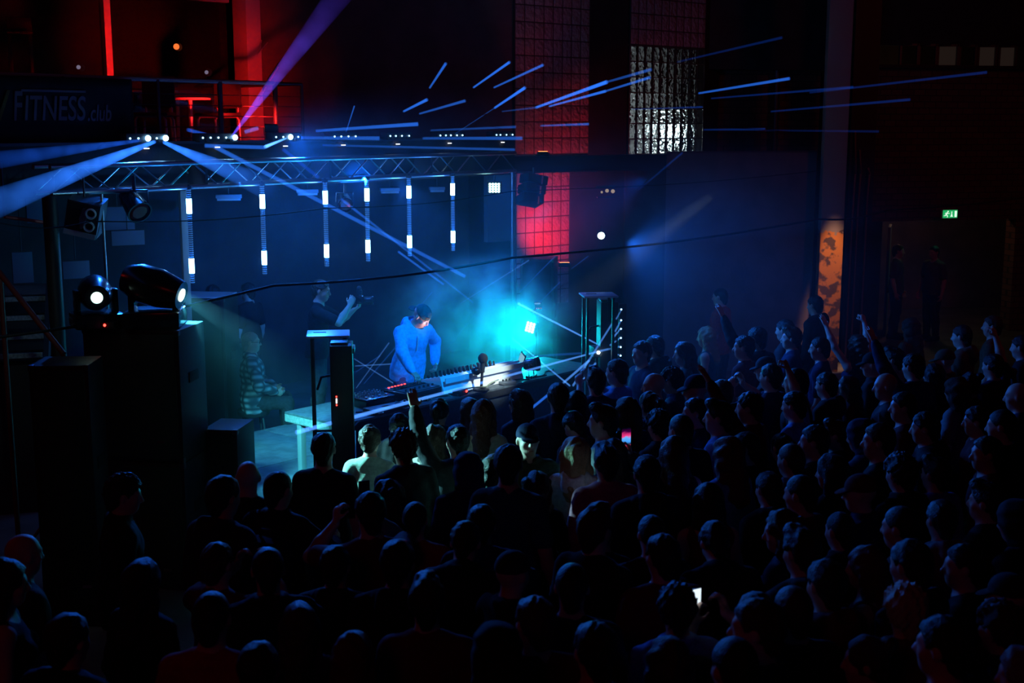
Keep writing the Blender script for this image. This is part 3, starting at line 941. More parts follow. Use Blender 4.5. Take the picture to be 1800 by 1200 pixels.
# modular synthesizer with its pale front
syn = on_table('synthesizer', 2.30, 0.36, 0.0, label='pale modular synthesizer lit white, rows of dark knobs, middle of the table', cat='synthesizer')
MB().prism([(-0.2, 0), (0.2, 0), (0.2, 0.12), (-0.13, 0.20)], -0.66, 0.66, Matrix.Rotation(math.pi / 2, 4, 'Z') @ Matrix.Rotation(math.pi / 2, 4, 'X') @ Matrix.Identity(4)).build('case', M_WHITEP, syn)
ks = random.Random(3)
def syn_top(t): return (-0.13 + 0.33 * t, 0.20 - 0.08 * t)
for i in range(15):
    for j in range(4):
        yy, zz = syn_top(0.12 + 0.2 * j)
        hgt = 0.03 + 0.035 * ks.random()
        MB().tube((-0.6 + 0.062 * i + 0.01 * ks.random(), yy, zz - 0.002), (-0.6 + 0.062 * i, yy + 0.012, zz + hgt), 0.012, 0.009, seg=8).build('knob', M_RUBBER, syn)
MB().box((0.45, 0.04, 0.165), (0.34, 0.24, 0.012), Matrix.Rotation(-0.23, 4, 'X')).build('control_panel', M_WHITEP, syn)
MB().box((0, -0.204, 0.16), (1.30, 0.012, 0.06)).build('front_strip', M_WHITEP, syn)
# dj mixer at the left
mix = on_table('dj_mixer', 0.82, 0.46, -0.05, label='black DJ mixer with small knobs right of the tall speaker column', cat='mixer')
MB().box((0, 0, 0.05), (0.40, 0.36, 0.10), bev=0.01).build('body', M_BLACKG, mix)
for i in range(6):
    for j in range(4):
        MB().tube((-0.16 + 0.064 * i, -0.02 + 0.05 * j, 0.10), (-0.16 + 0.064 * i, -0.02 + 0.05 * j, 0.122), 0.011, 0.009, seg=8).build('knob', M_ALU, mix)
for i in range(4):
    MB().box((-0.14 + 0.09 * i, -0.11, 0.108), (0.02, 0.03, 0.016), bev=0.003).build('fader', M_WHITEP, mix)
fl = on_table('rack_unit', 0.72, 0.10, -0.08, label='flat black rack unit lying in front of the DJ mixer', cat='rack unit')
MB().box((0, 0, 0.025), (0.46, 0.20, 0.05), bev=0.006).build('case', M_STEEL, fl)
for sx_ in (-1, 1): MB().path([(sx_ * 0.2, -0.1, 0.025), (sx_ * 0.2, -0.13, 0.025), (sx_ * 0.14, -0.13, 0.025), (sx_ * 0.14, -0.1, 0.025)], 0.006).build('handle', M_ALU, fl)
# microphone in a round shock mount on a short stand
mic = on_table('microphone', 2.12, 0.06, 0.0, label='dark microphone with round windscreen standing before the pale synthesizer', cat='microphone')
MB().lathe([(0.09, 0), (0.09, 0.015), (0.02, 0.03)], 20).build('base', M_BLACK, mic)
MB().tube((0, 0, 0.02), (0.02, 0, 0.22), 0.016).build('stand', M_BLACK, mic)
MB().tube((0.02, 0, 0.2), (0.03, 0.0, 0.32), 0.026, 0.03).build('handle', M_BLACK, mic)
MB().ball((0.03, 0, 0.355), (0.055, 0.055, 0.06), 18).build('windscreen', mat('foam', (0.02, 0.02, 0.022), 0.95, bump=(150, 0.6)), mic)
MB().ball((-0.08, 0, 0.23), (0.06, 0.05, 0.05), 14).tube((-0.08, 0, 0.23), (0.02, 0, 0.20), 0.014).build('counterweight', M_BLACKG, mic)
# thin laptop screen, seen nearly edge on
lap = on_table('laptop', 2.98, 0.42, -RZU - R(82), label='open laptop seen edge on at the right end of the gear', cat='laptop')
MB().box((0, 0, 0.012), (0.33, 0.23, 0.02), bev=0.004).build('base', M_BLACK, lap)
MB().box((0, 0.15, 0.135), (0.33, 0.012, 0.25), Matrix.Rotation(-0.32, 4, 'X'), bev=0.004).build('screen_lid', M_BLACK, lap)
MB().box((0, 0.142, 0.135), (0.30, 0.004, 0.21), Matrix.Rotation(-0.32, 4, 'X')).build('screen', emat('laptop_glow', (0.3, 0.7, 0.9), 0.7), lap)
cmr = on_table('spotlight', 3.05, 0.12, 0.4, label='small round black lamp on a bracket right of the laptop', cat='lamp')
MB().box((0, 0, 0.012), (0.14, 0.10, 0.024), bev=0.004).build('base', M_BLACK, cmr)
MB().path([(-0.09, 0, 0.02), (-0.095, 0, 0.15), (-0.08, 0, 0.16)], 0.008).path([(0.09, 0, 0.02), (0.095, 0, 0.15), (0.08, 0, 0.16)], 0.008).box((0, 0, 0.02), (0.2, 0.03, 0.01)).build('bracket', M_BLACK, cmr)
MB().lathe([(0.05, -0.09), (0.07, -0.06), (0.075, 0.05), (0.085, 0.06), (0.085, 0.09), (0.07, 0.09), (0.065, 0.05)], 22, Matrix.Translation((0, 0, 0.15)) @ Matrix.Rotation(R(80), 4, 'X'), closed=True).build('lamp_head', M_BLACKG, cmr)
gb = on_table('power_supply', 1.78, 0.06, 0.2, label='small box with a red light among the cables on the table', cat='power supply')
MB().box((0, 0, 0.03), (0.16, 0.10, 0.06), bev=0.006).build('case', M_BLACK, gb)
MB().ball((0.05, -0.05, 0.04), 0.014, 8).build('indicator_light', emat('red_led', (1.0, 0.03, 0.02), 9), gb)
sbx = on_table('effects_pedal', 2.55, 0.05, -0.1, label='flat pale effects pedal lying near the front edge of the table', cat='pedal')
MB().box((0, 0, 0.02), (0.18, 0.11, 0.04), bev=0.006).build('case', M_ALU, sbx)
for k in range(3): MB().tube((-0.05 + 0.05 * k, 0.02, 0.04), (-0.05 + 0.05 * k, 0.02, 0.06), 0.01).build('knob', M_RUBBER, sbx)
pd = on_table('effects_pedal', 1.02, 0.12, 0.3, label='pale rounded effects box left of the cable tangle on the table', cat='pedal')
MB().box((0, 0, 0.025), (0.15, 0.12, 0.05), bev=0.012).build('case', M_PLATE, pd)
for k in range(2): MB().tube((-0.03 + 0.06 * k, 0.0, 0.05), (-0.03 + 0.06 * k, 0.0, 0.065), 0.012).build('knob', M_RUBBER, pd)
cw = ('looping out from the left end of the gear', 'curling below the drum machine', 'crossing the table front left of the microphone', 'trailing along the table edge by the microphone', 'hanging in a loop at the right end of the table', 'lying flat towards the tall speaker column', 'running from the effects pedal to the lamp')
for i, (a0, b0_, a1, b1_) in enumerate(((1.05, 0.2, 1.7, 0.12), (1.2, 0.1, 1.55, 0.03), (1.55, 0.16, 2.05, 0.09), (1.7, 0.02, 2.5, 0.12), (3.0, 0.04, 3.6, 0.2), (0.35, 0.1, 1.0, 0.05), (2.6, 0.12, 3.2, 0.03))):
    rr = random.Random(i + 20)
    pts = []
    for k in range(15):
        t = k / 14
        pts.append(uv(a0 + (a1 - a0) * t + 0.05 * math.sin(7 * t + i), b0_ + (b1_ - b0_) * t + 0.05 * math.sin(11 * t + 2 * i) * math.sin(math.pi * t), ZT + 0.009 + (0.05 * abs(math.sin(5 * t + i)) if i % 2 else 0.0)))
    tag(MB().path(pts, 0.0075).build('cable', mat('cable_pale', (0.30, 0.32, 0.20), 0.5) if i in (1, 3) else M_RUBBER), ('yellowish' if i in (1, 3) else 'black') + ' cable ' + cw[i], 'cable', 'cables on the DJ table')
# ------------------------------------------------------------------ loudspeakers
def speaker_box(name, loc, rz, w, d, h, label, group=None, handles=True, badge=True, sub=True):
    r = empty(name, loc, rz, label, 'loudspeaker', group)
    MB().box((0, 0, h / 2), (w, d, h), bev=0.012).build('cabinet', M_BLACK, r)
    MB().box((0, -d / 2 - 0.004, h / 2), (w - 0.07, 0.016, h - 0.07), bev=0.004).build('grille', M_GRILLE, r)
    if badge: MB().box((w * 0.28, -d / 2 - 0.014, h * 0.16), (0.07, 0.006, 0.022)).build('badge', M_ALU, r)
    if handles:
        for sx_ in (-1, 1):
            MB().box((sx_ * (w / 2 + 0.002), 0, h * 0.62), (0.01, 0.20, 0.09), bev=0.003).build('handle', M_RUBBER, r)
    for sx_ in (-1, 1):
        for sz_ in (0.02, h - 0.02):
            MB().box((sx_ * (w / 2 - 0.02), -d / 2 + 0.015, sz_), (0.05, 0.05, 0.05), bev=0.012).build('corner_guard', M_STEEL, r)
    return r
SR = -0.15
c_ = Vector((-2.81, 10.39, 0)); ax_ = Vector((math.cos(SR), math.sin(SR), 0)); ay_ = Vector((-ax_.y, ax_.x, 0))
ctr = c_ - ax_ * 0.43 + ay_ * 0.28
speaker_box('subwoofer', ctr, SR, 0.86, 0.56, 1.14, 'lower of the two big black subwoofers stacked at left', 'stacked subwoofers')
speaker_box('subwoofer', ctr + Vector((0, 0, 1.145)), SR, 0.86, 0.56, 1.15, 'upper big black subwoofer carrying the two moving head lights', 'stacked subwoofers')
s2 = atz(402, 745, 1.32)
speaker_box('subwoofer', (s2.x, s2.y, 0), SR, 0.32, 0.44, 1.32, 'shorter black subwoofer with bluish top right of the big stack')
s3 = atz(356, 520, 1.95)
s3box = speaker_box('loudspeaker', (s3.x, s3.y + 0.2, 0), -0.1, 0.62, 0.55, 1.93, 'tall black cabinet with pale top behind the moving head lights')
MB().box((0, 0, 1.937), (0.60, 0.53, 0.012)).build('top_cover', M_PLATE, s3box)
s4 = at(100, 640, 9.6)
speaker_box('loudspeaker', (s4.x, s4.y + 0.2, 0), 0.05, 0.46, 0.42, at(100, 642, 9.6).z, 'low black cabinet with reddish top before the stairs at left edge')
s5 = at(948, 452, 17.9)
speaker_box('loudspeaker', (s5.x, s5.y, 0), RZU - 1.0, 0.48, 0.5, s5.z, 'tall dark speaker tower under the red glass blocks')
# monitor stands with a plate on top, at both ends of the table
def plate_stand(name, x, label):
    top = atz(x, 584 if x < 700 else 516, 2.08)
    r = empty(name, (top.x, top.y, 0), RZU - 0.72, label, 'stand', 'plate stands at the table ends')
    MB().box((0, 0, 2.065), (0.40, 0.36, 0.02), bev=0.006).build('top_plate', M_PLATE, r)
    MB().box((-0.08, 0.03, 2.077), (0.12, 0.025, 0.004)).build('slot', M_BLACK, r)
    for sx_ in (-1, 1):
        for sy_ in (-1, 1):
            MB().box((sx_ * 0.15, sy_ * 0.13, 1.03), (0.03, 0.03, 2.06)).build('leg', M_BLACK, r)
    for z_ in (0.25, 1.1):
        MB().box((0, -0.13, z_), (0.3, 0.02, 0.02)).box((0, 0.13, z_), (0.3, 0.02, 0.02)).build('rail', M_BLACK, r)
    return r
plate_stand('plate_stand', 577, 'black stand with pale top plate at the left end of the table')
plate_stand('plate_stand', 1052, 'blue-lit stand with top plate at the far right end of the table')
def column_speaker(x, y, z, w, label, side):
    t = atz(x, y, z)
    r = empty('column_speaker', (t.x, t.y, 0), RZU - 0.75, label, 'loudspeaker', 'column speakers by the plate stands')
    MB().box((0, 0, 0.42), (0.30, 0.32, 0.84), bev=0.012).build('bass_cabinet', M_BLACK, r)
    MB().box((0, 0, (0.84 + z) / 2), (w, 0.3, z - 0.84), bev=0.01).build('cabinet', M_BLACK, r)
    MB().box((-0.02, 0.0, z + 0.012), (w * 0.75, 0.2, 0.024), bev=0.01).build('top_handle', M_STEEL, r)
    MB().box((w / 2 - 0.02, 0.02, z - 0.06), (0.08, 0.24, 0.05), bev=0.01).build('side_bracket', M_STEEL, r)
    MB().path([(-w / 2, 0, z - 0.30), (-w / 2 - 0.09, 0.02, z - 0.32), (-w / 2 - 0.13, 0.03, z - 0.44)], 0.012).build('cable_tail', M_RUBBER, r)
    if side:
        MB().box((-0.05, -0.152, 1.51), (0.012, 0.006, 0.045)).build('logo_light', emat('white_led', (1, 0.95, 0.95), 3), r)
        for dz in (-0.04, 0.04): MB().box((-0.05, -0.152, 1.51 + dz), (0.012, 0.006, 0.012)).build('indicator_light', emat('red_led', (1.0, 0.03, 0.02), 9), r)
        MB().path([(-0.05, -0.165, 0.62), (0.02, -0.20, 0.63), (0.09, -0.19, 0.60), (0.13, -0.165, 0.60)], 0.012).build('handle', M_PLATE, r)
    return r
column_speaker(600, 603, 2.02, 0.205, 'tall black column speaker with small white and red light, before table end', True)
column_speaker(1068, 528, 1.96, 0.21, 'column speaker in blue haze beside the right plate stand', False)
# ------------------------------------------------------------------ truss
t0 = at(88, 300, 11.9); t1 = at(906, 290, 17.95)
td = Vector((t1.x - t0.x, t1.y - t0.y, 0)); TL = td.length; RZT = math.atan2(td.y, td.x)
truss = empty('lighting_truss', (t0.x, t0.y, 3.36), RZT, 'long aluminium box truss carrying the vertical LED tubes', 'truss')
for (yy, zz) in ((0, 0), (0.27, 0), (0, 0.25), (0.27, 0.25)):
    MB().tube((0, yy, zz), (TL, yy, zz), 0.025, seg=14).build('chord', M_ALU, truss)
nb = 11
for i in range(nb):
    x0, x1 = TL * i / nb, TL * (i + 1) / nb
    xm = (x0 + x1) / 2
    for yy in (0, 0.27):
        MB().tube((x0, yy, 0), (xm, yy, 0.25), 0.010, seg=8).build('brace', M_ALU, truss)
        MB().tube((xm, yy, 0.25), (x1, yy, 0), 0.010, seg=8).build('brace', M_ALU, truss)
    MB().tube((x0, 0, 0.25), (x1, 0.27, 0.25), 0.010, seg=8).build('brace', M_ALU, truss)
for i in range(1, 4):
    MB().box((TL * i / 4, 0.135, 0.125), (0.03, 0.29, 0.27)).build('joint_plate', M_STEEL, truss)
def tower(x, d, label, ztop, r=0.03):
    p = at(x, 300, d)
    rt = empty('truss_tower', (p.x, p.y, 0), 0, label, 'stand', 'towers under the lighting truss')
    MB().tube((0, 0, 0), (0, 0, ztop), r).build('pole', M_ALU if x > 150 else M_BLACK, rt)
    for k in range(4):
        a = math.pi / 4 + math.pi / 2 * k
        MB().tube((0, 0, 0.5), (0.45 * math.cos(a), 0.45 * math.sin(a), 0.02), 0.016).build('leg', M_STEEL, rt)
    return rt
tower(901, 17.75, 'thin blue-lit pole under the right end of the truss', 3.35)
tower(84, 11.75, 'dark pole under the left end of the truss', 3.35, 0.07)
tower(176, 12.1, 'thin lit pole between the hung speaker and the stacked subwoofers', 3.35, 0.014)
# LED tubes
TUBE_ON = emat('led_tube_lit', (0.30, 0.72, 1.0), 14)
M_TUBE = mat('tube_ribs', (0.30, 0.42, 0.5), 0.35, 0.1, emit=(0.06, 0.22, 0.55), es=0.35)
M_TUBEBODY = mat('tube_body', (0.10, 0.14, 0.18), 0.3)
ordn = ('first', 'second', 'third', 'fourth', 'fifth', 'sixth')
for i, x in enumerate((330.5, 460, 571, 644.5, 718.5, 795.5)):
    d = dtruss(x)
    p = at(x, 320, d)
    r = empty('led_tube', (p.x, p.y, 2.34), RZT - 0.9, ordn[i] + ' vertical LED tube from the left, hanging from the truss', 'LED tube', 'vertical LED tubes on the truss')
    MB().tube((0, 0, 0), (0, 0, 1.0), 0.020).build('body', M_TUBEBODY, r)
    rib = MB()
    for k in range(44): rib.tube((0, 0, 0.012 + k * 0.0226), (0, 0, 0.022 + k * 0.0226), 0.0265, seg=12)
    rib.build('ribs', M_TUBE, r)
    for (za, zb) in ((0.745, 0.90), (0.115, 0.27)):
        MB().tube((0, 0, za), (0, 0, zb), 0.029).build('lit_segment', TUBE_ON, r)
    MB().tube((0, 0, 1.0), (0, 0, 1.045), 0.012).box((0, 0, 1.02), (0.07, 0.05, 0.03)).build('clamp', M_STEEL, r)
# laser bars on the balcony edge
LASER_ON = emat('laser_window_bright', (0.25, 0.6, 1.0), 30)
LASER_DIM = emat('laser_window', (0.3, 0.65, 1.0), 5)
bars = [((221, 236, 253, 269, 285), {2, 4}), ((349, 363, 377, 391, 407), {4}), ((478, 491, 504, 518), {2}), ((581, 593, 606, 619), set()), ((679, 689, 700, 713), set()), ((767, 777, 786, 797, 807), set()), ((866, 873, 884, 895), set())]
BARP = {}
for i, (xs, br) in enumerate(bars):
    xa, xb = xs[0] - 6, xs[-1] + 6
    pa = at(xa, 243, dtruss(xa) + 0.52); pb = at(xb, 243, dtruss(xb) + 0.52)
    c = (pa + pb) / 2; L = (pb - pa).length
    r = empty('laser_bar', (c.x, c.y, 3.835), RZT, ('first', 'second', 'third', 'fourth', 'fifth', 'sixth', 'seventh')[i] + ' laser bar from the left on the balcony edge', 'laser', 'laser bars on the balcony edge')
    MB().box((0, 0, 0.03), (L, 0.12, 0.10), bev=0.008).build('body', M_BLACK, r)
    inv = Matrix.Rotation(-RZT, 4, 'Z') @ Matrix.Translation(-r.location)
    for j, x in enumerate(xs):
        g = at(x, 243.5, dtruss(x) + 0.52)
        lx = (inv @ g).x
        big = j in br
        MB().ball((lx, -0.066, 0.03), 0.030 if big else 0.0105, 12).build('laser_window', LASER_ON if big else LASER_DIM, r)
        BARP[x] = r.location + Matrix.Rotation(RZT, 3, 'Z') @ Vector((lx, -0.08, 0.03))
    MB().box((0, -0.03, -0.075), (0.05, 0.03, 0.012)).build('status_light', emat('status_led', (0.9, 0.95, 1.0), 1.6), r)
    for sx_ in (-1, 1): MB().box((sx_ * L * 0.3, 0.0, 0.0), (0.04, 0.15, 0.03)).build('foot', M_STEEL, r)
# ------------------------------------------------------------------ moving head lights
def moving_head(loc, rz, aimdir, s, label, lens_on):
    r = empty('moving_head_light', loc, rz, label, 'stage light', 'moving head lights on the subwoofers')
    MB().box((0, 0, 0.065 * s), (0.44 * s, 0.40 * s, 0.13 * s), bev=0.02).build('base', M_BLACKG, r)
    for sx_ in (-1, 1):
        MB().box((sx_ * 0.17 * s, 0, 0.22 * s), (0.05 * s, 0.14 * s, 0.26 * s), bev=0.015).build('yoke_arm', M_BLACKG, r)
    q = Matrix.Rotation(-rz, 3, 'Z') @ Vector(aimdir).normalized()
    Mh = Matrix.Translation((0, 0, 0.31 * s)) @ q.to_track_quat('Z', 'Y').to_matrix().to_4x4()
    hd = empty('lamp_head', (0, 0, 0)); hd.parent = r; hd.matrix_local = Mh
    MB().lathe([(0.02 * s, -0.26 * s), (0.11 * s, -0.24 * s), (0.155 * s, -0.12 * s), (0.155 * s, 0.05 * s), (0.13 * s, 0.17 * s), (0.11 * s, 0.24 * s), (0.085 * s, 0.24 * s)], 28).build('shell', M_BLACKG, hd)
    MB().lathe([(0.002, 0.252 * s), (0.035 * s, 0.252 * s), (0.052 * s, 0.246 * s), (0.052 * s, 0.21 * s)], 20).build('lens', lens_on, hd)
    return r, Matrix.Translation(loc) @ Matrix.Rotation(rz, 4, 'Z') @ Mh @ Vector((0, 0, 0.26 * s))
LENS = emat('lens_glow', (0.62, 1.0, 0.88), 5)
ztop_ = 2.30
mA = atz(206, 548, ztop_ + 0.04)
MHA, MHApos = moving_head((mA.x, 10.62, ztop_), 0.5, (0.35, -0.9, -0.05), 0.92, 'left moving head light with round glowing lens on the subwoofer', LENS)
mB = atz(282, 548, ztop_ + 0.04)
MHB, MHBpos = moving_head((mB.x + 0.10, 10.66, ztop_), 0.1, (0.92, -0.15, -0.25), 1.08, 'right moving head light throwing a pale beam to the right', LENS)
pbx = empty('control_box', (ctr.x - 0.26, ctr.y - 0.22, ztop_), SR, 'small control box with a red light at the subwoofer top corner', 'control box')
MB().box((0, 0, 0.03), (0.2, 0.12, 0.06), bev=0.008).build('case', M_BLACK, pbx)
MB().ball((0.02, -0.062, 0.035), 0.012, 8).build('indicator_light', emat('red_led', (1.0, 0.03, 0.02), 9), pbx)
# hung two-way speaker at left
hs = at(146, 384, 12.0)
hsp = empty('hanging_speaker', hs, 0.1, 'tilted hanging speaker with two ring cones and exposed horn', 'loudspeaker')
HM = Matrix.Rotation(R(14), 4, 'Y') @ Matrix.Rotation(R(12), 4, 'X')
shell = MB()
for sx_ in (-1, 1): shell.box((sx_ * 0.148, 0.1, 0), (0.012, 0.3, 0.34), M=HM)
for sz_ in (-1, 1): shell.box((0, 0.1, sz_ * 0.166), (0.30, 0.3, 0.012), M=HM)
shell.box((0, 0.24, 0), (0.3, 0.012, 0.34), M=HM)
shell.build('cabinet', M_STEEL, hsp, smooth=False)
MB().box((0, -0.05, 0), (0.28, 0.01, 0.32), M=HM).build('baffle', M_BLACK, hsp, smooth=False)
MB().box((0, -0.055, -0.142), (0.3, 0.02, 0.05), M=HM).build('lower_lip', M_PLATE, hsp, smooth=False)
for zz in (0.085, -0.045):
    MB().lathe([(0.052, 0), (0.052, 0.03), (0.042, 0.032), (0.040, 0.01), (0.02, -0.01), (0.004, 0.0)], 24, HM @ Matrix.Translation((0.078, -0.05, zz)) @ Matrix.Rotation(R(90), 4, 'X'), closed=True).build('speaker_cone', M_WHITEP, hsp)
MB().prism([(-0.01, -0.1), (0.01, -0.1), (0.035, 0.0), (0.01, 0.1), (-0.01, 0.1), (-0.03, 0.0)], 0, 0.02, HM @ Matrix.Translation((0.01, -0.055, 0.02)) @ Matrix.Rotation(R(90), 4, 'X')).build('horn', M_ALU, hsp)
MB().tube((0, 0.1, 0.17), (0.0, 0.1, 0.40), 0.01).build('hanging_bracket', M_STEEL, hsp)
# line array hung at the right end of the truss
la = at(938, 332, 17.8)
lar = empty('line_array', (la.x, la.y, la.z), 0.5, 'dark line array speaker hung at the right end of the truss', 'loudspeaker')
for k in range(3):
    Mk = Matrix.Rotation(R(-8 - 6 * k), 4, 'X') @ Matrix.Rotation(R(12), 4, 'Y')
    MB().box((-0.03 * k, 0, 0.13 - 0.14 * k), (0.32, 0.26, 0.125), Mk, bev=0.01).build('array_element', M_BLACK, lar)
    MB().box((0.06 - 0.03 * k, -0.135, 0.13 - 0.14 * k), (0.02, 0.02, 0.11), Mk).build('horn_slot', M_ALU, lar)
MB().tube((0, 0, 0.18), (0, 0, 0.30), 0.02).build('hanging_bracket', M_STEEL, lar)
# LED blinder panels
PANEL = emat('panel_led', (0.45, 1.0, 0.95), 6)
def blinder(loc, M, nx, nz, w, h, label, stand=None):
    r = empty('blinder_light', loc, 0, label, 'stage light', 'square LED panels')
    MB().box((0, 0.03, 0), (w + 0.04, 0.06, h + 0.04), M=M, bev=0.006).build('housing', M_BLACK, r)
    for i in range(nx):
        for k in range(nz):
            MB().lathe([(0.001, 0.012), (w / nx * 0.36, 0.010), (w / nx * 0.42, -0.005)], 12, M @ Matrix.Translation((-w / 2 + w / nx * (i + 0.5), -0.004, -h / 2 + h / nz * (k + 0.5))) @ Matrix.Rotation(R(90), 4, 'X')).build('led', PANEL, r)
    if stand: stand(r)
    return r
bp1 = at(869, 330, 17.6)
def st1(r): MB().tube((0, 0.05, 0.06), (0, 0.05, 0.16), 0.012).build('bracket', M_STEEL, r)
blinder(bp1, Matrix.Rotation(RZU - 0.9, 4, 'Z'), 4, 4, 0.165, 0.135, 'square panel of sixteen LEDs hung under the truss at right', st1)
bp2 = at(932, 575, 16.2)
def st2(r):
    MB().tube((0.05, 0.08, -bp2.z + 0.0), (0.05, 0.08, 0.2), 0.016).build('stand_pole', M_STEEL, r)
    for a in (0.3, 2.4, 4.5): MB().tube((0.05, 0.08, -bp2.z + 0.3), (0.05 + 0.3 * math.cos(a), 0.08 + 0.3 * math.sin(a), -bp2.z + 0.02), 0.012).build('leg', M_STEEL, r)
blinder(bp2, Matrix.Rotation(-0.35, 4, 'Z') @ Matrix.Rotation(R(14), 4, 'Y'), 3, 4, 0.13, 0.14, 'tilted LED panel on a stand in the cyan smoke', st2)
cbx = at(945, 540, 16.5)
cb = empty('control_box', cbx, 0.2, 'little control box with pale display above the tilted LED panel', 'control box')
MB().box((0, 0, 0), (0.10, 0.06, 0.16), bev=0.006).build('case', M_BLACK, cb)
MB().box((-0.01, -0.032, 0.055), (0.08, 0.004, 0.02)).build('display', emat('pale_display', (0.3, 0.7, 0.9), 0.6), cb)
for k in range(3): MB().box((-0.02 + 0.03 * k, -0.033, -0.01), (0.012, 0.004, 0.012)).build('indicator_light', emat('red_dim', (1.0, 0.03, 0.1), 0.8), cb)
MB().tube((0, 0.02, -0.08), (0, 0.02, -cbx.z), 0.012).build('stand_pole', M_STEEL, cb)
# vertical laser stand at right
ls = at(1091, 585, 14.75)
lst = empty('laser_stand', (ls.x, ls.y, 0), 0.4, 'upright laser bar on a stand right of the table with six bright dots', 'laser')
zl = [at(1091, y, 14.75).z for y in (543, 562, 577, 593, 609, 624)]
MB().box((0.02, 0.03, (zl[0] + zl[-1]) / 2), (0.09, 0.1, zl[0] - zl[-1] + 0.12), bev=0.006).build('body', M_BLACK, lst)
LDOT = emat('laser_dot', (0.25, 0.55, 1.0), 6)
for z_ in zl: MB().ball((-0.012, -0.03, z_), 0.0105, 10).build('laser_window', LDOT, lst)
MB().tube((0.02, 0.03, 0), (0.02, 0.03, zl[-1]), 0.025).build('stand_pole', M_STEEL, lst)
MB().lathe([(0.22, 0), (0.22, 0.015), (0.04, 0.03)], 20).build('base', M_STEEL, lst)
zp = at(1051, 619, 14.5)
pj = empty('laser_projector', (zp.x, zp.y, 0), 0.3, 'small laser projector with a bright dot beside the upright laser bar', 'laser')
MB().box((0.02, 0.08, zp.z), (0.14, 0.18, 0.12), bev=0.008).build('body', M_BLACK, pj)
MB().ball((0, -0.02, zp.z), 0.019, 10).build('laser_window', emat('laser_dot_hot', (0.6, 0.85, 1.0), 25), pj)
MB().tube((0.02, 0.08, 0), (0.02, 0.08, zp.z - 0.05), 0.02).build('stand_pole', M_STEEL, pj)
# small par lamps
def par(loc, dirn, label, glow, s=1.0):
    r = empty('par_light', loc, 0, label, 'stage light', 'small round stage lights')
    M_ = Vector(dirn).normalized().to_track_quat('Z', 'Y').to_matrix().to_4x4()
    MB().lathe([(0.02 * s, -0.14 * s), (0.06 * s, -0.12 * s), (0.075 * s, 0.0), (0.085 * s, 0.08 * s), (0.075 * s, 0.08 * s), (0.072 * s, 0.05 * s)], 20, M_, closed=True).build('housing', M_BLACKG, r)
    MB().lathe([(0.002, 0.074 * s), (0.05 * s, 0.076 * s), (0.072 * s, 0.06 * s)], 18, M_).build('lens', glow, r)
    MB().path([(-0.09 * s, 0, 0), (-0.09 * s, 0, 0.10 * s), (0.09 * s, 0, 0.10 * s), (0.09 * s, 0, 0)], 0.008 * s).tube((0, 0, 0.10 * s), (0, 0, 0.2 * s), 0.012 * s).build('bracket', M_STEEL, r)
    return r
par(at(1057, 413, 19.2), (-0.1, -1, -0.1), 'glowing pale round lamp in front of the dark wall right of red blocks', emat('par_white', (0.75, 1.0, 1.0), 5), 0.75)
par(at(606, 355, 14.9), (0.25, -0.9, -0.4), 'small lamp with pinkish glints between the third and fourth LED tubes', mat('lens_pink', (0.8, 0.4, 0.35), 0.1, 0.6), 1.1)
par(at(237, 361, 12.6), (0.6, -0.6, -0.6), 'dark reddish lamp hanging under the left part of the truss', mat('lens_red', (0.35, 0.03, 0.03), 0.2), 1.5)
for i, (x, w_) in enumerate(((402, 40), (540, 36), (685, 34), (768, 28))):
    p = at(x, 345 - 9 * i if i < 2 else 333 - 2 * (i - 2), dtruss(x) + 3.2)
    lg = empty('strip_light', (p.x, p.y, p.z), RZU - 0.6, ('first', 'second', 'third', 'fourth')[i] + ' unlit ceiling strip light from the left behind the LED tubes', 'lamp', 'ceiling strip lights under the balcony')
    MB().box((0, 0, 0), (w_ * 17 / 2200 * 1.1, 0.12, 0.05), bev=0.006).build('housing', mat('strip_housing', (0.5, 0.55, 0.6), 0.5), lg)
    MB().box((0, -0.02, -0.04), (w_ * 17 / 2200 * 1.0, 0.08, 0.03), bev=0.006).build('diffuser', M_WHITEP, lg)
    MB().tube((0, 0, 0.02), (0, 0, max(0.03, 3.38 - p.z)), 0.008).build('hanger', M_STEEL, lg)
# overhead cables
def wire(pts, r, label):
    pts = [Vector(p) for p in pts]
    o = []
    for i in range(len(pts) - 1):
        for k in range(10):
            t = k / 10
            q = pts[i].lerp(pts[i + 1], t); q.z -= 0.05 * math.sin(math.pi * t)
            o.append(q)
    o.append(pts[-1])
    tag(MB().path(o, r, 6).build('overhead_cable', M_RUBBER), label, 'cable')
wire([at(-60, 600, 10.0), at(480, 502, 11.5), at(900, 453, 13.0), at(1440, 385, 15.5), at(1560, 369, 16.2), at(1900, 330, 18)], 0.013, 'thick dark cable sagging across the hall in front of the DJ')
wire([at(0, 392, 10.6), at(160, 389, 11.1), at(570, 366, 13.0), at(900, 336, 15.5), at(1440, 300, 20.0)], 0.006, 'thin dark wire running behind the LED tubes')
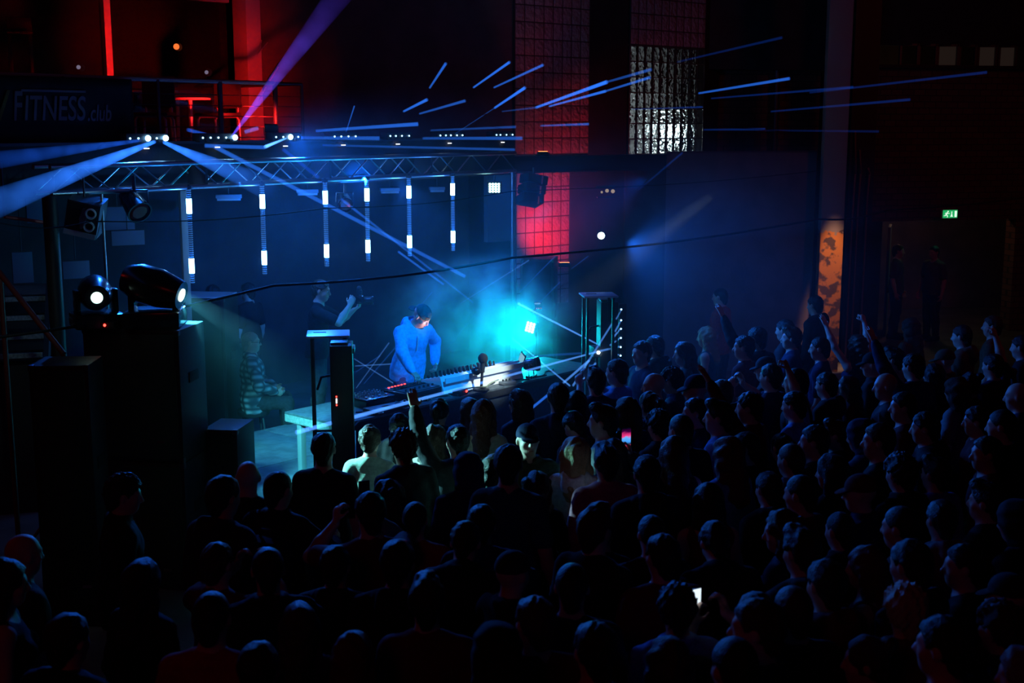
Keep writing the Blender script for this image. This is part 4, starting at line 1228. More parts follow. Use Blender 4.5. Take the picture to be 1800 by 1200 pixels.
# ------------------------------------------------------------------ balcony things
def rail_pt(x, z=4.49): p = at(x, 145, dtruss(x) + 1.02); return Vector((p.x, p.y, z))
rl = empty('balcony_railing', rail_pt(227, 3.5), 0, 'steel balcony railing with thin horizontal wires, lit red', 'railing')
def rloc(x, z): return rail_pt(x, z) - rl.location
MB().tube(rloc(-120, 4.49), rloc(483, 4.49), 0.024).build('handrail', M_FRAME, rl)
MB().tube(rloc(483, 4.49), rloc(530, 4.49) + V * 0.0, 0.018).build('handrail', M_STEEL, rl)
for x in (-40, 110, 277, 386, 483, 530):
    MB().tube(rloc(x, 3.5), rloc(x, 4.49), 0.030 if x in (386, 483) else 0.02).build('post', M_STEEL, rl)
for k in range(7):
    MB().tube(rloc(-120, 3.62 + 0.12 * k), rloc(530, 3.62 + 0.12 * k), 0.0055, seg=6).build('wire', M_STEEL, rl)
MB().tube(rloc(530, 4.49), rloc(530, 4.49) + V * 2.2, 0.018).build('handrail', M_STEEL, rl)
# banner on the railing
bn0 = rail_pt(-70, 3.62) - V * 0.06; bn1 = rail_pt(226, 3.62) - V * 0.06
bnd = bn1 - bn0; BNL = bnd.length; RZN = math.atan2(bnd.y, bnd.x)
ban = empty('banner', bn0, RZN, 'dark banner reading FITNESS.club hung on the balcony railing at left', 'banner')
bm2 = bmesh.new()
NX = 40
rows = []
for k in range(9):
    rows.append([bm2.verts.new((BNL * i / NX, -0.008 + 0.008 * math.sin(i * 0.9 + k * 0.4), 0.86 * k / 8)) for i in range(NX + 1)])
for k in range(8):
    for i in range(NX): bm2.faces.new((rows[k][i], rows[k][i + 1], rows[k + 1][i + 1], rows[k + 1][i]))
me = bpy.data.meshes.new('cloth'); bm2.to_mesh(me); bm2.free(); me.shade_smooth(); me.materials.append(mat('banner_cloth', (0.02, 0.022, 0.03), 0.7))
ob = bpy.data.objects.new('cloth', me); COL.objects.link(ob); ob.parent = ban
so = ob.modifiers.new('thick', 'SOLIDIFY'); so.thickness = 0.004
def bx_at(x):       # pixel column on the banner -> local x
    r = ray(x, 180); a = Vector((r.x, r.y)); p = Vector((bn0.x, bn0.y)); d2 = Vector((bnd.x, bnd.y)).normalized()
    den = a.x * d2.y - a.y * d2.x
    return (p.y * a.x - p.x * a.y) / -den
def bz_at(x, y):
    lx = bx_at(x); p = bn0 + bnd.normalized() * lx
    return at(x, y, p.y).z - bn0.z
def lettering(txt, xa, xb, ytop, ybot, m, shear=0.18, name='lettering'):
    cu = bpy.data.curves.new('t', 'FONT'); cu.body = txt; cu.extrude = 0.004; cu.offset = 0.012; cu.shear = shear
    to = bpy.data.objects.new('t', cu); COL.objects.link(to)
    dg = bpy.context.evaluated_depsgraph_get()
    me = bpy.data.meshes.new_from_object(to.evaluated_get(dg)); bpy.data.objects.remove(to)
    vs = [v.co.copy() for v in me.vertices]
    x0, x1 = min(v.x for v in vs), max(v.x for v in vs); y0, y1 = min(v.y for v in vs), max(v.y for v in vs)
    a, b = bx_at(xa), bx_at(xb); za, zb = bz_at((xa + xb) / 2, ybot), bz_at((xa + xb) / 2, ytop)
    for v in me.vertices:
        v.co = Vector((a + (v.co.x - x0) / (x1 - x0) * (b - a), -0.026 - v.co.z, za + (v.co.y - y0) / (y1 - y0) * (zb - za)))
    me.materials.append(m)
    o = bpy.data.objects.new(name, me); COL.objects.link(o); o.parent = ban
    return o
M_LET = mat('banner_letters', (0.30, 0.26, 0.28), 0.6)
o = lettering('V', -14, 17, 158, 212, mat('banner_yellow', (0.22, 0.2, 0.03), 0.6)); o['label'] = 'yellowish letter V'
lettering('F', 20, 38, 160, 212, M_LET)
lettering('ITNESS', 39, 148, 168, 212, M_LET)
lettering('.club', 150, 192, 184, 213, M_LET)
MB().box(((bx_at(36) + bx_at(149)) / 2, -0.026, bz_at(92, 160)), (bx_at(149) - bx_at(36), 0.006, 0.022)).build('overline', M_LET, ban)
# chairs and table on the balcony
M_PTUBE = mat('pale_tube', (0.55, 0.5, 0.5), 0.35, 0.5)
def stool_chair(x, d, rz, label, s=1.0):
    p = at(x, 230, d)
    r = empty('chair', (p.x, p.y, 3.5), rz, label, 'chair', 'chairs on the balcony')
    for sy_ in (-1, 1):
        MB().path([(-0.19, sy_ * 0.19, 0), (-0.17, sy_ * 0.17, 0.56), (-0.14, sy_ * 0.17, 0.60), (0.14, sy_ * 0.17, 0.60), (0.17, sy_ * 0.17, 0.56), (0.19, sy_ * 0.19, 0)], 0.015).build('leg_frame', M_PTUBE, r)
    MB().box((0, 0, 0.625), (0.40, 0.40, 0.04), bev=0.012).build('seat', M_BLACK, r)
    MB().box((0, 0.2, 0.85), (0.38, 0.03, 0.30), bev=0.01).build('backrest', M_BLACK, r)
    for sx_ in (-1, 1): MB().tube((sx_ * 0.15, 0.19, 0.6), (sx_ * 0.15, 0.21, 0.95), 0.012).build('back_post', M_PTUBE, r)
    return r
stool_chair(273, 14.6, 0.0, 'left balcony chair with red-lit tubular legs behind the railing')
stool_chair(385, 15.3, -0.4, 'right balcony chair with splayed red-lit legs beside the pale column')
tp = at(334, 172, 15.6)
bt = empty('bistro_table', (tp.x, tp.y, 3.5), 0, 'red-lit bistro table between the two balcony chairs', 'table')
MB().lathe([(0.24, tp.z - 3.5 - 0.025), (0.25, tp.z - 3.5 - 0.01), (0.25, tp.z - 3.5)], 28).build('tabletop', M_FRAME, bt)
MB().tube((0, 0, 0.02), (0, 0, tp.z - 3.52), 0.028).build('pedestal', M_PTUBE, bt)
MB().lathe([(0.2, 0), (0.2, 0.015), (0.03, 0.03)], 24).build('base', M_PTUBE, bt)
# red flood lamps
RED = emat('red_lamp_face', (1.0, 0.16, 0.05), 8)
def flood(loc, tgt, label, s=1.0):
    r = empty('floodlight', loc, 0, label, 'stage light', 'red floodlights')
    M_ = (Vector(tgt) - Vector(loc)).normalized().to_track_quat('Z', 'Y').to_matrix().to_4x4()
    MB().box((0, 0, -0.03 * s), (0.16 * s, 0.10 * s, 0.06 * s), M=M_, bev=0.006).build('housing', M_BLACK, r)
    MB().box((0, 0, 0.003 * s), (0.14 * s, 0.08 * s, 0.006), M=M_).build('lamp_face', RED, r)
    MB().path([(-0.09 * s, 0, 0), (-0.09 * s, 0, -0.09 * s), (0.09 * s, 0, -0.09 * s), (0.09 * s, 0, 0)], 0.006).build('bracket', M_STEEL, r)
    return r
fl1 = at(476, 224, dtruss(476) + 0.62)
flood(fl1, at(428, 120, 17.5), 'small red floodlight on the balcony edge aimed at pale column', 0.9)
fl2 = at(955, 277, 18.85) + Vector((0, -0.05, 0.02))
flood(fl2 + Vector((0, 0, 0.06)), fl2 + Vector((0.15, 0.7, 2.6)), 'red floodlight on the steel beam shining up the glass blocks')
fl3 = at(992, 462, 18.7)
flood(fl3, fl3 + Vector((-0.02, 0.35, 1.5)), 'red floodlight at the foot of the lower glass blocks')
RFL = dict(a=fl1, b=fl2 + Vector((0, 0, 0.10)), c=fl3)
# things in the fitness room behind the glass
def orb(x, y, d, label, m, r=0.05):
    p = at(x, y, d)
    o = empty('small_glow', p, 0, label, 'lamp', 'small lights behind the balcony glass')
    MB().ball((0, 0, 0), r, 12).build('bulb', m, o)
    MB().tube((0, 0.02, 0), (0, 0.12, 0), 0.02).lathe([(0.06, 0), (0.06, 0.02)], 14, Matrix.Translation((0, 0.13, 0)) @ Matrix.Rotation(R(90), 4, 'X')).build('wall_mount', M_STEEL, o)
orb(310, 82, 19.4, 'orange glowing ball standing for a reflection in the balcony glass', emat('orange_reflection', (1.0, 0.16, 0.03), 3), 0.045)  # emissive ball in place of a reflection on the pane
orb(138, 118, 18.6, 'faint white light low behind the left balcony glass', emat('faint_bulb', (0.7, 0.6, 0.9), 0.5), 0.03)
orb(363, 127, 19.8, 'faint white light low behind the right balcony glass', emat('faint_bulb', (0.7, 0.6, 0.9), 0.5), 0.03)
orb(188, 91, 19.0, 'tiny dull red light beside the balcony window bar', emat('dull_red_bulb', (0.9, 0.05, 0.03), 0.6), 0.03)
for i, (x, y, d, w_, h_, nm) in enumerate(((35, 60, 18.4, 0.35, 1.5, 'left'), (255, 118, 19.0, 0.9, 0.7, 'middle'), (345, 122, 19.6, 0.7, 0.6, 'right'))):
    p = at(x, y, d)
    r = empty('exercise_machine', (p.x, p.y, 3.5), 0.4, nm + ' exercise machine dimly visible behind the balcony glass', 'exercise machine', 'machines in the fitness room')
    MB().box((0, 0, 0.06), (w_, 0.5, 0.12), bev=0.02).build('base', M_STEEL, r)
    for sx_ in (-1, 1): MB().tube((sx_ * w_ / 2.3, 0.1, 0.1), (sx_ * w_ / 2.6, 0.18, h_ + 0.5), 0.03).build('upright', M_FRAME, r)
    MB().box((0, 0.16, h_ + 0.42), (w_, 0.08, 0.22), bev=0.02).build('console', M_STEEL, r)
    MB().tube((-w_ / 2, -0.08, h_ + 0.3), (w_ / 2, -0.08, h_ + 0.3), 0.02).build('handlebar', M_FRAME, r)
tr = at(462, 130, 17.4)
trl = empty('wall_trellis', (tr.x, tr.y, tr.z), math.atan2(c1.y - c0.y, c1.x - c0.x), 'thin bent wall ornament on the red-lit wall right of column', 'ornament')
MB().path([(-0.13, 0.0, -0.55), (-0.12, 0, 0.1), (0.0, 0, 0.45)], 0.008).build('stem', M_FRAME, trl)
MB().path([(-0.12, 0, -0.45), (0.05, 0, -0.15), (0.22, 0, 0.1)], 0.008).path([(-0.12, 0, 0.2), (0.08, 0, 0.42)], 0.008).build('branch', M_FRAME, trl)
# ------------------------------------------------------------------ stairs at left
stx = at(0, 520, 12.8)
strs = empty('staircase', (-6.0, 12.2, 0), 0.28, 'dark stairs with pale step edges at the left edge', 'staircase')
for k in range(4):
    zt = at(60, 632 - 34 * k, 12.4 + 0.26 * k).z
    MB().box((0.45, 0.30 + 0.27 * k, zt - 0.02), (1.6, 0.30, 0.045), bev=0.004).build('step', M_BLACK, strs)
    MB().box((0.45, 0.15 + 0.27 * k, zt - 0.002), (1.6, 0.02, 0.05)).build('step_edge', mat('step_edge', (0.34, 0.36, 0.36), 0.6, noise=(40, (0.2, 0.22, 0.22), (0.42, 0.44, 0.44))), strs)
z0_ = at(60, 632, 12.4).z
for sx_ in (-0.38, 1.28):
    MB().box((sx_, 0.65, z0_ + 0.2), (0.05, 1.3, 0.2), Matrix.Rotation(R(36), 4, 'X')).build('stringer', M_STEEL, strs)
MB().box((0.45, 0.3, z0_ / 2 - 0.05), (1.6, 0.3, z0_ - 0.1)).build('landing_base', M_BLACK, strs)
ztl = at(60, 632 - 34 * 3, 12.4 + 0.26 * 3).z
MB().box((0.45, 1.75, ztl - 0.02), (1.6, 1.1, 0.045), bev=0.004).build('landing', mat('landing_top', (0.2, 0.14, 0.13), 0.6), strs)
MB().box((0.45, 2.1, ztl / 2 - 0.03), (1.6, 0.2, ztl - 0.06)).build('support', M_BLACK, strs)
hr0 = at(0, 480, 11.3); hr1 = at(112, 622, 11.0)
hnd = empty('handrail', (hr1.x, hr1.y, 0), 0, 'sloping dull red handrail in front of the stairs', 'handrail')
MB().tube(hr0 - Vector((hr1.x, hr1.y, 0)) + (hr0 - hr1) * 0.4, Vector((0, 0, hr1.z)), 0.026).build('rail', mat('red_paint', (0.12, 0.015, 0.012), 0.5), hnd)
MB().tube((0, 0, 0), (0, 0, hr1.z), 0.024).build('post', mat('red_paint', (0.12, 0.015, 0.012), 0.5), hnd)
pst = hr0 - Vector((hr1.x, hr1.y, 0))
MB().tube((pst.x, pst.y, 0), pst, 0.024).build('post', mat('red_paint', (0.12, 0.015, 0.012), 0.5), hnd)
rh0 = at(8, 381, 11.6); rh1 = at(95, 393, 12.0)
rp = empty('red_pipe', rh0, 0, 'short red pipe on brackets left of the hanging speaker', 'pipe')
MB().tube((0, 0, 0), rh1 - rh0, 0.016).build('pipe', mat('red_pipe', (0.5, 0.03, 0.03), 0.4), rp)
MB().tube(rh1 - rh0, rh1 - rh0 + Vector((0.02, 0.0, 0.45)), 0.012).build('bracket', M_STEEL, rp)
MB().tube((0, 0, 0), (0.0, 0.0, 0.5), 0.012).build('bracket', M_STEEL, rp)
# bar with shelving under the balcony
bc = at(180, 430, 15.5)
bar = empty('bar_counter', (bc.x + 0.5, bc.y + 0.5, 0), RZU, 'dark bar counter deep under the balcony at left', 'bar')
MB().box((0, 0, 1.08), (2.6, 0.6, 0.06), bev=0.01).build('countertop', M_STEEL, bar)
MB().box((0, 0.08, 0.52), (2.5, 0.4, 1.05)).build('front', M_BLACK, bar)
for i, (x, y, w_, h_, nm) in enumerate(((207, 384, 0.30, 0.22, 'upper middle'), (68, 362, 0.22, 0.32, 'upper left'), (40, 470, 0.18, 0.30, 'lower left'), (134, 474, 0.24, 0.17, 'lower middle'), (225, 418, 0.30, 0.14, 'lower right'))):
    p = at(x, y, 14.6)
    r = empty('notice_board', p, 0.5, nm + ' bluish pale board hanging in the dark under the balcony', 'board', 'pale boards under the balcony')
    MB().box((0, 0, 0), (w_ * 1.25, 0.02, h_ * 1.2), bev=0.004).build('panel', mat('pale_board', (0.16, 0.22, 0.34), 0.6), r)
    MB().box((0, 0.015, 0), (w_ * 1.3, 0.02, h_ * 1.26)).build('board_frame', M_STEEL, r)
    MB().tube((0, 0.02, h_ * 0.6), (0, 0.02, 3.35 - p.z), 0.006).build('hanger', M_STEEL, r)
pc_ = at(324.5, 430, 14.2)
struct(MB().box((0, 0, 1.69), (0.075, 0.075, 3.38), bev=0.004).build('column_4', mat('pale_post', (0.45, 0.55, 0.58), 0.5), loc=(pc_.x, pc_.y, 0), rz=0.6))
# exit sign
ex = at(1670, 376, 23.55)
exs = empty('exit_sign', ex, math.atan2(q3.y - q0.y, q3.x - q0.x), 'green glowing exit sign with running figure above the doorway', 'sign')
EW, EH = 0.325, 0.165
MB().box((0, 0.03, 0), (EW, 0.06, EH), bev=0.006).build('housing', M_WHITEP, exs)
MB().box((0, -0.003, 0), (EW - 0.02, 0.008, EH - 0.02)).build('green_face', emat('exit_green', (0.015, 0.42, 0.12), 1.0), exs)
EXW = emat('exit_white', (0.75, 1.0, 0.8), 1.1)
MB().box((0.115, -0.009, 0), (0.045, 0.004, 0.115)).build('door_symbol', EXW, exs, smooth=False)
MB().box((0.03, -0.009, 0.018), (0.014, 0.004, 0.06)).prism([(0.0, -0.05), (0.03, -0.008), (0.06, -0.05)][::1], 0, 0.004, Matrix.Translation((0, -0.007, 0.0)) @ Matrix.Rotation(R(90), 4, 'X')).prism([(0.012, -0.05), (0.048, -0.05), (0.03, -0.075)], 0, 0.004, Matrix.Translation((0, -0.007, 0.04)) @ Matrix.Rotation(R(90), 4, 'X')).build('arrow_symbol', EXW, exs, smooth=False)
rn = MB()
rn.ball((-0.05, -0.009, 0.048), (0.014, 0.004, 0.014), 12)
for (a, b, r_) in (((-0.06, 0.03), (-0.085, -0.012), 0.011), ((-0.085, -0.012), (-0.055, -0.035), 0.008), ((-0.055, -0.035), (-0.065, -0.062), 0.007), ((-0.085, -0.012), (-0.11, -0.03), 0.008), ((-0.11, -0.03), (-0.135, -0.03), 0.007), ((-0.062, 0.026), (-0.035, 0.005), 0.006), ((-0.035, 0.005), (-0.015, 0.015), 0.005), ((-0.066, 0.024), (-0.1, 0.018), 0.006), ((-0.1, 0.018), (-0.11, -0.005), 0.005)):
    rn.tube((a[0], -0.009, a[1]), (b[0], -0.009, b[1]), r_, seg=6)
rn.build('running_figure', EXW, exs)
# warm lamps seen deep between the walls right of the red blocks
wb = at(1066, 335, 19.3)
wl = empty('small_glow', wb, 0.4, 'cluster of dim warm bulbs on the dark wall right of the red blocks', 'lamp')
for (dx, dz, r_) in ((-0.09, -0.02, 0.018), (0.0, 0.0, 0.028), (0.1, -0.01, 0.03)):
    MB().ball((dx, -0.02, dz), r_, 12).build('bulb', emat('warm_dim', (1.0, 0.75, 0.5), 0.32), wl)
MB().box((0, 0.02, 0.06), (0.34, 0.03, 0.03)).box((0, 0.02, -0.1), (0.3, 0.03, 0.02)).build('mount', M_STEEL, wl)
of = at(1166, 236, 22.5)
ofl = empty('floodlight', (of.x, of.y, of.z), RZG, 'white floodlight outside behind the clear glass block window', 'lamp')
MB().box((0, 0, 0), (0.64, 0.10, 0.44), bev=0.01).build('housing', M_BLACK, ofl)
MB().box((0, -0.053, 0), (0.60, 0.006, 0.40)).build('lamp_face', emat('outside_lamp', (0.75, 0.95, 1.0), 4.0), ofl)
MB().tube((0, 0.05, 0), (0, 0.85, 0), 0.02).build('bracket', M_STEEL, ofl)
# ------------------------------------------------------------------ the figures
FIST = dict(w=(0.30, 0.22, 1.92), pole=(1, -0.2, -0.3), curl=1.2, pn=(0, 1, 0))
OPENL = dict(w=(-0.28, 0.28, 1.90), pole=(-1, -0.2, -0.3), curl=0.15, pn=(0, 1, 0))
PH_R = dict(w=(0.10, 0.36, 1.52), pole=(1, -0.2, -0.8), curl=0.9, pn=(-1, 0.2, 0), hd=(-0.1, 0.25, 1))
PH_UP = dict(w=(0.25, 0.26, 1.55), pole=(1, 0, -0.5), curl=0.9, pn=(-1, 0.2, 0), hd=(-0.1, 0.2, 1))
PH_L = dict(w=(-0.12, 0.34, 1.50), pole=(-1, -0.2, -0.8), curl=0.9, pn=(1, 0.2, 0), hd=(0.15, 0.25, 1))
DRINK = dict(w=(0.22, 0.33, 1.22), pole=(1, -0.5, -0.6), curl=0.9, pn=(-1, 0, 0), hd=(0, 1, 0.2))
CR_R = dict(w=(-0.06, 0.24, 1.20), pole=(1, -0.2, -0.6), curl=0.5, pn=(0, -1, 0))
CR_L = dict(w=(0.06, 0.26, 1.16), pole=(-1, -0.2, -0.6), curl=0.5, pn=(0, -1, 0))
proto('m_hood', Pose(yaw=-6), 'hoodie', 'short', seed=1)
proto('m_tee', Pose(yaw=12, pitch=4), 'tee', 'short', seed=2)
proto('m_curly', Pose(yaw=-14, lean=3), 'jacket', 'curly', seed=3)
proto('m_buzz', Pose(bulk=1.12), 'tee', 'buzz', seed=4)
proto('m_hooded', Pose(pitch=12, lean=4), 'hoodie', 'hood', seed=5)
proto('m_cap', Pose(yaw=10), 'jacket', 'cap', seed=6)
proto('m_quiff', Pose(yaw=4, pitch=3), 'sweater', 'quiff', seed=7)
proto('m_phone', Pose(ra=PH_R, la=PH_L, pitch=4), 'tee', 'short', seed=8)
proto('m_fist', Pose(ra=FIST), 'tee', 'short', seed=9)
proto('m_wave', Pose(la=OPENL, yaw=8), 'sweater', 'short', seed=10)
proto('m_bald', Pose(bulk=1.1, yaw=6), 'tee', None, seed=11)
proto('m_down', Pose(pitch=34, lean=7), 'jacket', 'short', seed=12)
proto('m_cross', Pose(ra=CR_R, la=CR_L, bulk=1.05), 'hoodie', 'quiff', seed=13)
proto('m_drink', Pose(ra=DRINK, yaw=-10), 'jacket', 'buzz', seed=14)
proto('f_tank', Pose('f'), 'tank', 'long', seed=15)
proto('f_sweat', Pose('f', yaw=15), 'sweater', 'long', seed=16)
proto('f_bun', Pose('f', pitch=5), 'tee', 'bun', seed=17)
proto('f_wavy', Pose('f', yaw=-12), 'tee', 'wavy', seed=18)
proto('f_pony', Pose('f', lean=3), 'jacket', 'ponytail', seed=19)
proto('f_phone', Pose('f', ra=PH_UP), 'jacket', 'long', seed=20)
proto('f_up', Pose('f', ra=FIST, la=OPENL), 'tank', 'wavy', seed=21)
proto('f_hood', Pose('f', yaw=24, pitch=10), 'hoodie', 'wavy', seed=22)
STAGE = Vector((-0.6, 13.6, 0))
GRP = 'crowd on the dance floor'
PLACED = []
HFIX = {"person in profile with blue face edge near the right edge": 1.785, "person with blue-lit nose and black hoodie, right middle": 1.785, "person in pinkish sweater right of the blond person": 1.785, "wavy-haired person in front of the open door leaf": 1.678, "broad person in navy sweater close below the laser projector": 1.785, "hooded person at the right edge above the dark cap": 1.805, "person in navy tee under the foot of the orange pillar": 1.785, "dark person holding up a small bright phone, lower right": 1.764, "long-haired dark person below the bushy hair at left": 1.729, "person with hair bun squeezed behind the blue-lit sleeve": 1.594, "blue-faced person behind the laser dots at the back": 1.785, "person with long hair in blue light right of the auburn-haired person": 1.712, "broad person in maroon sweater at the bottom centre": 1.805, "long auburn-haired person at the bottom edge, left of the maroon sweater": 1.678, "hooded dark person at the bottom edge right of the maroon sweater": 1.868, "close-cropped person in maroon tee with blue ear, right middle": 1.805, "person with hood up in front of the wavy-haired person": 1.764, "person with bright blue edge on the shoulder, lower right centre": 1.805, "dark person at the back right of the laser stand": 1.743, "person with dark tied hair alone at the table front": 1.678, "person with tied hair and blue-lit neck below the raised fist": 1.594, "person facing left with bright blue cheek, behind the tied hair": 1.722, "person in grey sweater with quiff facing left behind the pinkish sweater": 1.847, "person with blue-edged shoulder before the stacked subwoofers": 1.868, "dark person at the bottom edge below the tall black sweater": 1.868, "person with bushy hair looking right at the lower left": 1.785, "dark person right of the fair-haired person at the bottom": 1.93, "close-cropped person in black tee, bottom right": 1.826, "person before the partition left of the orange pillar": 1.785, "person raising a bent arm before the doorway": 1.826, "long-haired person in maroon sweater below the high arms": 1.611, "person in pale sage sweater mostly hidden by the teal tee": 1.628, "person with bare arms cut off by the left edge": 1.78, "person with long straight auburn hair and bare shoulders before the table": 1.746, "short-haired dark person behind the long straight hair": 1.826, "person in maroon tee right below the red-lit person": 1.805, "greenish-lit fair person beneath the red-lit person": 1.678, "person in black cap below the left doorpost": 1.764, "person stretching an arm up, right of the high quiff": 1.826, "person with long wavy hair beside the raised hand, front row": 1.662, "person with long hair holding up a glowing phone": 1.678, "dark person with blue-lit face edge right of the auburn hair": 1.722, "person lifting an arm before the partition": 1.826, "person with cap and blue face edge in the middle back": 1.826, "broad person in red tee at the bottom left, back to the camera": 1.847, "person in grey sweater below the open door leaf": 1.722, "person in maroon hoodie left of the bright blue forehead profile": 1.826, "person in charcoal hoodie under the raised blue arm": 1.722, "dark person at the bottom edge right of the red tee": 1.785, "dark person with pale left hair edge below the capped person": 1.611, "wavy-haired person with blue-edged hair right of the grey sweater": 1.746, "left of two faintly lit people deep in the doorway": 1.785, "dark person silhouetted against the orange pillar": 1.785, "dark person left of the tall black sweater, lower centre": 1.826, "person in maroon hoodie with violet face edge at right": 1.743, "person in dark jacket with bowed head behind the blond person": 1.702, "person in grey hoodie below the bright collar": 1.743, "person with high quiff and light blue sweater facing left": 1.847, "person holding hands before the face, right middle": 1.785, "person in charcoal tee below the raised phone hands": 1.785, "person with maroon cap and blue cheek, right middle": 1.764, "person with blue face edge right of the held hands": 1.847, "person in blue tee holding both hands up beside the laser dots": 1.785, "bowed dark person below the long black hair": 1.764, "long-haired person holding an arm up before the doorway": 1.645, "person with long dark hair just right of the landing beams": 1.678, "person with blue-edged hair right of the raised dark phone": 1.662, "dark person between folded arms and long-haired profile": 1.681, "bald person in maroon tee at the far left edge": 1.764, "person in light blue tee with raised fist, right middle": 1.764, "dark person in black hoodie in the middle lower left": 1.681, "dark person in black hoodie right of the long black hair": 1.681, "person with dark cap looking right in the lower centre": 1.764, "dark person at the right edge below the doorpost": 1.785, "curly-haired person with light blue shoulder, bottom right centre": 1.743, "curly-haired person with blue-lit rim in the middle of the crowd": 1.722, "person in black sweater with brown quiff, right of the charcoal tee": 1.66, "broad dark person silhouetted against the cyan stage floor": 1.785, "person in maroon tee with blue forehead, below the doorway": 1.785, "dark person in black hoodie above the maroon sweater": 1.826, "bald person in navy tee at the right edge": 1.785, "person with hair bun and pale sage top lit from the left, front row": 1.695, "wavy-haired person at the bottom edge below the light blue shoulder": 1.662, "person with curly hair and dark jacket right of the bun-haired person": 1.805, "long-haired dark person left of the maroon cap": 1.763, "person with tied hair right of the blue-edged wavy hair": 1.712, "person with long black hair over a maroon top, right centre": 1.729, "person in brown hoodie inside the dark doorway": 1.785, "person with quiff and black sweater below the blue profile at right": 1.764, "person in maroon tee holding hands up above the red tee": 1.702, "brown-haired person in black tee right of the navy hood": 1.868, "person facing left with blue-lit brow at the bottom right": 1.93, "dark person in navy hoodie right of the dark red tee": 1.743, "person with pale lit face edge at the bottom right edge": 1.712, "bald person facing left under the doorway": 1.785, "person with bun squeezed behind the grey tee at right": 1.662, "bald person between the short subwoofer and the broad dark person": 1.743, "bald person behind the tied hair, near the laser stand": 1.785, "person with blue cheek left of the high quiff": 1.743, "person right of the red-lit person at the back": 1.785, "person in black hoodie behind the fair-haired person": 1.888, "person in maroon tee holding a phone up with both hands, left centre": 1.847, "dark person with forearm forward right of the maroon tee": 1.805, "person with both arms high right of the orange pillar": 1.678, "dark-headed person low at the table left of the tied-hair person": 1.681, "tall person in black sweater turned right with blue-lit sleeve": 1.868, "dark close-cropped person right of the violet face edge": 1.847, "person raising a long blue-lit arm at the right": 1.764, "person in brown tee at the right side of the doorway": 1.785, "tied-hair person in teal jacket beside the long raised arm": 1.577, "dark person in black hoodie right of the glowing phone": 1.826, "dark short-haired person behind the blue-edged shoulder": 1.722, "person with folded arms behind the curved blue-edged back": 1.847, "right of two faintly lit people deep in the doorway": 1.785, "person with bright blue forehead facing left at the lower right": 1.743, "person in navy hoodie where the steep beams land": 1.847, "long-haired person in grey sweater right of the red tee, bottom edge": 1.662, "curly-haired person at the bottom right corner": 1.743, "person with blue-rimmed head and collar in the lower centre": 1.785, "blue-lit person half hidden left of the auburn-haired person": 1.594, "red-lit person standing out above the crowd before the partition": 1.785, "person in black tee with short dark hair left of the bun-haired person": 1.785, "curly dark person left of the bright collar": 1.805, "person in black hoodie right of the capped blue face edge": 1.702, "broad person with fair hair, back to the camera, bottom right": 1.805, "person in teal tee seen from behind below the capped person": 1.93, "person with pale lit hair cut off by the bottom right corner": 1.729, "person in maroon jacket with raised forearm, right middle": 1.743, "person in dark red tee below the curly hair and dark jacket": 1.66, "person raising an open left hand before the table": 1.764, "hooded person in navy in the right middle": 1.785, "person with long auburn hair catching pale light, below the high quiff": 1.78, "person with cap turned to face the camera, lit face": 1.764, "blond person in pale hooded top lit mint green": 1.712, "dark close-cropped person left of the grey hoodie": 1.826, "person with long straight hair right of the black hoodie": 1.78, "long-haired person facing left with bright blue forehead, lower right": 1.695, "dark close-cropped person at the bottom edge, right of centre": 1.93, "capped person behind the hands before the face": 1.743, "person in light blue sweater with bright collar at the right": 1.702, "greenish-lit long-haired person at the back of the crowd": 1.746, "person with brown cap in front of the dark doorway": 1.702, "person with dark cap at the lower right edge": 1.743, "wavy-haired person in grey tee left of the raised bottle arm": 1.695, "person in maroon tee with blue-lit hair edge, bottom centre": 1.826, "person with curved blue-edged back looking left, right centre": 1.763, "dark person in black hoodie at the bottom left": 1.785}
XFIX = {"dark person holding up a small bright phone, lower right": 6, "hooded dark person at the bottom edge right of the maroon sweater": -6, "close-cropped person in maroon tee with blue ear, right middle": -12, "person with hood up in front of the wavy-haired person": -6, "person with tied hair and blue-lit neck below the raised fist": -6, "dark person at the bottom edge below the tall black sweater": 6, "close-cropped person in black tee, bottom right": -12, "person stretching an arm up, right of the high quiff": 6, "person in maroon hoodie left of the bright blue forehead profile": 6, "dark person left of the tall black sweater, lower centre": 6, "person with high quiff and light blue sweater facing left": 6, "person with maroon cap and blue cheek, right middle": 6, "dark person between folded arms and long-haired profile": 6, "wavy-haired person at the bottom edge below the light blue shoulder": -6, "long-haired dark person left of the maroon cap": 6, "person facing left with blue-lit brow at the bottom right": 6, "person with pale lit face edge at the bottom right edge": -6, "tall person in black sweater turned right with blue-lit sleeve": -6, "person with folded arms behind the curved blue-edged back": -12, "person in navy hoodie where the steep beams land": -6, "curly-haired person at the bottom right corner": 6, "curly dark person left of the bright collar": 6, "person in teal tee seen from behind below the capped person": 6, "person with pale lit hair cut off by the bottom right corner": 6, "person in maroon jacket with raised forearm, right middle": -6, "person with long auburn hair catching pale light, below the high quiff": 6, "blond person in pale hooded top lit mint green": -6, "dark close-cropped person left of the grey hoodie": 12, "person with long straight hair right of the black hoodie": -6, "person in light blue sweater with bright collar at the right": 6, "person with dark cap at the lower right edge": 6}
REC = []
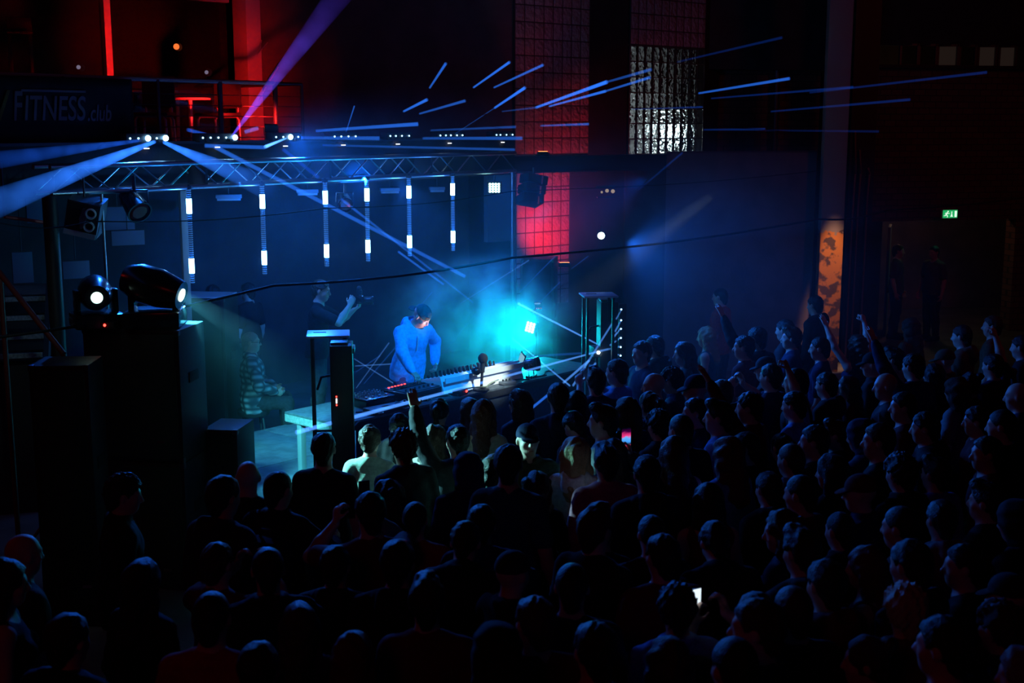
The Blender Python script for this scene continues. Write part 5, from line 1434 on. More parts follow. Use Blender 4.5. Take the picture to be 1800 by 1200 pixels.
def put(x, y, key, top, hair, label, h=None, face=None, skin=None, trousers='charcoal', shoes='black', z0=0.0, group=GRP, d=None):
    P_ = PROTO[key]
    fem = key[0] == 'f'
    if label in HFIX: h = HFIX[label]
    x = x + XFIX.get(label, 0)
    cand = [h] if h else ([1.64, 1.69, 1.60, 1.73, 1.57, 1.76] if fem else [1.78, 1.82, 1.74, 1.86, 1.70, 1.90])
    best = None
    for hh in cand:
        s = hh / 1.762
        ztop = P_['top_z'] * s + z0
        hp = at(x, y, d) if d else atz(x, y, ztop)
        if face is None:
            fx, fy = STAGE.x - hp.x, STAGE.y - hp.y
        else:
            fx, fy = math.sin(R(face)), math.cos(R(face))     # 0 away from the camera, 90 to the right, -90 left
        rz = math.atan2(-fx, fy)
        off = P_['head'] * s
        c, sn = math.cos(rz), math.sin(rz)
        loc = Vector((hp.x - (c * off[0] - sn * off[1]), hp.y - (sn * off[0] + c * off[1]), z0))
        dm = min([(loc - q).length for q in PLACED] + [9])
        sc = min(dm, 0.52) - 0.004 * cand.index(hh)
        if best is None or sc > best[0]: best = (sc, loc, rz, s)
    _, loc, rz, s = best
    PLACED.append(loc)
    REC.append((x, y, key, label, s * 1.762, z0, d, face, loc))
    o = person(key, loc, rz, s, top, hair, trousers, shoes, skin, label, group)
    o['px'] = 0
    del o['px']
    return o
def hand_pt(o, key, i, f=0.08, up=0.0):
    A, E, W, hd, pn, curl, sd = PROTO[key]['pose'].arm[i]
    p = W + hd * f + pn * 0.02
    return o.matrix_basis @ Vector(p) + Vector((0, 0, up))
def phone(o, key, label, screen, i=0, s=1.0):
    p = hand_pt(o, key, i, 0.11)
    r = empty('smartphone', p, o.rotation_euler[2], label, 'phone', 'phones held up in the crowd')
    MB().box((0, 0.0, 0.03), (0.074 * s, 0.009, 0.15 * s), bev=0.004).build('body', M_BLACKG, r)
    MB().box((0, -0.006, 0.03), (0.066 * s, 0.002, 0.138 * s)).build('screen', screen, r)
    return r
def screen_mat():
    m = bpy.data.materials.new('phone_picture'); m.use_nodes = True
    nt = m.node_tree; nt.nodes.remove(nt.nodes['Principled BSDF'])
    tc = nt.nodes.new('ShaderNodeTexCoord'); sx = nt.nodes.new('ShaderNodeSeparateXYZ'); mr = nt.nodes.new('ShaderNodeMapRange')
    mr.inputs['From Min'].default_value = -0.04; mr.inputs['From Max'].default_value = 0.10
    n = nt.nodes.new('ShaderNodeTexNoise'); n.inputs['Scale'].default_value = 30
    ma = nt.nodes.new('ShaderNodeMath'); ma.operation = 'MULTIPLY_ADD'; ma.inputs[1].default_value = 0.3; ma.inputs[2].default_value = -0.15
    ad = nt.nodes.new('ShaderNodeMath'); ad.operation = 'ADD'
    cr = nt.nodes.new('ShaderNodeValToRGB'); e = cr.color_ramp.elements
    e[0].position = 0.0; e[0].color = (0.02, 0.01, 0.02, 1); e[1].position = 1.0; e[1].color = (0.02, 0.0, 0.02, 1)
    for p_, c_ in ((0.12, (0.9, 0.04, 0.12)), (0.22, (0.01, 0.02, 0.05)), (0.35, (0.05, 0.35, 1.0)), (0.55, (0.15, 0.45, 1.0)), (0.66, (0.9, 0.05, 0.25)), (0.82, (0.55, 0.02, 0.15)), (0.92, (0.05, 0.0, 0.05))):
        q = e.new(p_); q.color = (*c_, 1)
    em = nt.nodes.new('ShaderNodeEmission'); em.inputs['Strength'].default_value = 1.0
    L = nt.links.new
    L(tc.outputs['Object'], sx.inputs[0]); L(sx.outputs['Z'], mr.inputs['Value']); L(tc.outputs['Object'], n.inputs['Vector']); L(n.outputs['Fac'], ma.inputs[0])
    L(mr.outputs[0], ad.inputs[0]); L(ma.outputs[0], ad.inputs[1]); L(ad.outputs[0], cr.inputs['Fac']); L(cr.outputs['Color'], em.inputs['Color']); L(em.outputs[0], nt.nodes['Material Output'].inputs['Surface'])
    return m
SCR = screen_mat()
SCRW = emat('phone_white', (0.75, 0.9, 1.0), 1.2)
SCRD = emat('phone_dim', (1.0, 0.75, 0.55), 0.5)

# ---- the DJ
djp = Pose(lean=17, pitch=26, yaw=22, twist=-4, bulk=1.06,
           ra=dict(w=(0.32, 0.54, 0.955), pole=(1, -0.6, 0.3), curl=0.7, pn=(0, -0.2, -1), hd=(-0.1, 0.9, -0.45)),
           la=dict(w=(-0.31, 0.10, 0.98), pole=(-1, -0.6, 0), curl=0.8, pn=(1, 0, 0), hd=(0.3, 0.5, -0.6)))
proto('dj', djp, 'hoodie', 'backcap', h=0.007, seed=31)
DJ = put(750, 541, 'dj', cloth('sky_blue', (0.06, 0.42, 0.75)), 'teal', 'person in blue hoodie and backward cap bent over the gear, the DJ', h=1.74, face=138, trousers='denim', z0=ZS, group='people on the stage')
eyem = mat('eye_white', (0.8, 0.78, 0.75), 0.15); irism = mat('iris_dark', (0.02, 0.015, 0.012), 0.1)
def face_bits(o, key, brow='black'):
    p = PROTO[key]['pose']
    for sd_ in (1, -1):
        c = Vector(p.Hd((0.033 * sd_, 0.0815, 1.648))); f = Vector(p.HR @ np.array([0, 1.0, -0.1]))
        e = MB().ball(c, 0.0105, 10).build('eye', eyem, o)
        MB().ball(c + f * 0.0068, 0.0048, 8).build('iris', irism, e)
        a = Vector(p.Hd((0.018 * sd_, 0.096, 1.669))); b = Vector(p.Hd((0.05 * sd_, 0.082, 1.669)))
        MB().tube(a, b, 0.0032, 0.0022, 8).build('eyebrow', HAIR[brow], o)
    a = Vector(p.Hd((0.02, 0.099, 1.5765))); b = Vector(p.Hd((-0.02, 0.099, 1.5765)))
    MB().tube(a, b, 0.004, 0.004, 8).build('lips', mat('lips', (0.42, 0.16, 0.14), 0.4), o)
face_bits(DJ, 'dj')
bdg = Vector(djp.Hd((0.055, 0.088, 1.712)))
MB().box(bdg, (0.05, 0.008, 0.022), Matrix(djp.HR.tolist()).to_4x4() @ Matrix.Rotation(-0.55, 4, 'Z'), bev=0.003).build('cap_badge', M_BLACK, DJ)
MB().path([Vector(djp.T((0.03, 0.135, 1.42))), Vector(djp.T((0.035, 0.155, 1.33))), Vector(djp.T((0.03, 0.150, 1.24)))], 0.005).build('drawstring', CLOTH['white'], DJ)
# ---- the photographer
phk = Pose(yaw=-8, pitch=6, lean=4, ra=dict(w=(0.10, 0.40, 1.475), pole=(0.7, -0.1, -1), curl=0.9, pn=(-1, 0, 0), hd=(-0.15, 0.35, 0.9)),
           la=dict(w=(-0.06, 0.43, 1.40), pole=(-0.6, 0, -1), curl=0.7, pn=(0, 0.3, 1), hd=(0.1, 0.8, 0.5)))
proto('photog', phk, 'tee', 'short', h=0.008, seed=32)
PHO = put(566, 501, 'photog', 'black', 'brown', 'person in black tee filming the DJ with a raised camera', h=1.80, face=88, z0=ZS, group='people on the stage', trousers='charcoal', d=14.7)
face_bits(PHO, 'photog', 'brown')
hp = PHO.matrix_basis @ Vector((phk.arm[0][2] + phk.arm[1][2]) / 2) + Vector((0.10, 0, 0.10))
cmo = empty('camera_rig', hp, math.atan2(0, 1), 'dark video camera with round lens held up by the filming person', 'camera')
MB().box((0, 0, 0), (0.09, 0.14, 0.10), bev=0.012).build('body', M_BLACKG, cmo)
MB().lathe([(0.042, 0), (0.046, 0.02), (0.046, 0.09), (0.052, 0.10), (0.052, 0.13), (0.04, 0.13), (0.036, 0.10)], 24, Matrix.Translation((0.03, -0.02, -0.01)) @ Matrix.Rotation(R(90), 4, 'Y') @ Matrix.Rotation(0.0, 4, 'X')).build('lens', M_BLACKG, cmo)
MB().box((-0.01, 0.0, 0.085), (0.07, 0.04, 0.05), bev=0.006).tube((-0.01, 0, 0.05), (-0.01, 0, 0.07), 0.01).build('microphone_mount', M_BLACK, cmo)
MB().ball((-0.01, 0.0, 0.13), (0.03, 0.022, 0.03), 10).build('top_light', M_STEEL, cmo)
# ---- the man with glasses behind the stage corner
plaid = bpy.data.materials.new('plaid_cloth'); plaid.use_nodes = True
def mk_plaid():
    nt = plaid.node_tree; b = nt.nodes['Principled BSDF']; tc = nt.nodes.new('ShaderNodeTexCoord')
    ws = []
    for dr in ('X', 'Z'):
        wv = nt.nodes.new('ShaderNodeTexWave'); wv.bands_direction = dr; wv.inputs['Scale'].default_value = 4.2; wv.inputs['Distortion'].default_value = 0.4
        nt.links.new(tc.outputs['Object'], wv.inputs['Vector']); ws.append(wv)
    ad = nt.nodes.new('ShaderNodeMath'); ad.operation = 'MULTIPLY'
    nt.links.new(ws[0].outputs['Fac'], ad.inputs[0]); nt.links.new(ws[1].outputs['Fac'], ad.inputs[1])
    cr = nt.nodes.new('ShaderNodeValToRGB'); cr.color_ramp.elements[0].color = (0.03, 0.04, 0.05, 1); cr.color_ramp.elements[1].color = (0.36, 0.38, 0.38, 1)
    nt.links.new(ad.outputs[0], cr.inputs['Fac']); nt.links.new(cr.outputs['Color'], b.inputs['Base Color']); b.inputs['Roughness'].default_value = 0.9
mk_plaid()
sit = Pose(yaw=-10, pitch=2, seat=0.58, bulk=1.12, ra=dict(w=(0.22, 0.26, 0.80), pole=(1, -1, 0), curl=0.6), la=dict(w=(-0.20, 0.28, 0.78), pole=(-1, -1, 0), curl=0.6))
proto('sitter', sit, 'jacket', 'buzz', h=0.009, seed=33)
GL = put(441, 600, 'sitter', plaid, 'grey', 'person with glasses and plaid jacket sitting behind the stage corner', h=1.80, face=75, group='people on the stage', d=15.0)
face_bits(GL, 'sitter', 'grey')
gl = MB()
for sd_ in (1, -1):
    c = sit.Hd((0.034 * sd_, 0.104, 1.648))
    pts = [Vector(sit.Hd((0.034 * sd_ + 0.022 * math.cos(t), 0.104, 1.648 + 0.017 * math.sin(t)))) for t in np.linspace(0, 2 * math.pi, 14)]
    gl.path(pts, 0.0028, 6)
    gl.tube(Vector(sit.Hd((0.056 * sd_, 0.10, 1.652))), Vector(sit.Hd((0.082 * sd_, 0.0, 1.652))), 0.0028, seg=6)
gl.tube(Vector(sit.Hd((0.012, 0.106, 1.652))), Vector(sit.Hd((-0.012, 0.106, 1.652))), 0.0028, seg=6)
gl.build('glasses', M_BLACK, GL)
stl = empty('stool', (GL.location.x, GL.location.y, 0), 0.4, 'dark stool under the person with plaid jacket', 'stool')
MB().lathe([(0.19, 0.50), (0.20, 0.52), (0.20, 0.56), (0.18, 0.575)], 24).build('seat', M_BLACK, stl)
for k in range(4):
    a = math.pi / 4 + k * math.pi / 2
    MB().tube((0.13 * math.cos(a), 0.13 * math.sin(a), 0.5), (0.2 * math.cos(a), 0.2 * math.sin(a), 0), 0.014).build('leg', M_STEEL, stl)

# ---- front rows, seen best
put(650, 748, 'f_bun', 'sage', 'brown', 'person with hair bun and pale sage top lit from the left, front row', h=1.70, face=6)
put(568, 761, 'm_tee', 'black', 'black', 'person in black tee with short dark hair left of the bun-haired person', h=1.86, face=12)
hp_ = put(707, 757, 'm_curly', 'charcoal', 'brown', 'person with curly hair and dark jacket right of the bun-haired person', h=1.80, face=-38)
put(765, 748, 'f_wavy', 'beige', 'brown', 'person with long wavy hair beside the raised hand, front row', h=1.68, face=20)
put(803, 747, 'm_wave', 'charcoal', 'black', 'person raising an open left hand before the table', h=1.76, face=-20)
put(850, 703, 'f_tank', 'beige', 'auburn', 'person with long straight auburn hair and bare shoulders before the table', h=1.72, face=8, skin=SKIN)
put(825, 700, 'f_sweat', 'blue', 'brown', 'blue-lit person half hidden left of the auburn-haired person', h=1.70, face=-14)
put(773, 701, 'f_pony', 'navy', 'black', 'person with dark tied hair alone at the table front', h=1.70, face=10)
put(912, 685, 'f_sweat', 'navy', 'brown', 'person with long hair in blue light right of the auburn-haired person', h=1.70, face=-40)
put(987, 674, 'm_hood', 'navy', 'black', 'person in navy hoodie where the steep beams land', h=1.84, face=-10)
put(1012, 688, 'f_tank', 'navy', 'black', 'person with long dark hair just right of the landing beams', h=1.62, face=-20)
put(1048, 648, 'm_quiff', 'navy', 'black', 'broad person in navy sweater close below the laser projector', h=1.84, face=-12)
put(1084, 632, 'm_phone', 'blue', 'brown', 'person in blue tee holding both hands up beside the laser dots', h=1.84, face=-60)
put(706, 730, 'm_down', 'black', 'black', 'dark-headed person low at the table left of the tied-hair person', h=1.70, face=15)
CAPM = proto('capman', Pose(yaw=0, pitch=-6, lean=2), 'jacket', 'cap', h=0.008, seed=40)
cm = put(927, 746, 'capman', 'olive', 'navy', 'person with cap turned to face the camera, lit face', h=1.80, face=168)
face_bits(cm, 'capman', 'brown')
put(888, 782, 'm_tee', 'teal', 'black', 'person in teal tee seen from behind below the capped person', h=1.80, face=18)
put(868, 800, 'f_sweat', 'sage', 'brown', 'person in pale sage sweater mostly hidden by the teal tee', h=1.56, face=30)
put(828, 796, 'm_hooded', 'navy', 'navy', 'person with hood up in front of the wavy-haired person', h=1.72, face=-10)
put(1017, 771, 'f_hood', 'white', 'blond', 'blond person in pale hooded top lit mint green', h=1.70, face=14)
put(1066, 784, 'm_quiff', 'pink', 'black', 'person in pinkish sweater right of the blond person', h=1.80, face=-12, shoes='white')
ph = put(1078, 772, 'f_phone', 'charcoal', 'brown', 'person with long hair holding up a glowing phone', h=1.70, face=-18)
phone(ph, 'f_phone', 'phone with pink and blue picture held up right of the pinkish sweater', SCR, 0, 1.12)
put(1137, 801, 'm_hood', 'black', 'black', 'dark person in black hoodie right of the glowing phone', h=1.82, face=-14)
put(1000, 727, 'm_down', 'charcoal', 'black', 'person in dark jacket with bowed head behind the blond person', h=1.84, face=-35)
put(1060, 713, 'm_quiff', 'grey', 'black', 'person in grey sweater with quiff facing left behind the pinkish sweater', h=1.82, face=-70)
put(1102, 700, 'f_wavy', 'navy', 'brown', 'wavy-haired person with blue-edged hair right of the grey sweater', h=1.72, face=-25)
put(1140, 689, 'f_pony', 'navy', 'brown', 'person with tied hair right of the blue-edged wavy hair', h=1.72, face=-30)
put(1156, 723, 'm_curly', 'charcoal', 'black', 'curly-haired person with blue-lit rim in the middle of the crowd', h=1.84, face=-45)
put(1190, 768, 'f_tank', 'charcoal', 'brown', 'person with long straight hair right of the black hoodie', h=1.70, face=-12)
put(1196, 728, 'm_buzz', 'black', 'black', 'short-haired dark person behind the long straight hair', h=1.80, face=-30)
put(1258, 706, 'm_quiff', 'blue', 'black', 'person with high quiff and light blue sweater facing left', h=1.86, face=-72)
put(1272, 770, 'f_wavy', 'blue', 'auburn', 'person with long auburn hair catching pale light, below the high quiff', h=1.70, face=-40)
put(1310, 760, 'm_tee', 'black', 'black', 'dark person with blue-lit face edge right of the auburn hair', h=1.78, face=-68)
put(945, 830, 'f_wavy', 'black', 'brown', 'dark person with pale left hair edge below the capped person', h=1.66, face=5)
# ---- left front
put(490, 828, 'm_drink', 'black', 'black', 'broad dark person silhouetted against the cyan stage floor', h=1.78, face=20)
bp_ = PLACED[-1]
bk = empty('backpack', (bp_.x - 0.02, bp_.y - 0.26, 1.02), -R(20), 'black backpack worn by the broad dark person before the stage floor', 'backpack')
MB().box((0, 0, 0.2), (0.32, 0.16, 0.42), bev=0.06).build('bag', CLOTH['black'], bk)
MB().box((0, -0.09, 0.12), (0.24, 0.06, 0.2), bev=0.025).build('front_pocket', CLOTH['charcoal'], bk)
MB().path([(-0.05, 0, 0.4), (-0.03, 0, 0.46), (0.03, 0, 0.46), (0.05, 0, 0.4)], 0.01).build('carry_loop', CLOTH['charcoal'], bk)
put(435, 809, 'm_bald', 'black', None, 'bald person between the short subwoofer and the broad dark person', h=1.80, face=-5)
put(394, 837, 'm_hood', 'charcoal', 'black', 'person with blue-edged shoulder before the stacked subwoofers', h=1.76, face=30)
put(222, 837, 'm_curly', 'black', 'black', 'person with bushy hair looking right at the lower left', h=1.80, face=65)
put(42, 937, 'm_bald', 'maroon', None, 'bald person in maroon tee at the far left edge', h=1.78, face=50)
put(12, 985, 'f_tank', 'black', 'black', 'person with bare arms cut off by the left edge', h=1.66, face=70)
put(372, 1040, 'm_buzz', 'red', 'black', 'broad person in red tee at the bottom left, back to the camera', h=1.80, face=4)
put(382, 955, 'm_phone', 'maroon', 'brown', 'person in maroon tee holding hands up above the red tee', h=1.74, face=25)
put(470, 962, 'm_drink', 'black', 'black', 'dark person with forearm forward right of the maroon tee', h=1.74, face=-20)
put(525, 1062, 'f_sweat', 'charcoal', 'brown', 'long-haired person in grey sweater right of the red tee, bottom edge', h=1.66, face=0)
put(620, 1112, 'f_tank', 'charcoal', 'auburn', 'long auburn-haired person at the bottom edge, left of the maroon sweater', h=1.66, face=3)
put(750, 1018, 'm_quiff', 'maroon', 'black', 'broad person in maroon sweater at the bottom centre', h=1.80, face=2)
put(880, 1096, 'm_hooded', 'black', 'black', 'hooded dark person at the bottom edge right of the maroon sweater', h=1.76, face=0)
put(940, 1050, 'm_tee', 'maroon', 'brown', 'person in maroon tee with blue-lit hair edge, bottom centre', h=1.82, face=-15)
put(590, 960, 'm_hood', 'black', 'black', 'dark person in black hoodie in the middle lower left', h=1.78, face=5)
put(650, 866, 'm_phone', 'maroon', 'black', 'person in maroon tee holding a phone up with both hands, left centre', h=1.84, face=-22)
phone(bpy.data.objects[COL.objects[-1].name] if False else [o for o in COL.objects if o.get('label', '').startswith('person in maroon tee holding a phone')][0], 'm_phone', 'dark phone held up by the maroon tee at left centre', M_BLACKG, 0, 1.0)
put(680, 846, 'f_hood', 'maroon', 'black', 'person with blue-edged hair right of the raised dark phone', h=1.68, face=-10)
put(730, 882, 'm_buzz', 'red', 'black', 'person in dark red tee below the curly hair and dark jacket', h=1.66, face=8)
put(847, 888, 'm_hood', 'navy', 'black', 'dark person in navy hoodie right of the dark red tee', h=1.74, face=0)
put(823, 920, 'm_down', 'black', 'black', 'person with blue-rimmed head and collar in the lower centre', h=1.80, face=10)
put(903, 970, 'm_cap', 'black', 'charcoal', 'person with dark cap looking right in the lower centre', h=1.76, face=50)
put(1052, 893, 'm_quiff', 'black', 'brown', 'tall person in black sweater turned right with blue-lit sleeve', h=1.84, face=40)
put(1060, 905, 'f_bun', 'black', 'black', 'person with hair bun squeezed behind the blue-lit sleeve', h=1.58, face=10)
put(1165, 940, 'm_tee', 'maroon', 'black', 'person with bright blue edge on the shoulder, lower right centre', h=1.80, face=-12)
put(1145, 905, 'm_buzz', 'black', 'black', 'dark short-haired person behind the blue-edged shoulder', h=1.72, face=-10)
put(1245, 850, 'f_tank', 'maroon', 'black', 'person with long black hair over a maroon top, right centre', h=1.72, face=-8)
put(1190, 1030, 'm_curly', 'blue', 'black', 'curly-haired person with light blue shoulder, bottom right centre', h=1.82, face=-14)
pz = put(1325, 1043, 'm_phone', 'black', 'black', 'dark person holding up a small bright phone, lower right', h=1.78, face=-30)
phone(pz, 'm_phone', 'phone with small bright white screen at the lower right', SCRW, 1, 0.75)
put(1183, 1122, 'f_wavy', 'navy', 'brown', 'wavy-haired person at the bottom edge below the light blue shoulder', h=1.66, face=-8)
put(1325, 1055, 'm_tee', 'navy', 'brown', 'person facing left with blue-lit brow at the bottom right', h=1.76, face=-60)
put(1405, 1030, 'm_buzz', 'black', 'brown', 'close-cropped person in black tee, bottom right', h=1.78, face=-20)
put(1372, 900, 'f_hood', 'navy', 'brown', 'person with curved blue-edged back looking left, right centre', h=1.74, face=-55)
put(1520, 962, 'f_tank', 'maroon', 'auburn', 'long-haired person facing left with bright blue forehead, lower right', h=1.72, face=-65)
put(1592, 1030, 'm_curly', 'maroon', 'blond', 'broad person with fair hair, back to the camera, bottom right', h=1.84, face=-14)
put(1530, 1120, 'f_bun', 'charcoal', 'brown', 'person with pale lit face edge at the bottom right edge', h=1.60, face=-75)
put(1640, 805, 'm_quiff', 'blue', 'black', 'person in light blue sweater with bright collar at the right', h=1.86, face=-30)
put(1655, 880, 'm_hood', 'grey', 'black', 'person in grey hoodie below the bright collar', h=1.70, face=-18)
put(1695, 958, 'm_tee', 'black', 'black', 'person with bright blue forehead facing left at the lower right', h=1.82, face=-66)
put(1735, 768, 'm_tee', 'maroon', 'black', 'person in profile with blue face edge near the right edge', h=1.84, face=-75)
put(1765, 1010, 'm_cap', 'charcoal', 'charcoal', 'person with dark cap at the lower right edge', h=1.76, face=-40)
put(1748, 1060, 'm_curly', 'charcoal', 'brown', 'curly-haired person at the bottom right corner', h=1.72, face=-45)
put(1790, 1140, 'f_sweat', 'charcoal', 'grey', 'person with pale lit hair cut off by the bottom right corner', h=1.66, face=-60)
put(1780, 880, 'm_hooded', 'black', 'black', 'hooded person at the right edge above the dark cap', h=1.76, face=-40)
# ---- right-hand crowd
rt = [
 (1128, 600, 'm_tee', 'navy', 'brown', 'blue-faced person behind the laser dots at the back', -110),
 (1150, 590, 'm_hood', 'black', 'black', 'dark person at the back right of the laser stand', -60),
 (1201, 602, 'f_sweat', 'teal', 'brown', 'greenish-lit long-haired person at the back of the crowd', -80),
 (1240, 575, 'f_tank', 'teal', 'blond', 'greenish-lit fair person beneath the red-lit person', -70),
 (1265, 506, 'm_buzz', 'red', 'black', 'red-lit person standing out above the crowd before the partition', -60),
 (1432, 520, 'm_hood', 'black', 'black', 'dark person silhouetted against the orange pillar', -50),
 (1379, 562, 'm_hood', 'charcoal', 'black', 'person right of the red-lit person at the back', -60),
 (1392, 575, 'm_quiff', 'navy', 'brown', 'person before the partition left of the orange pillar', -75),
 (1440, 592, 'm_buzz', 'navy', 'black', 'person in navy tee under the foot of the orange pillar', -70),
 (1355, 640, 'm_phone', 'navy', 'black', 'person holding hands before the face, right middle', -50),
 (1345, 628, 'm_cap', 'black', 'charcoal', 'capped person behind the hands before the face', -60),
 (1398, 647, 'm_buzz', 'black', 'black', 'person with blue face edge right of the held hands', -70),
 (1148, 655, 'm_bald', 'charcoal', None, 'bald person behind the tied hair, near the laser stand', -70),
 (1178, 648, 'm_curly', 'navy', 'black', 'person facing left with bright blue cheek, behind the tied hair', -78),
 (1222, 660, 'm_cap', 'black', 'navy', 'person with cap and blue face edge in the middle back', -80),
 (1268, 668, 'm_hood', 'black', 'brown', 'person in black hoodie right of the capped blue face edge', -55),
 (1222, 700, 'm_tee', 'navy', 'black', 'person with blue cheek left of the high quiff', -75),
 (1310, 690, 'm_wave', 'maroon', 'black', 'person stretching an arm up, right of the high quiff', -60),
 (1395, 688, 'm_fist', 'blue', 'black', 'person in light blue tee with raised fist, right middle', -55),
 (1378, 762, 'f_pony', 'black', 'black', 'person with tied hair and blue-lit neck below the raised fist', -30),
 (1395, 780, 'm_drink', 'maroon', 'brown', 'person in maroon jacket with raised forearm, right middle', -50),
 (1432, 748, 'm_tee', 'charcoal', 'black', 'person in charcoal tee below the raised phone hands', -60),
 (1418, 835, 'm_buzz', 'maroon', 'black', 'close-cropped person in maroon tee with blue ear, right middle', -50),
 (1470, 740, 'm_quiff', 'black', 'brown', 'person in black sweater with brown quiff, right of the charcoal tee', -70),
 (1452, 655, 'm_hood', 'charcoal', 'black', 'person in charcoal hoodie under the raised blue arm', -55),
 (1506, 590, 'f_up', 'navy', 'brown', 'person with both arms high right of the orange pillar', -30),
 (1490, 662, 'f_sweat', 'maroon', 'brown', 'long-haired person in maroon sweater below the high arms', -70),
 (1556, 655, 'm_bald', 'charcoal', None, 'bald person facing left under the doorway', -75),
 (1533, 620, 'm_cap', 'black', 'black', 'person in black cap below the left doorpost', -60),
 (1572, 612, 'm_quiff', 'grey', 'black', 'person in grey sweater below the open door leaf', -60),
 (1588, 690, 'm_tee', 'maroon', 'black', 'person in maroon tee with blue forehead, below the doorway', -72),
 (1605, 622, 'm_wave', 'navy', 'black', 'person raising a bent arm before the doorway', -30),
 (1640, 640, 'f_phone', 'charcoal', 'black', 'long-haired person holding an arm up before the doorway', -40),
 (1660, 615, 'm_cap', 'brown', 'brown', 'person with brown cap in front of the dark doorway', -60),
 (1625, 725, 'm_hood', 'black', 'black', 'person with blue-lit nose and black hoodie, right middle', -75),
 (1680, 665, 'f_wavy', 'grey', 'brown', 'wavy-haired person in grey tee left of the raised bottle arm', -50),
 (1705, 655, 'f_bun', 'black', 'black', 'person with bun squeezed behind the grey tee at right', -50),
 (1745, 622, 'm_fist', 'navy', 'black', 'person raising a long blue-lit arm at the right', -35),
 (1757, 640, 'f_pony', 'teal', 'brown', 'tied-hair person in teal jacket beside the long raised arm', -60),
 (1788, 672, 'm_bald', 'navy', None, 'bald person in navy tee at the right edge', -60),
 (1716, 715, 'm_hood', 'maroon', 'black', 'person in maroon hoodie with violet face edge at right', -75),
 (1760, 720, 'm_buzz', 'black', 'black', 'dark close-cropped person right of the violet face edge', -60),
 (1508, 738, 'm_hooded', 'navy', 'navy', 'hooded person in navy in the right middle', -50),
 (1545, 745, 'm_tee', 'black', 'brown', 'brown-haired person in black tee right of the navy hood', -65),
 (1575, 800, 'm_curly', 'black', 'black', 'curly dark person left of the bright collar', -40),
 (1505, 835, 'm_cap', 'navy', 'maroon', 'person with maroon cap and blue cheek, right middle', -60),
 (1455, 800, 'f_sweat', 'black', 'black', 'long-haired dark person left of the maroon cap', -40),
 (1350, 830, 'm_hood', 'black', 'black', 'dark person in black hoodie right of the long black hair', -30),
 (1420, 930, 'm_cross', 'black', 'black', 'person with folded arms behind the curved blue-edged back', -30),
 (1470, 900, 'm_drink', 'black', 'black', 'dark person between folded arms and long-haired profile', -40),
 (1570, 890, 'm_buzz', 'black', 'black', 'dark close-cropped person left of the grey hoodie', -50),
 (1445, 985, 'm_hood', 'maroon', 'black', 'person in maroon hoodie left of the bright blue forehead profile', -30),
 (1600, 950, 'm_hood', 'black', 'black', 'person in black hoodie behind the fair-haired person', -40),
 (1735, 850, 'm_quiff', 'black', 'black', 'person with quiff and black sweater below the blue profile at right', -50),
 (1250, 920, 'm_down', 'black', 'black', 'bowed dark person below the long black hair', -10),
 (1000, 990, 'm_buzz', 'black', 'black', 'dark person left of the tall black sweater, lower centre', 5),
 (700, 950, 'm_hood', 'black', 'black', 'dark person in black hoodie above the maroon sweater', 5),
 (1290, 1120, 'm_buzz', 'black', 'black', 'dark close-cropped person at the bottom edge, right of centre', -20),
 (1660, 1085, 'm_tee', 'black', 'black', 'dark person right of the fair-haired person at the bottom', -40),
 (1040, 1095, 'm_tee', 'black', 'black', 'dark person at the bottom edge below the tall black sweater', -5),
 (455, 1130, 'm_hood', 'black', 'black', 'dark person at the bottom edge right of the red tee', 0),
 (120, 1080, 'm_hood', 'black', 'black', 'dark person in black hoodie at the bottom left', 20),
 (250, 985, 'f_sweat', 'black', 'black', 'long-haired dark person below the bushy hair at left', 30),
 (1308, 590, 'm_tee', 'maroon', 'black', 'person in maroon tee right below the red-lit person', -60),
 (1330, 575, 'm_wave', 'black', 'black', 'person lifting an arm before the partition', -40),
 (1600, 560, 'f_wavy', 'brown', 'brown', 'wavy-haired person in front of the open door leaf', -40),
 (1690, 572, 'm_hood', 'brown', 'black', 'person in brown hoodie inside the dark doorway', -60),
 (1745, 555, 'm_tee', 'brown', 'brown', 'person in brown tee at the right side of the doorway', -60),
 (1795, 590, 'm_hood', 'black', 'black', 'dark person at the right edge below the doorpost', -60),
]
for (x, y, k, t, hr_, lab, fc) in rt:
    o = put(x, y, k, t, hr_, lab, face=fc)
# people in the doorway
put(1580, 430, 'm_tee', 'brown', 'brown', 'left of two faintly lit people deep in the doorway', h=1.72, face=120, group='people in the doorway')
put(1642, 432, 'm_buzz', 'brown', 'black', 'right of two faintly lit people deep in the doorway', h=1.72, face=-120, group='people in the doorway')
# people behind the tubes, under the balcony
put(372, 418, 'm_hood', 'black', 'black', 'dark person behind the gap of the first two LED tubes', face=30, group='people under the balcony', d=17.4, h=1.8)
put(432, 414, 'm_tee', 'black', 'black', 'dark person left behind the second LED tube', face=-60, group='people under the balcony', d=17.6, h=1.8)
put(245, 412, 'm_buzz', 'black', 'black', 'dark person at the bar under the balcony', face=-30, group='people under the balcony', d=16.0, h=1.78)

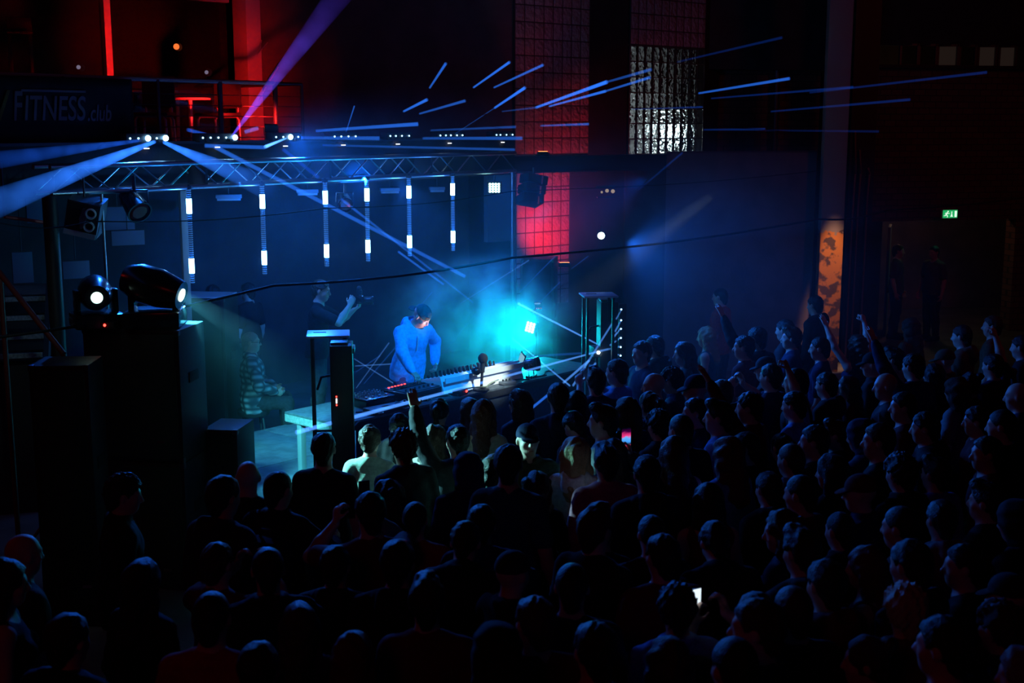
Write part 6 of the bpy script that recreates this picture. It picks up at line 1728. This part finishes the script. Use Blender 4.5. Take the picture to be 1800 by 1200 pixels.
# ------------------------------------------------------------------ emissive tubes standing in for laser light scattered by smoke
def vol_emit(name, col, k):
    if name in MATS: return MATS[name]
    m = bpy.data.materials.new(name); m.use_nodes = True
    nt = m.node_tree; nt.nodes.remove(nt.nodes['Principled BSDF'])
    e = nt.nodes.new('ShaderNodeEmission'); e.inputs['Color'].default_value = (*col, 1); e.inputs['Strength'].default_value = k
    nt.links.new(e.outputs[0], nt.nodes['Material Output'].inputs['Volume'])
    MATS[name] = m
    return m
def vol_emit_fade(name, col, ra, rb, r0, r1, L, nscale=3.0):
    m = bpy.data.materials.new(name); m.use_nodes = True
    nt = m.node_tree; nt.nodes.remove(nt.nodes['Principled BSDF'])
    tc = nt.nodes.new('ShaderNodeTexCoord'); sx = nt.nodes.new('ShaderNodeSeparateXYZ')
    def mapz(v0, v1):
        mr = nt.nodes.new('ShaderNodeMapRange'); mr.inputs['From Max'].default_value = L; mr.inputs['To Min'].default_value = v0; mr.inputs['To Max'].default_value = v1
        nt.links.new(sx.outputs['Z'], mr.inputs['Value'])
        return mr.outputs[0]
    n = nt.nodes.new('ShaderNodeTexNoise'); n.inputs['Scale'].default_value = nscale; n.inputs['Detail'].default_value = 3
    m2 = nt.nodes.new('ShaderNodeMapRange'); m2.inputs['From Min'].default_value = 0.32; m2.inputs['From Max'].default_value = 0.68; m2.inputs['To Min'].default_value = 0.45; m2.inputs['To Max'].default_value = 1.5
    dv = nt.nodes.new('ShaderNodeMath'); dv.operation = 'DIVIDE'
    sq = nt.nodes.new('ShaderNodeMath'); sq.operation = 'POWER'; sq.inputs[1].default_value = 2.0
    mu = nt.nodes.new('ShaderNodeMath'); mu.operation = 'MULTIPLY'
    e = nt.nodes.new('ShaderNodeEmission'); e.inputs['Color'].default_value = (*col, 1)
    L_ = nt.links.new
    L_(tc.outputs['Object'], sx.inputs[0]); L_(tc.outputs['Object'], n.inputs['Vector']); L_(n.outputs['Fac'], m2.inputs['Value'])
    L_(mapz(ra ** 0.5, rb ** 0.5), sq.inputs[0]); L_(sq.outputs[0], dv.inputs[0]); L_(mapz(2.0 * r0, 2.0 * r1), dv.inputs[1])
    L_(dv.outputs[0], mu.inputs[0]); L_(m2.outputs[0], mu.inputs[1]); L_(mu.outputs[0], e.inputs['Strength'])
    L_(e.outputs[0], nt.nodes['Material Output'].inputs['Volume'])
    return m
BLUE = (0.025, 0.19, 1.0)
PALE = (0.09, 0.32, 1.0)
DEEP = (0.012, 0.12, 0.9)
VIO = (0.10, 0.05, 0.75)
NB = [0]
def beam(a, b, r0, r1, rad, label, col=BLUE, fade=None):
    a = Vector(a); b = Vector(b); L = (b - a).length
    q = Vector((0, 0, 1)).rotation_difference((b - a).normalized())
    NB[0] += 1
    if fade is None:
        k = 0.85 * rad / (2.0 * (r0 + r1) / 2)
        k = float('%.2g' % k)
        m = vol_emit('beam_%s_%g' % ({BLUE: 'blue', PALE: 'pale', DEEP: 'deep', VIO: 'violet'}.get(col, 'teal'), k), col, k)
    else:
        m = vol_emit_fade('beam_wide_%d' % NB[0], col, rad, rad * fade, r0, r1, L, 3.5)
    o = MB().lathe([(r0, 0), (r1, L)], 16).build('emissive_ray', m)
    o.matrix_world = Matrix.Translation(a) @ q.to_matrix().to_4x4()
    tag(o, label, 'light beam', 'emissive tubes drawn as light beams')
    if fade is not None:
        m.cycles.volume_step_rate = 0.35
    return o
def pb(x1, y1, d1, x2, y2, d2, r0, r1, rad, label, col=BLUE, fade=None):
    return beam(at(x1, y1, d1), at(x2, y2, d2), r0, r1, rad, label, col, fade)
b1d = dtruss(270) + 0.4
# fan from the first laser bar
pb(272, 249, b1d, -60, 378, 9.0, 0.018, 0.125, 0.75, 'broad blue beam widening from the first laser bar to the lower left', BLUE, 0.10)
pb(252, 246, b1d, -40, 286, 10.0, 0.012, 0.08, 0.22, 'faint blue beam running left from the first laser bar', DEEP, 0.25)
pb(288, 250, b1d, 470, 330, 10.0, 0.018, 0.10, 0.5, 'broad soft beam from the first laser bar to the lower right', BLUE, 0.12)
pb(330, 228, dtruss(330) + 1.5, 378, 241, dtruss(378) + 0.7, 0.022, 0.022, 0.28, 'short blue beam on the balcony right of the first laser bar', DEEP)
pb(360, 256, 13.0, 466, 259, 13.4, 0.022, 0.022, 0.55, 'level blue beam below the second laser bar', BLUE)
pb(466, 258, 13.5, 503, 243, dtruss(503) + 0.4, 0.020, 0.010, 0.6, 'short rising beam joining the third laser bar', PALE)
pb(407, 240, dtruss(407) + 0.4, 620, -40, 11.0, 0.010, 0.12, 0.6, 'violet beam shooting up to the right from the second laser bar', VIO, 0.03)
pb(430, 232, 14.4, 454, 225, 14.4, 0.024, 0.024, 0.5, 'short pale blue beam piece beside the red balcony floodlight', BLUE)
pb(378, 258, dtruss(378) + 0.3, 818, 486, 12.5, 0.026, 0.020, 0.50, 'long blue beam slanting from the second laser bar past the LED tubes', BLUE)
pb(497, 262, dtruss(497) + 0.3, 560, 312, 14.2, 0.022, 0.022, 0.25, 'faint slanting beam just below the third laser bar', DEEP)
pb(600, 350, 14.0, 832, 532, 12.8, 0.016, 0.010, 0.28, 'thin blue beam slanting towards the DJ behind the long one', BLUE)
pb(700, 442, 13.6, 780, 500, 13.0, 0.014, 0.012, 0.35, 'short thin blue beam piece below the fifth LED tube', BLUE)
# fan beams crossing the hall above the truss
for (x1, y1, x2, y2, d1, d2, w, rad, lab) in (
    (520, 242, 667, 243, 15.0, 15.5, 0.034, 0.42, 'level blue beam from the third laser bar towards the right'),
    (555, 230, 735, 218, 15.2, 15.6, 0.033, 0.62, 'bright blue beam above the fourth laser bar'),
    (743, 243, 918, 243, 16.6, 17.2, 0.034, 0.38, 'level blue beam in front of the sixth laser bar'),
    (757, 229, 907, 223, 16.6, 17.2, 0.024, 0.22, 'faint level beam above the sixth laser bar'),
    (567, 255, 905, 263, 15.0, 16.6, 0.024, 0.25, 'long faint beam below the row of laser bars'),
    (709, 196, 751, 175, 15.8, 15.4, 0.026, 0.52, 'short blue dash of beam left above the fifth laser bar'),
    (737, 200, 818, 177, 16.0, 15.6, 0.024, 0.40, 'blue dash of beam above the fifth and sixth laser bars'),
    (755, 155, 784, 111, 16.2, 15.8, 0.024, 0.45, 'steep short blue dash of beam on the dark wall'),
    (832, 154, 896, 109, 16.4, 15.6, 0.023, 0.50, 'blue dash of beam, upper of two near the red glass blocks'),
    (868, 154, 955, 114, 16.6, 15.8, 0.023, 0.42, 'blue dash of beam, lower of two near the red glass blocks'),
    (869, 190, 923, 154, 16.6, 16.0, 0.027, 0.68, 'bright blue dash of beam left of the red glass blocks'),
    (800, 235, 869, 190, 16.9, 16.6, 0.010, 0.16, 'hair-thin faint beam rising from the sixth laser bar'),
    (942, 189, 1067, 144, 16.8, 15.6, 0.032, 0.75, 'brightest blue beam crossing the red glass blocks'),
    (1067, 144, 1145, 122, 15.6, 15.0, 0.026, 0.22, 'faint outer end of the beam over the red glass blocks'),
    (965, 187, 1065, 160, 16.8, 16.0, 0.024, 0.62, 'second blue beam just below the brightest one'),
    (1065, 160, 1143, 136, 16.0, 15.4, 0.024, 0.40, 'outer piece of the second beam before the clear glass blocks'),
    (882, 196, 942, 189, 16.9, 16.8, 0.018, 0.16, 'faint blue beam left of the two bright crossing beams'),
    (950, 221, 1035, 218, 16.8, 16.4, 0.022, 0.40, 'violet-blue level beam low across the red glass blocks'),
    (1228, 164, 1388, 138, 16.0, 15.0, 0.025, 0.48, 'bright blue beam right of the clear glass block window'),
    (1250, 173, 1500, 153, 16.0, 14.6, 0.020, 0.09, 'faint beam just under the bright one at right'),
    (1355, 196, 1600, 175, 16.0, 14.6, 0.022, 0.08, 'faint dark blue beam crossing the steel column'),
    (1423, 163, 1735, 127, 15.4, 14.0, 0.022, 0.08, 'long faint beam reaching to the upper right corner'),
    (1237, 228, 1345, 227, 16.4, 16.0, 0.022, 0.10, 'faint level beam above the dark partition'),
    (1345, 229, 1545, 231, 16.0, 15.2, 0.020, 0.04, 'barely visible level beam before the steel column'),
    (1190, 109, 1375, 66, 16.0, 15.0, 0.022, 0.06, 'faint rising beam at the top right of the glass blocks'),
    (1122, 334, 1200, 268, 17.6, 17.0, 0.020, 0.07, 'faint beam rising over the top of the dark partition'),
    (1110, 192, 1235, 188, 17.0, 16.6, 0.016, 0.12, 'thin faint beam across the clear glass block window'),
    (607, 236, 623, 186, 15.6, 15.2, 0.012, 0.28, 'narrow upright beam above the fourth laser bar'),
):
    pb(x1, y1, d1, x2, y2, d2, w * 0.55, w * 0.8, rad, lab, BLUE if rad > 0.12 else DEEP)
# laser fan at the right of the table
dl_ = 14.6
pb(1050, 618, 14.45, 520, 760, 10.9, 0.011, 0.022, 0.75, 'long bright beam sweeping over the table to the lower left', PALE)
pb(1088, 624, dl_, 910, 533, 15.2, 0.009, 0.015, 0.95, 'bright pale beam from the lowest dot up to the left', PALE)
pb(1089, 609, dl_, 1054, 617, 14.4, 0.012, 0.014, 0.5, 'short beam from the second lowest dot to the projector', PALE)
pb(1091, 593, dl_, 1072, 607, 14.4, 0.010, 0.012, 0.4, 'short beam from the third lowest dot', PALE)
pb(1091, 577, dl_, 1079, 592, 14.4, 0.010, 0.012, 0.4, 'short beam from the third highest dot', PALE)
pb(1092, 562, dl_, 1081, 583, 14.4, 0.010, 0.012, 0.35, 'short beam from the second highest dot', PALE)
pb(1093, 543, dl_, 1083, 561, 14.4, 0.008, 0.010, 0.25, 'short beam from the highest dot', PALE)
pb(1077, 567, 14.5, 1007, 678, 13.6, 0.012, 0.014, 0.45, 'steep pale beam falling past the projector into the crowd', PALE)
pb(1036, 633, 14.2, 990, 673, 13.7, 0.016, 0.014, 0.5, 'pale beam below the projector ending at the table front', PALE)
pb(1047, 638, 14.2, 1017, 678, 13.6, 0.014, 0.012, 0.4, 'second pale beam below the projector beside the steep one', PALE)
pb(969, 689, 13.4, 930, 721, 12.9, 0.016, 0.016, 0.4, 'blue beam piece in front of the table behind the crowd', BLUE)
pb(966, 741, 12.2, 936, 790, 11.4, 0.014, 0.022, 0.42, 'blue beam piece beside the man with the cap', BLUE)
pb(900, 594, 15.6, 1002, 678, 13.7, 0.008, 0.011, 0.32, 'thin beam from the cyan glow down to the right', PALE)
pb(1047, 619, 14.4, 905, 628, 15.4, 0.016, 0.016, 0.14, 'faint level beam from the projector to the left', BLUE)
# thin crossing lasers behind the DJ
for (x1, y1, x2, y2, d, rad, lab) in (
    (622, 630, 712, 686, 13.6, 0.24, 'thin beam falling to the right between speaker column and DJ'),
    (624, 643, 698, 639, 13.7, 0.24, 'thin level beam left of the DJ'),
    (626, 682, 684, 602, 13.8, 0.20, 'thin rising beam left of the DJ, lower of the pair'),
    (640, 674, 704, 600, 13.9, 0.14, 'thin rising beam left of the DJ, right of the pair'),
    (625, 654, 668, 625, 13.8, 0.10, 'short faint beam right of the speaker column'),
    (705, 576, 760, 513, 14.8, 0.14, 'faint beam rising behind the DJ hood'),
    (808, 534, 930, 457, 15.6, 0.22, 'thin beam rising right behind the DJ'),
    (913, 514, 976, 450, 16.2, 0.18, 'thin beam rising before the dark speaker tower'),
    (944, 536, 985, 495, 16.2, 0.16, 'short thin beam right of the little control box'),
    (1005, 472, 1034, 450, 16.6, 0.08, 'faint short beam right of the speaker tower'),
    (765, 640, 840, 545, 15.4, 0.07, 'barely visible beam in the smoke right of the DJ'),
    (545, 830, 640, 730, 11.4, 0.06, 'faint beam low before the column speaker'),
    (662, 800, 700, 765, 11.2, 0.06, 'faint beam behind the bun-haired woman'),
):
    pb(x1, y1, d, x2, y2, d + 0.5, 0.007, 0.009, rad, lab, PALE if rad > 0.18 else BLUE)
# emissive cone drawn as the right moving head's beam
beam(MHBpos, Vector(MHBpos) + Vector((0.75, 0.5, -0.62)), 0.045, 0.18, 0.15, 'short pale green cone of light from the right moving head', (0.10, 0.55, 0.75), 0.02)
# ------------------------------------------------------------------ haze
def haze(name, lo, hi, dens, label, scale, thr, col=(0.85, 0.93, 1.0), base=0.0, soft=0.35, step=1.0, aniso=0.2, rng=0.3):
    lo = Vector(lo); hi = Vector(hi); c = (lo + hi) / 2; h = (hi - lo) / 2
    m = bpy.data.materials.new(name); m.use_nodes = True
    nt = m.node_tree; nt.nodes.remove(nt.nodes['Principled BSDF'])
    vs = nt.nodes.new('ShaderNodeVolumeScatter'); vs.inputs['Color'].default_value = (*col, 1); vs.inputs['Anisotropy'].default_value = aniso
    L = nt.links.new
    L(vs.outputs[0], nt.nodes['Material Output'].inputs['Volume'])
    if scale:
        tc = nt.nodes.new('ShaderNodeTexCoord')
        mp = nt.nodes.new('ShaderNodeMapping'); mp.inputs['Scale'].default_value = (1 / h.x, 1 / h.y, 1 / h.z)
        ln = nt.nodes.new('ShaderNodeVectorMath'); ln.operation = 'LENGTH'
        fo = nt.nodes.new('ShaderNodeMapRange'); fo.interpolation_type = 'SMOOTHSTEP'; fo.inputs['From Min'].default_value = 1.0; fo.inputs['From Max'].default_value = soft; fo.inputs['To Min'].default_value = 0; fo.inputs['To Max'].default_value = 1
        n = nt.nodes.new('ShaderNodeTexNoise'); n.inputs['Scale'].default_value = scale; n.inputs['Detail'].default_value = 4; n.inputs['Distortion'].default_value = 0.6
        mr = nt.nodes.new('ShaderNodeMapRange'); mr.inputs['From Min'].default_value = thr; mr.inputs['From Max'].default_value = thr + rng; mr.inputs['To Min'].default_value = base; mr.inputs['To Max'].default_value = 1.0
        mu = nt.nodes.new('ShaderNodeMath'); mu.operation = 'MULTIPLY'
        mk = nt.nodes.new('ShaderNodeMath'); mk.operation = 'MULTIPLY'; mk.inputs[1].default_value = dens
        L(tc.outputs['Object'], mp.inputs['Vector']); L(mp.outputs['Vector'], ln.inputs[0]); L(ln.outputs['Value'], fo.inputs['Value'])
        L(tc.outputs['Object'], n.inputs['Vector']); L(n.outputs['Fac'], mr.inputs['Value'])
        L(fo.outputs[0], mu.inputs[0]); L(mr.outputs[0], mu.inputs[1]); L(mu.outputs[0], mk.inputs[0]); L(mk.outputs[0], vs.inputs['Density'])
    else:
        vs.inputs['Density'].default_value = dens
    o = MB().box((0, 0, 0), (2 * h.x, 2 * h.y, 2 * h.z)).build(name, m, loc=c, smooth=False)
    m.cycles.volume_step_rate = step
    tag(o, label, 'smoke', None, 'stuff')
    return o
haze('stage_haze', (-6.3, 9.8, 0.02), (6.0, 18.4, 4.6), 0.021, 'thin blue haze filling the air around the stage', 0.9, 0.35, base=0.45, soft=0.55, step=0.8)
sc_ = at(858, 598, 15.7)
haze('smoke_cloud', (sc_.x - 1.6, 14.5, 0.5), (sc_.x + 1.4, 17.4, 2.55), 1.7, 'billowing cyan-lit smoke cloud behind the table right of the DJ', 2.8, 0.43, base=0.06, soft=0.15, step=0.35, rng=0.2)
sd = at(1220, 390, 17.5)
haze('smoke_drift', (sd.x - 1.9, 15.9, 1.0), (sd.x + 1.7, 19.3, 4.0), 0.16, 'dim blue drift of smoke before the dark partition', 1.3, 0.36, base=0.05, soft=0.1, step=0.6)
# ------------------------------------------------------------------ lamps
w = bpy.data.worlds.new('dark'); S.world = w; w.use_nodes = True
w.node_tree.nodes['Background'].inputs[0].default_value = (0.10, 0.12, 0.3, 1)
w.node_tree.nodes['Background'].inputs[1].default_value = 0.0
CB = (0.012, 0.16, 1.0)
CC = (0.0, 0.62, 0.78)
def spot(name, loc, tgt, e, col, ang, blend=0.5, r=0.05):
    return lamp(name, 'SPOT', loc, e, col, tgt, spot_size=R(ang), spot_blend=blend, shadow_soft_size=r)
# blue wash from the truss, mixed with lamps added in mid-air
spot('wash', uv(1.0, -1.9, 3.30), uv(1.7, 0.8, 1.5), 560, (0.0, 0.27, 1.0), 34)
spot('wash', at(470, 322, dtruss(470)), uv(1.2, 1.2, 1.0), 300, CB, 75)
spot('wash', at(700, 312, dtruss(700)), uv(2.6, 0.4, 0.8), 300, CB, 75)
spot('wash', at(860, 305, dtruss(860)), (2.6, 13.6, 0.6), 260, CB, 90)
spot('wash', at(640, 316, dtruss(640)), at(540, 440, 19.0), 900, (0.004, 0.13, 1.0), 84)
spot('haze_wash', (2.2, 12.5, 7.2), at(1220, 400, 17.5), 300, (0.004, 0.13, 1.0), 34)  # added unseen lamp brightening the smoke drift
spot('wash', at(420, 322, dtruss(420)), (s3.x, s3.y + 0.2, 1.9), 260, CB, 30)
for o in [o for o in COL.objects if o.name.startswith('led_tube')]:
    for zz in (0.82, 0.19):
        lamp('tube_glow', 'POINT', o.location + Vector((0.015, -0.06, zz)), 5.0, (0.006, 0.17, 1.0), shadow_soft_size=0.02)
spot('wash', uv(4.0, -0.8, 3.4), at(700, 560, 16.5), 380, (0.0, 0.12, 1.0), 60, 0.8)
spot('hung_fill', uv(1.0, -1.9, 3.3), hs, 90, (0.15, 0.6, 0.9), 12, 0.8)  # added unseen lamp to lift the hanging speaker
spot('stair_fill', (-3.4, 8.6, 3.6), (-5.2, 12.4, 1.8), 30, (0.3, 0.6, 0.65), 34, 0.9)  # unseen fill added for the dark stairs
# rim light on the crowd from the lasers above the stage
spot('crowd_blue', at(520, 245, dtruss(520) + 0.3), (2.2, 6.5, 1.5), 700, CB, 85, 0.6, 0.03)
spot('crowd_blue', at(240, 245, dtruss(240) + 0.3), (-0.8, 5.8, 1.4), 260, CB, 75, 0.6, 0.03)
spot('crowd_blue', at(1085, 560, 14.5) + Vector((0.1, -0.1, 0.9)), (4.8, 11.0, 1.5), 250, CB, 110, 0.6, 0.03)
# cyan panel behind the smoke, key light on the gear
lamp('panel_light', 'AREA', bp2 + Vector((-0.06, -0.12, 0)), 46, CC, at(740, 650, 14.2), size=0.25)
lamp('smoke_glow', 'POINT', at(899, 597, 15.9), 12, CC, shadow_soft_size=0.06)
spot('gear_key', uv(2.6, -2.6, 3.35), uv(2.35, 0.25, 1.2), 820, (0.75, 0.98, 1.0), 13, 0.7)
spot('moving_head_beam', MHBpos, atz(485, 800, 0.5), 1700, (0.08, 0.78, 0.95), 44, 0.6, 0.04)
# moving head on the front rows
spot('moving_head_beam', Vector(MHApos) + Vector((0.03, -0.03, 0)), Vector(MHApos) + Vector((3.1, -1.13, -1.37)), 2400, (0.24, 0.9, 0.98), 22, 0.4, 0.04)
# added spot floating above the gear brightens the DJ's face
djh = DJ.matrix_basis @ Vector(djp.Hd((0, 0.09, 1.62)))
spot('face_fill', uv(1.75, 0.12, 1.45), djh, 30, (1.0, 0.72, 0.78), 24, 0.5, 0.05)
# red
REDL = (1.0, 0.010, 0.008)
spot('red_flood', RFL['a'] + Vector((-0.02, 0.06, 0.05)), at(396, 150, 17.6), 190, REDL, 60, 0.95, 0.05)
spot('red_flood', RFL['a'] + Vector((-0.12, 0.02, 0.10)), at(205, 80, 16.4), 420, REDL, 46, 0.9, 0.05)
spot('red_flood', RFL['b'] + Vector((0.0, 0.03, 0.1)), RFL['b'] + Vector((0.10, 0.26, 2.2)), 9, REDL, 60, 0.9, 0.05)
spot('red_flood', RFL['c'] + Vector((0.0, 0.0, 0.10)), RFL['c'] + Vector((-0.12, 0.75, 0.55)), 85, REDL, 100, 0.9, 0.05)
lamp('red_fill', 'AREA', (-3.0, -2.5, 7.0), 9, (1.0, 0.03, 0.03), (1.0, 7.5, 1.0), size=2.0)
lamp('red_fill', 'AREA', (-8.5, 9.0, 6.0), 5, (1.0, 0.03, 0.03), (-5.6, 12.0, 1.5), size=0.8)
lamp('red_fill', 'AREA', (9.0, 13.0, 7.5), 16, (1.0, 0.10, 0.06), (7.5, 24.0, 2.5), size=1.0)
# warm lamp on the flaking pillar, dim light in the doorway
spot('pillar_warm', (pp.x - 0.05, pp.y - 1.0, 4.4), (pp.x, pp.y - 0.12, 1.35), 800, (1.0, 0.5, 0.28), 15, 0.8)
lamp('doorway_warm', 'POINT', (q1.x + 1.0, q1.y + 1.6, 2.9), 7, (1.0, 0.5, 0.3), shadow_soft_size=0.1)
lamp('exit_light', 'AREA', ex + Vector((0, -0.06, -0.1)), 0.5, (0.1, 1.0, 0.5), ex + Vector((0, -0.1, -1)), size=0.2)

c_ = S.cycles
c_.max_bounces = 6; c_.diffuse_bounces = 2; c_.glossy_bounces = 2; c_.transmission_bounces = 6; c_.transparent_max_bounces = 8; c_.volume_bounces = 0
c_.sample_clamp_indirect = 4.0
lamp('backdrop_fill', 'AREA', of + Vector((0, 0.0, 0.2)) + gn * 0.15, 7, (0.8, 0.95, 1.0), of + Vector((0, 0, 0.0)) + gn * 2.0, size=0.2)  # added lamp aimed at the pale backdrop wall
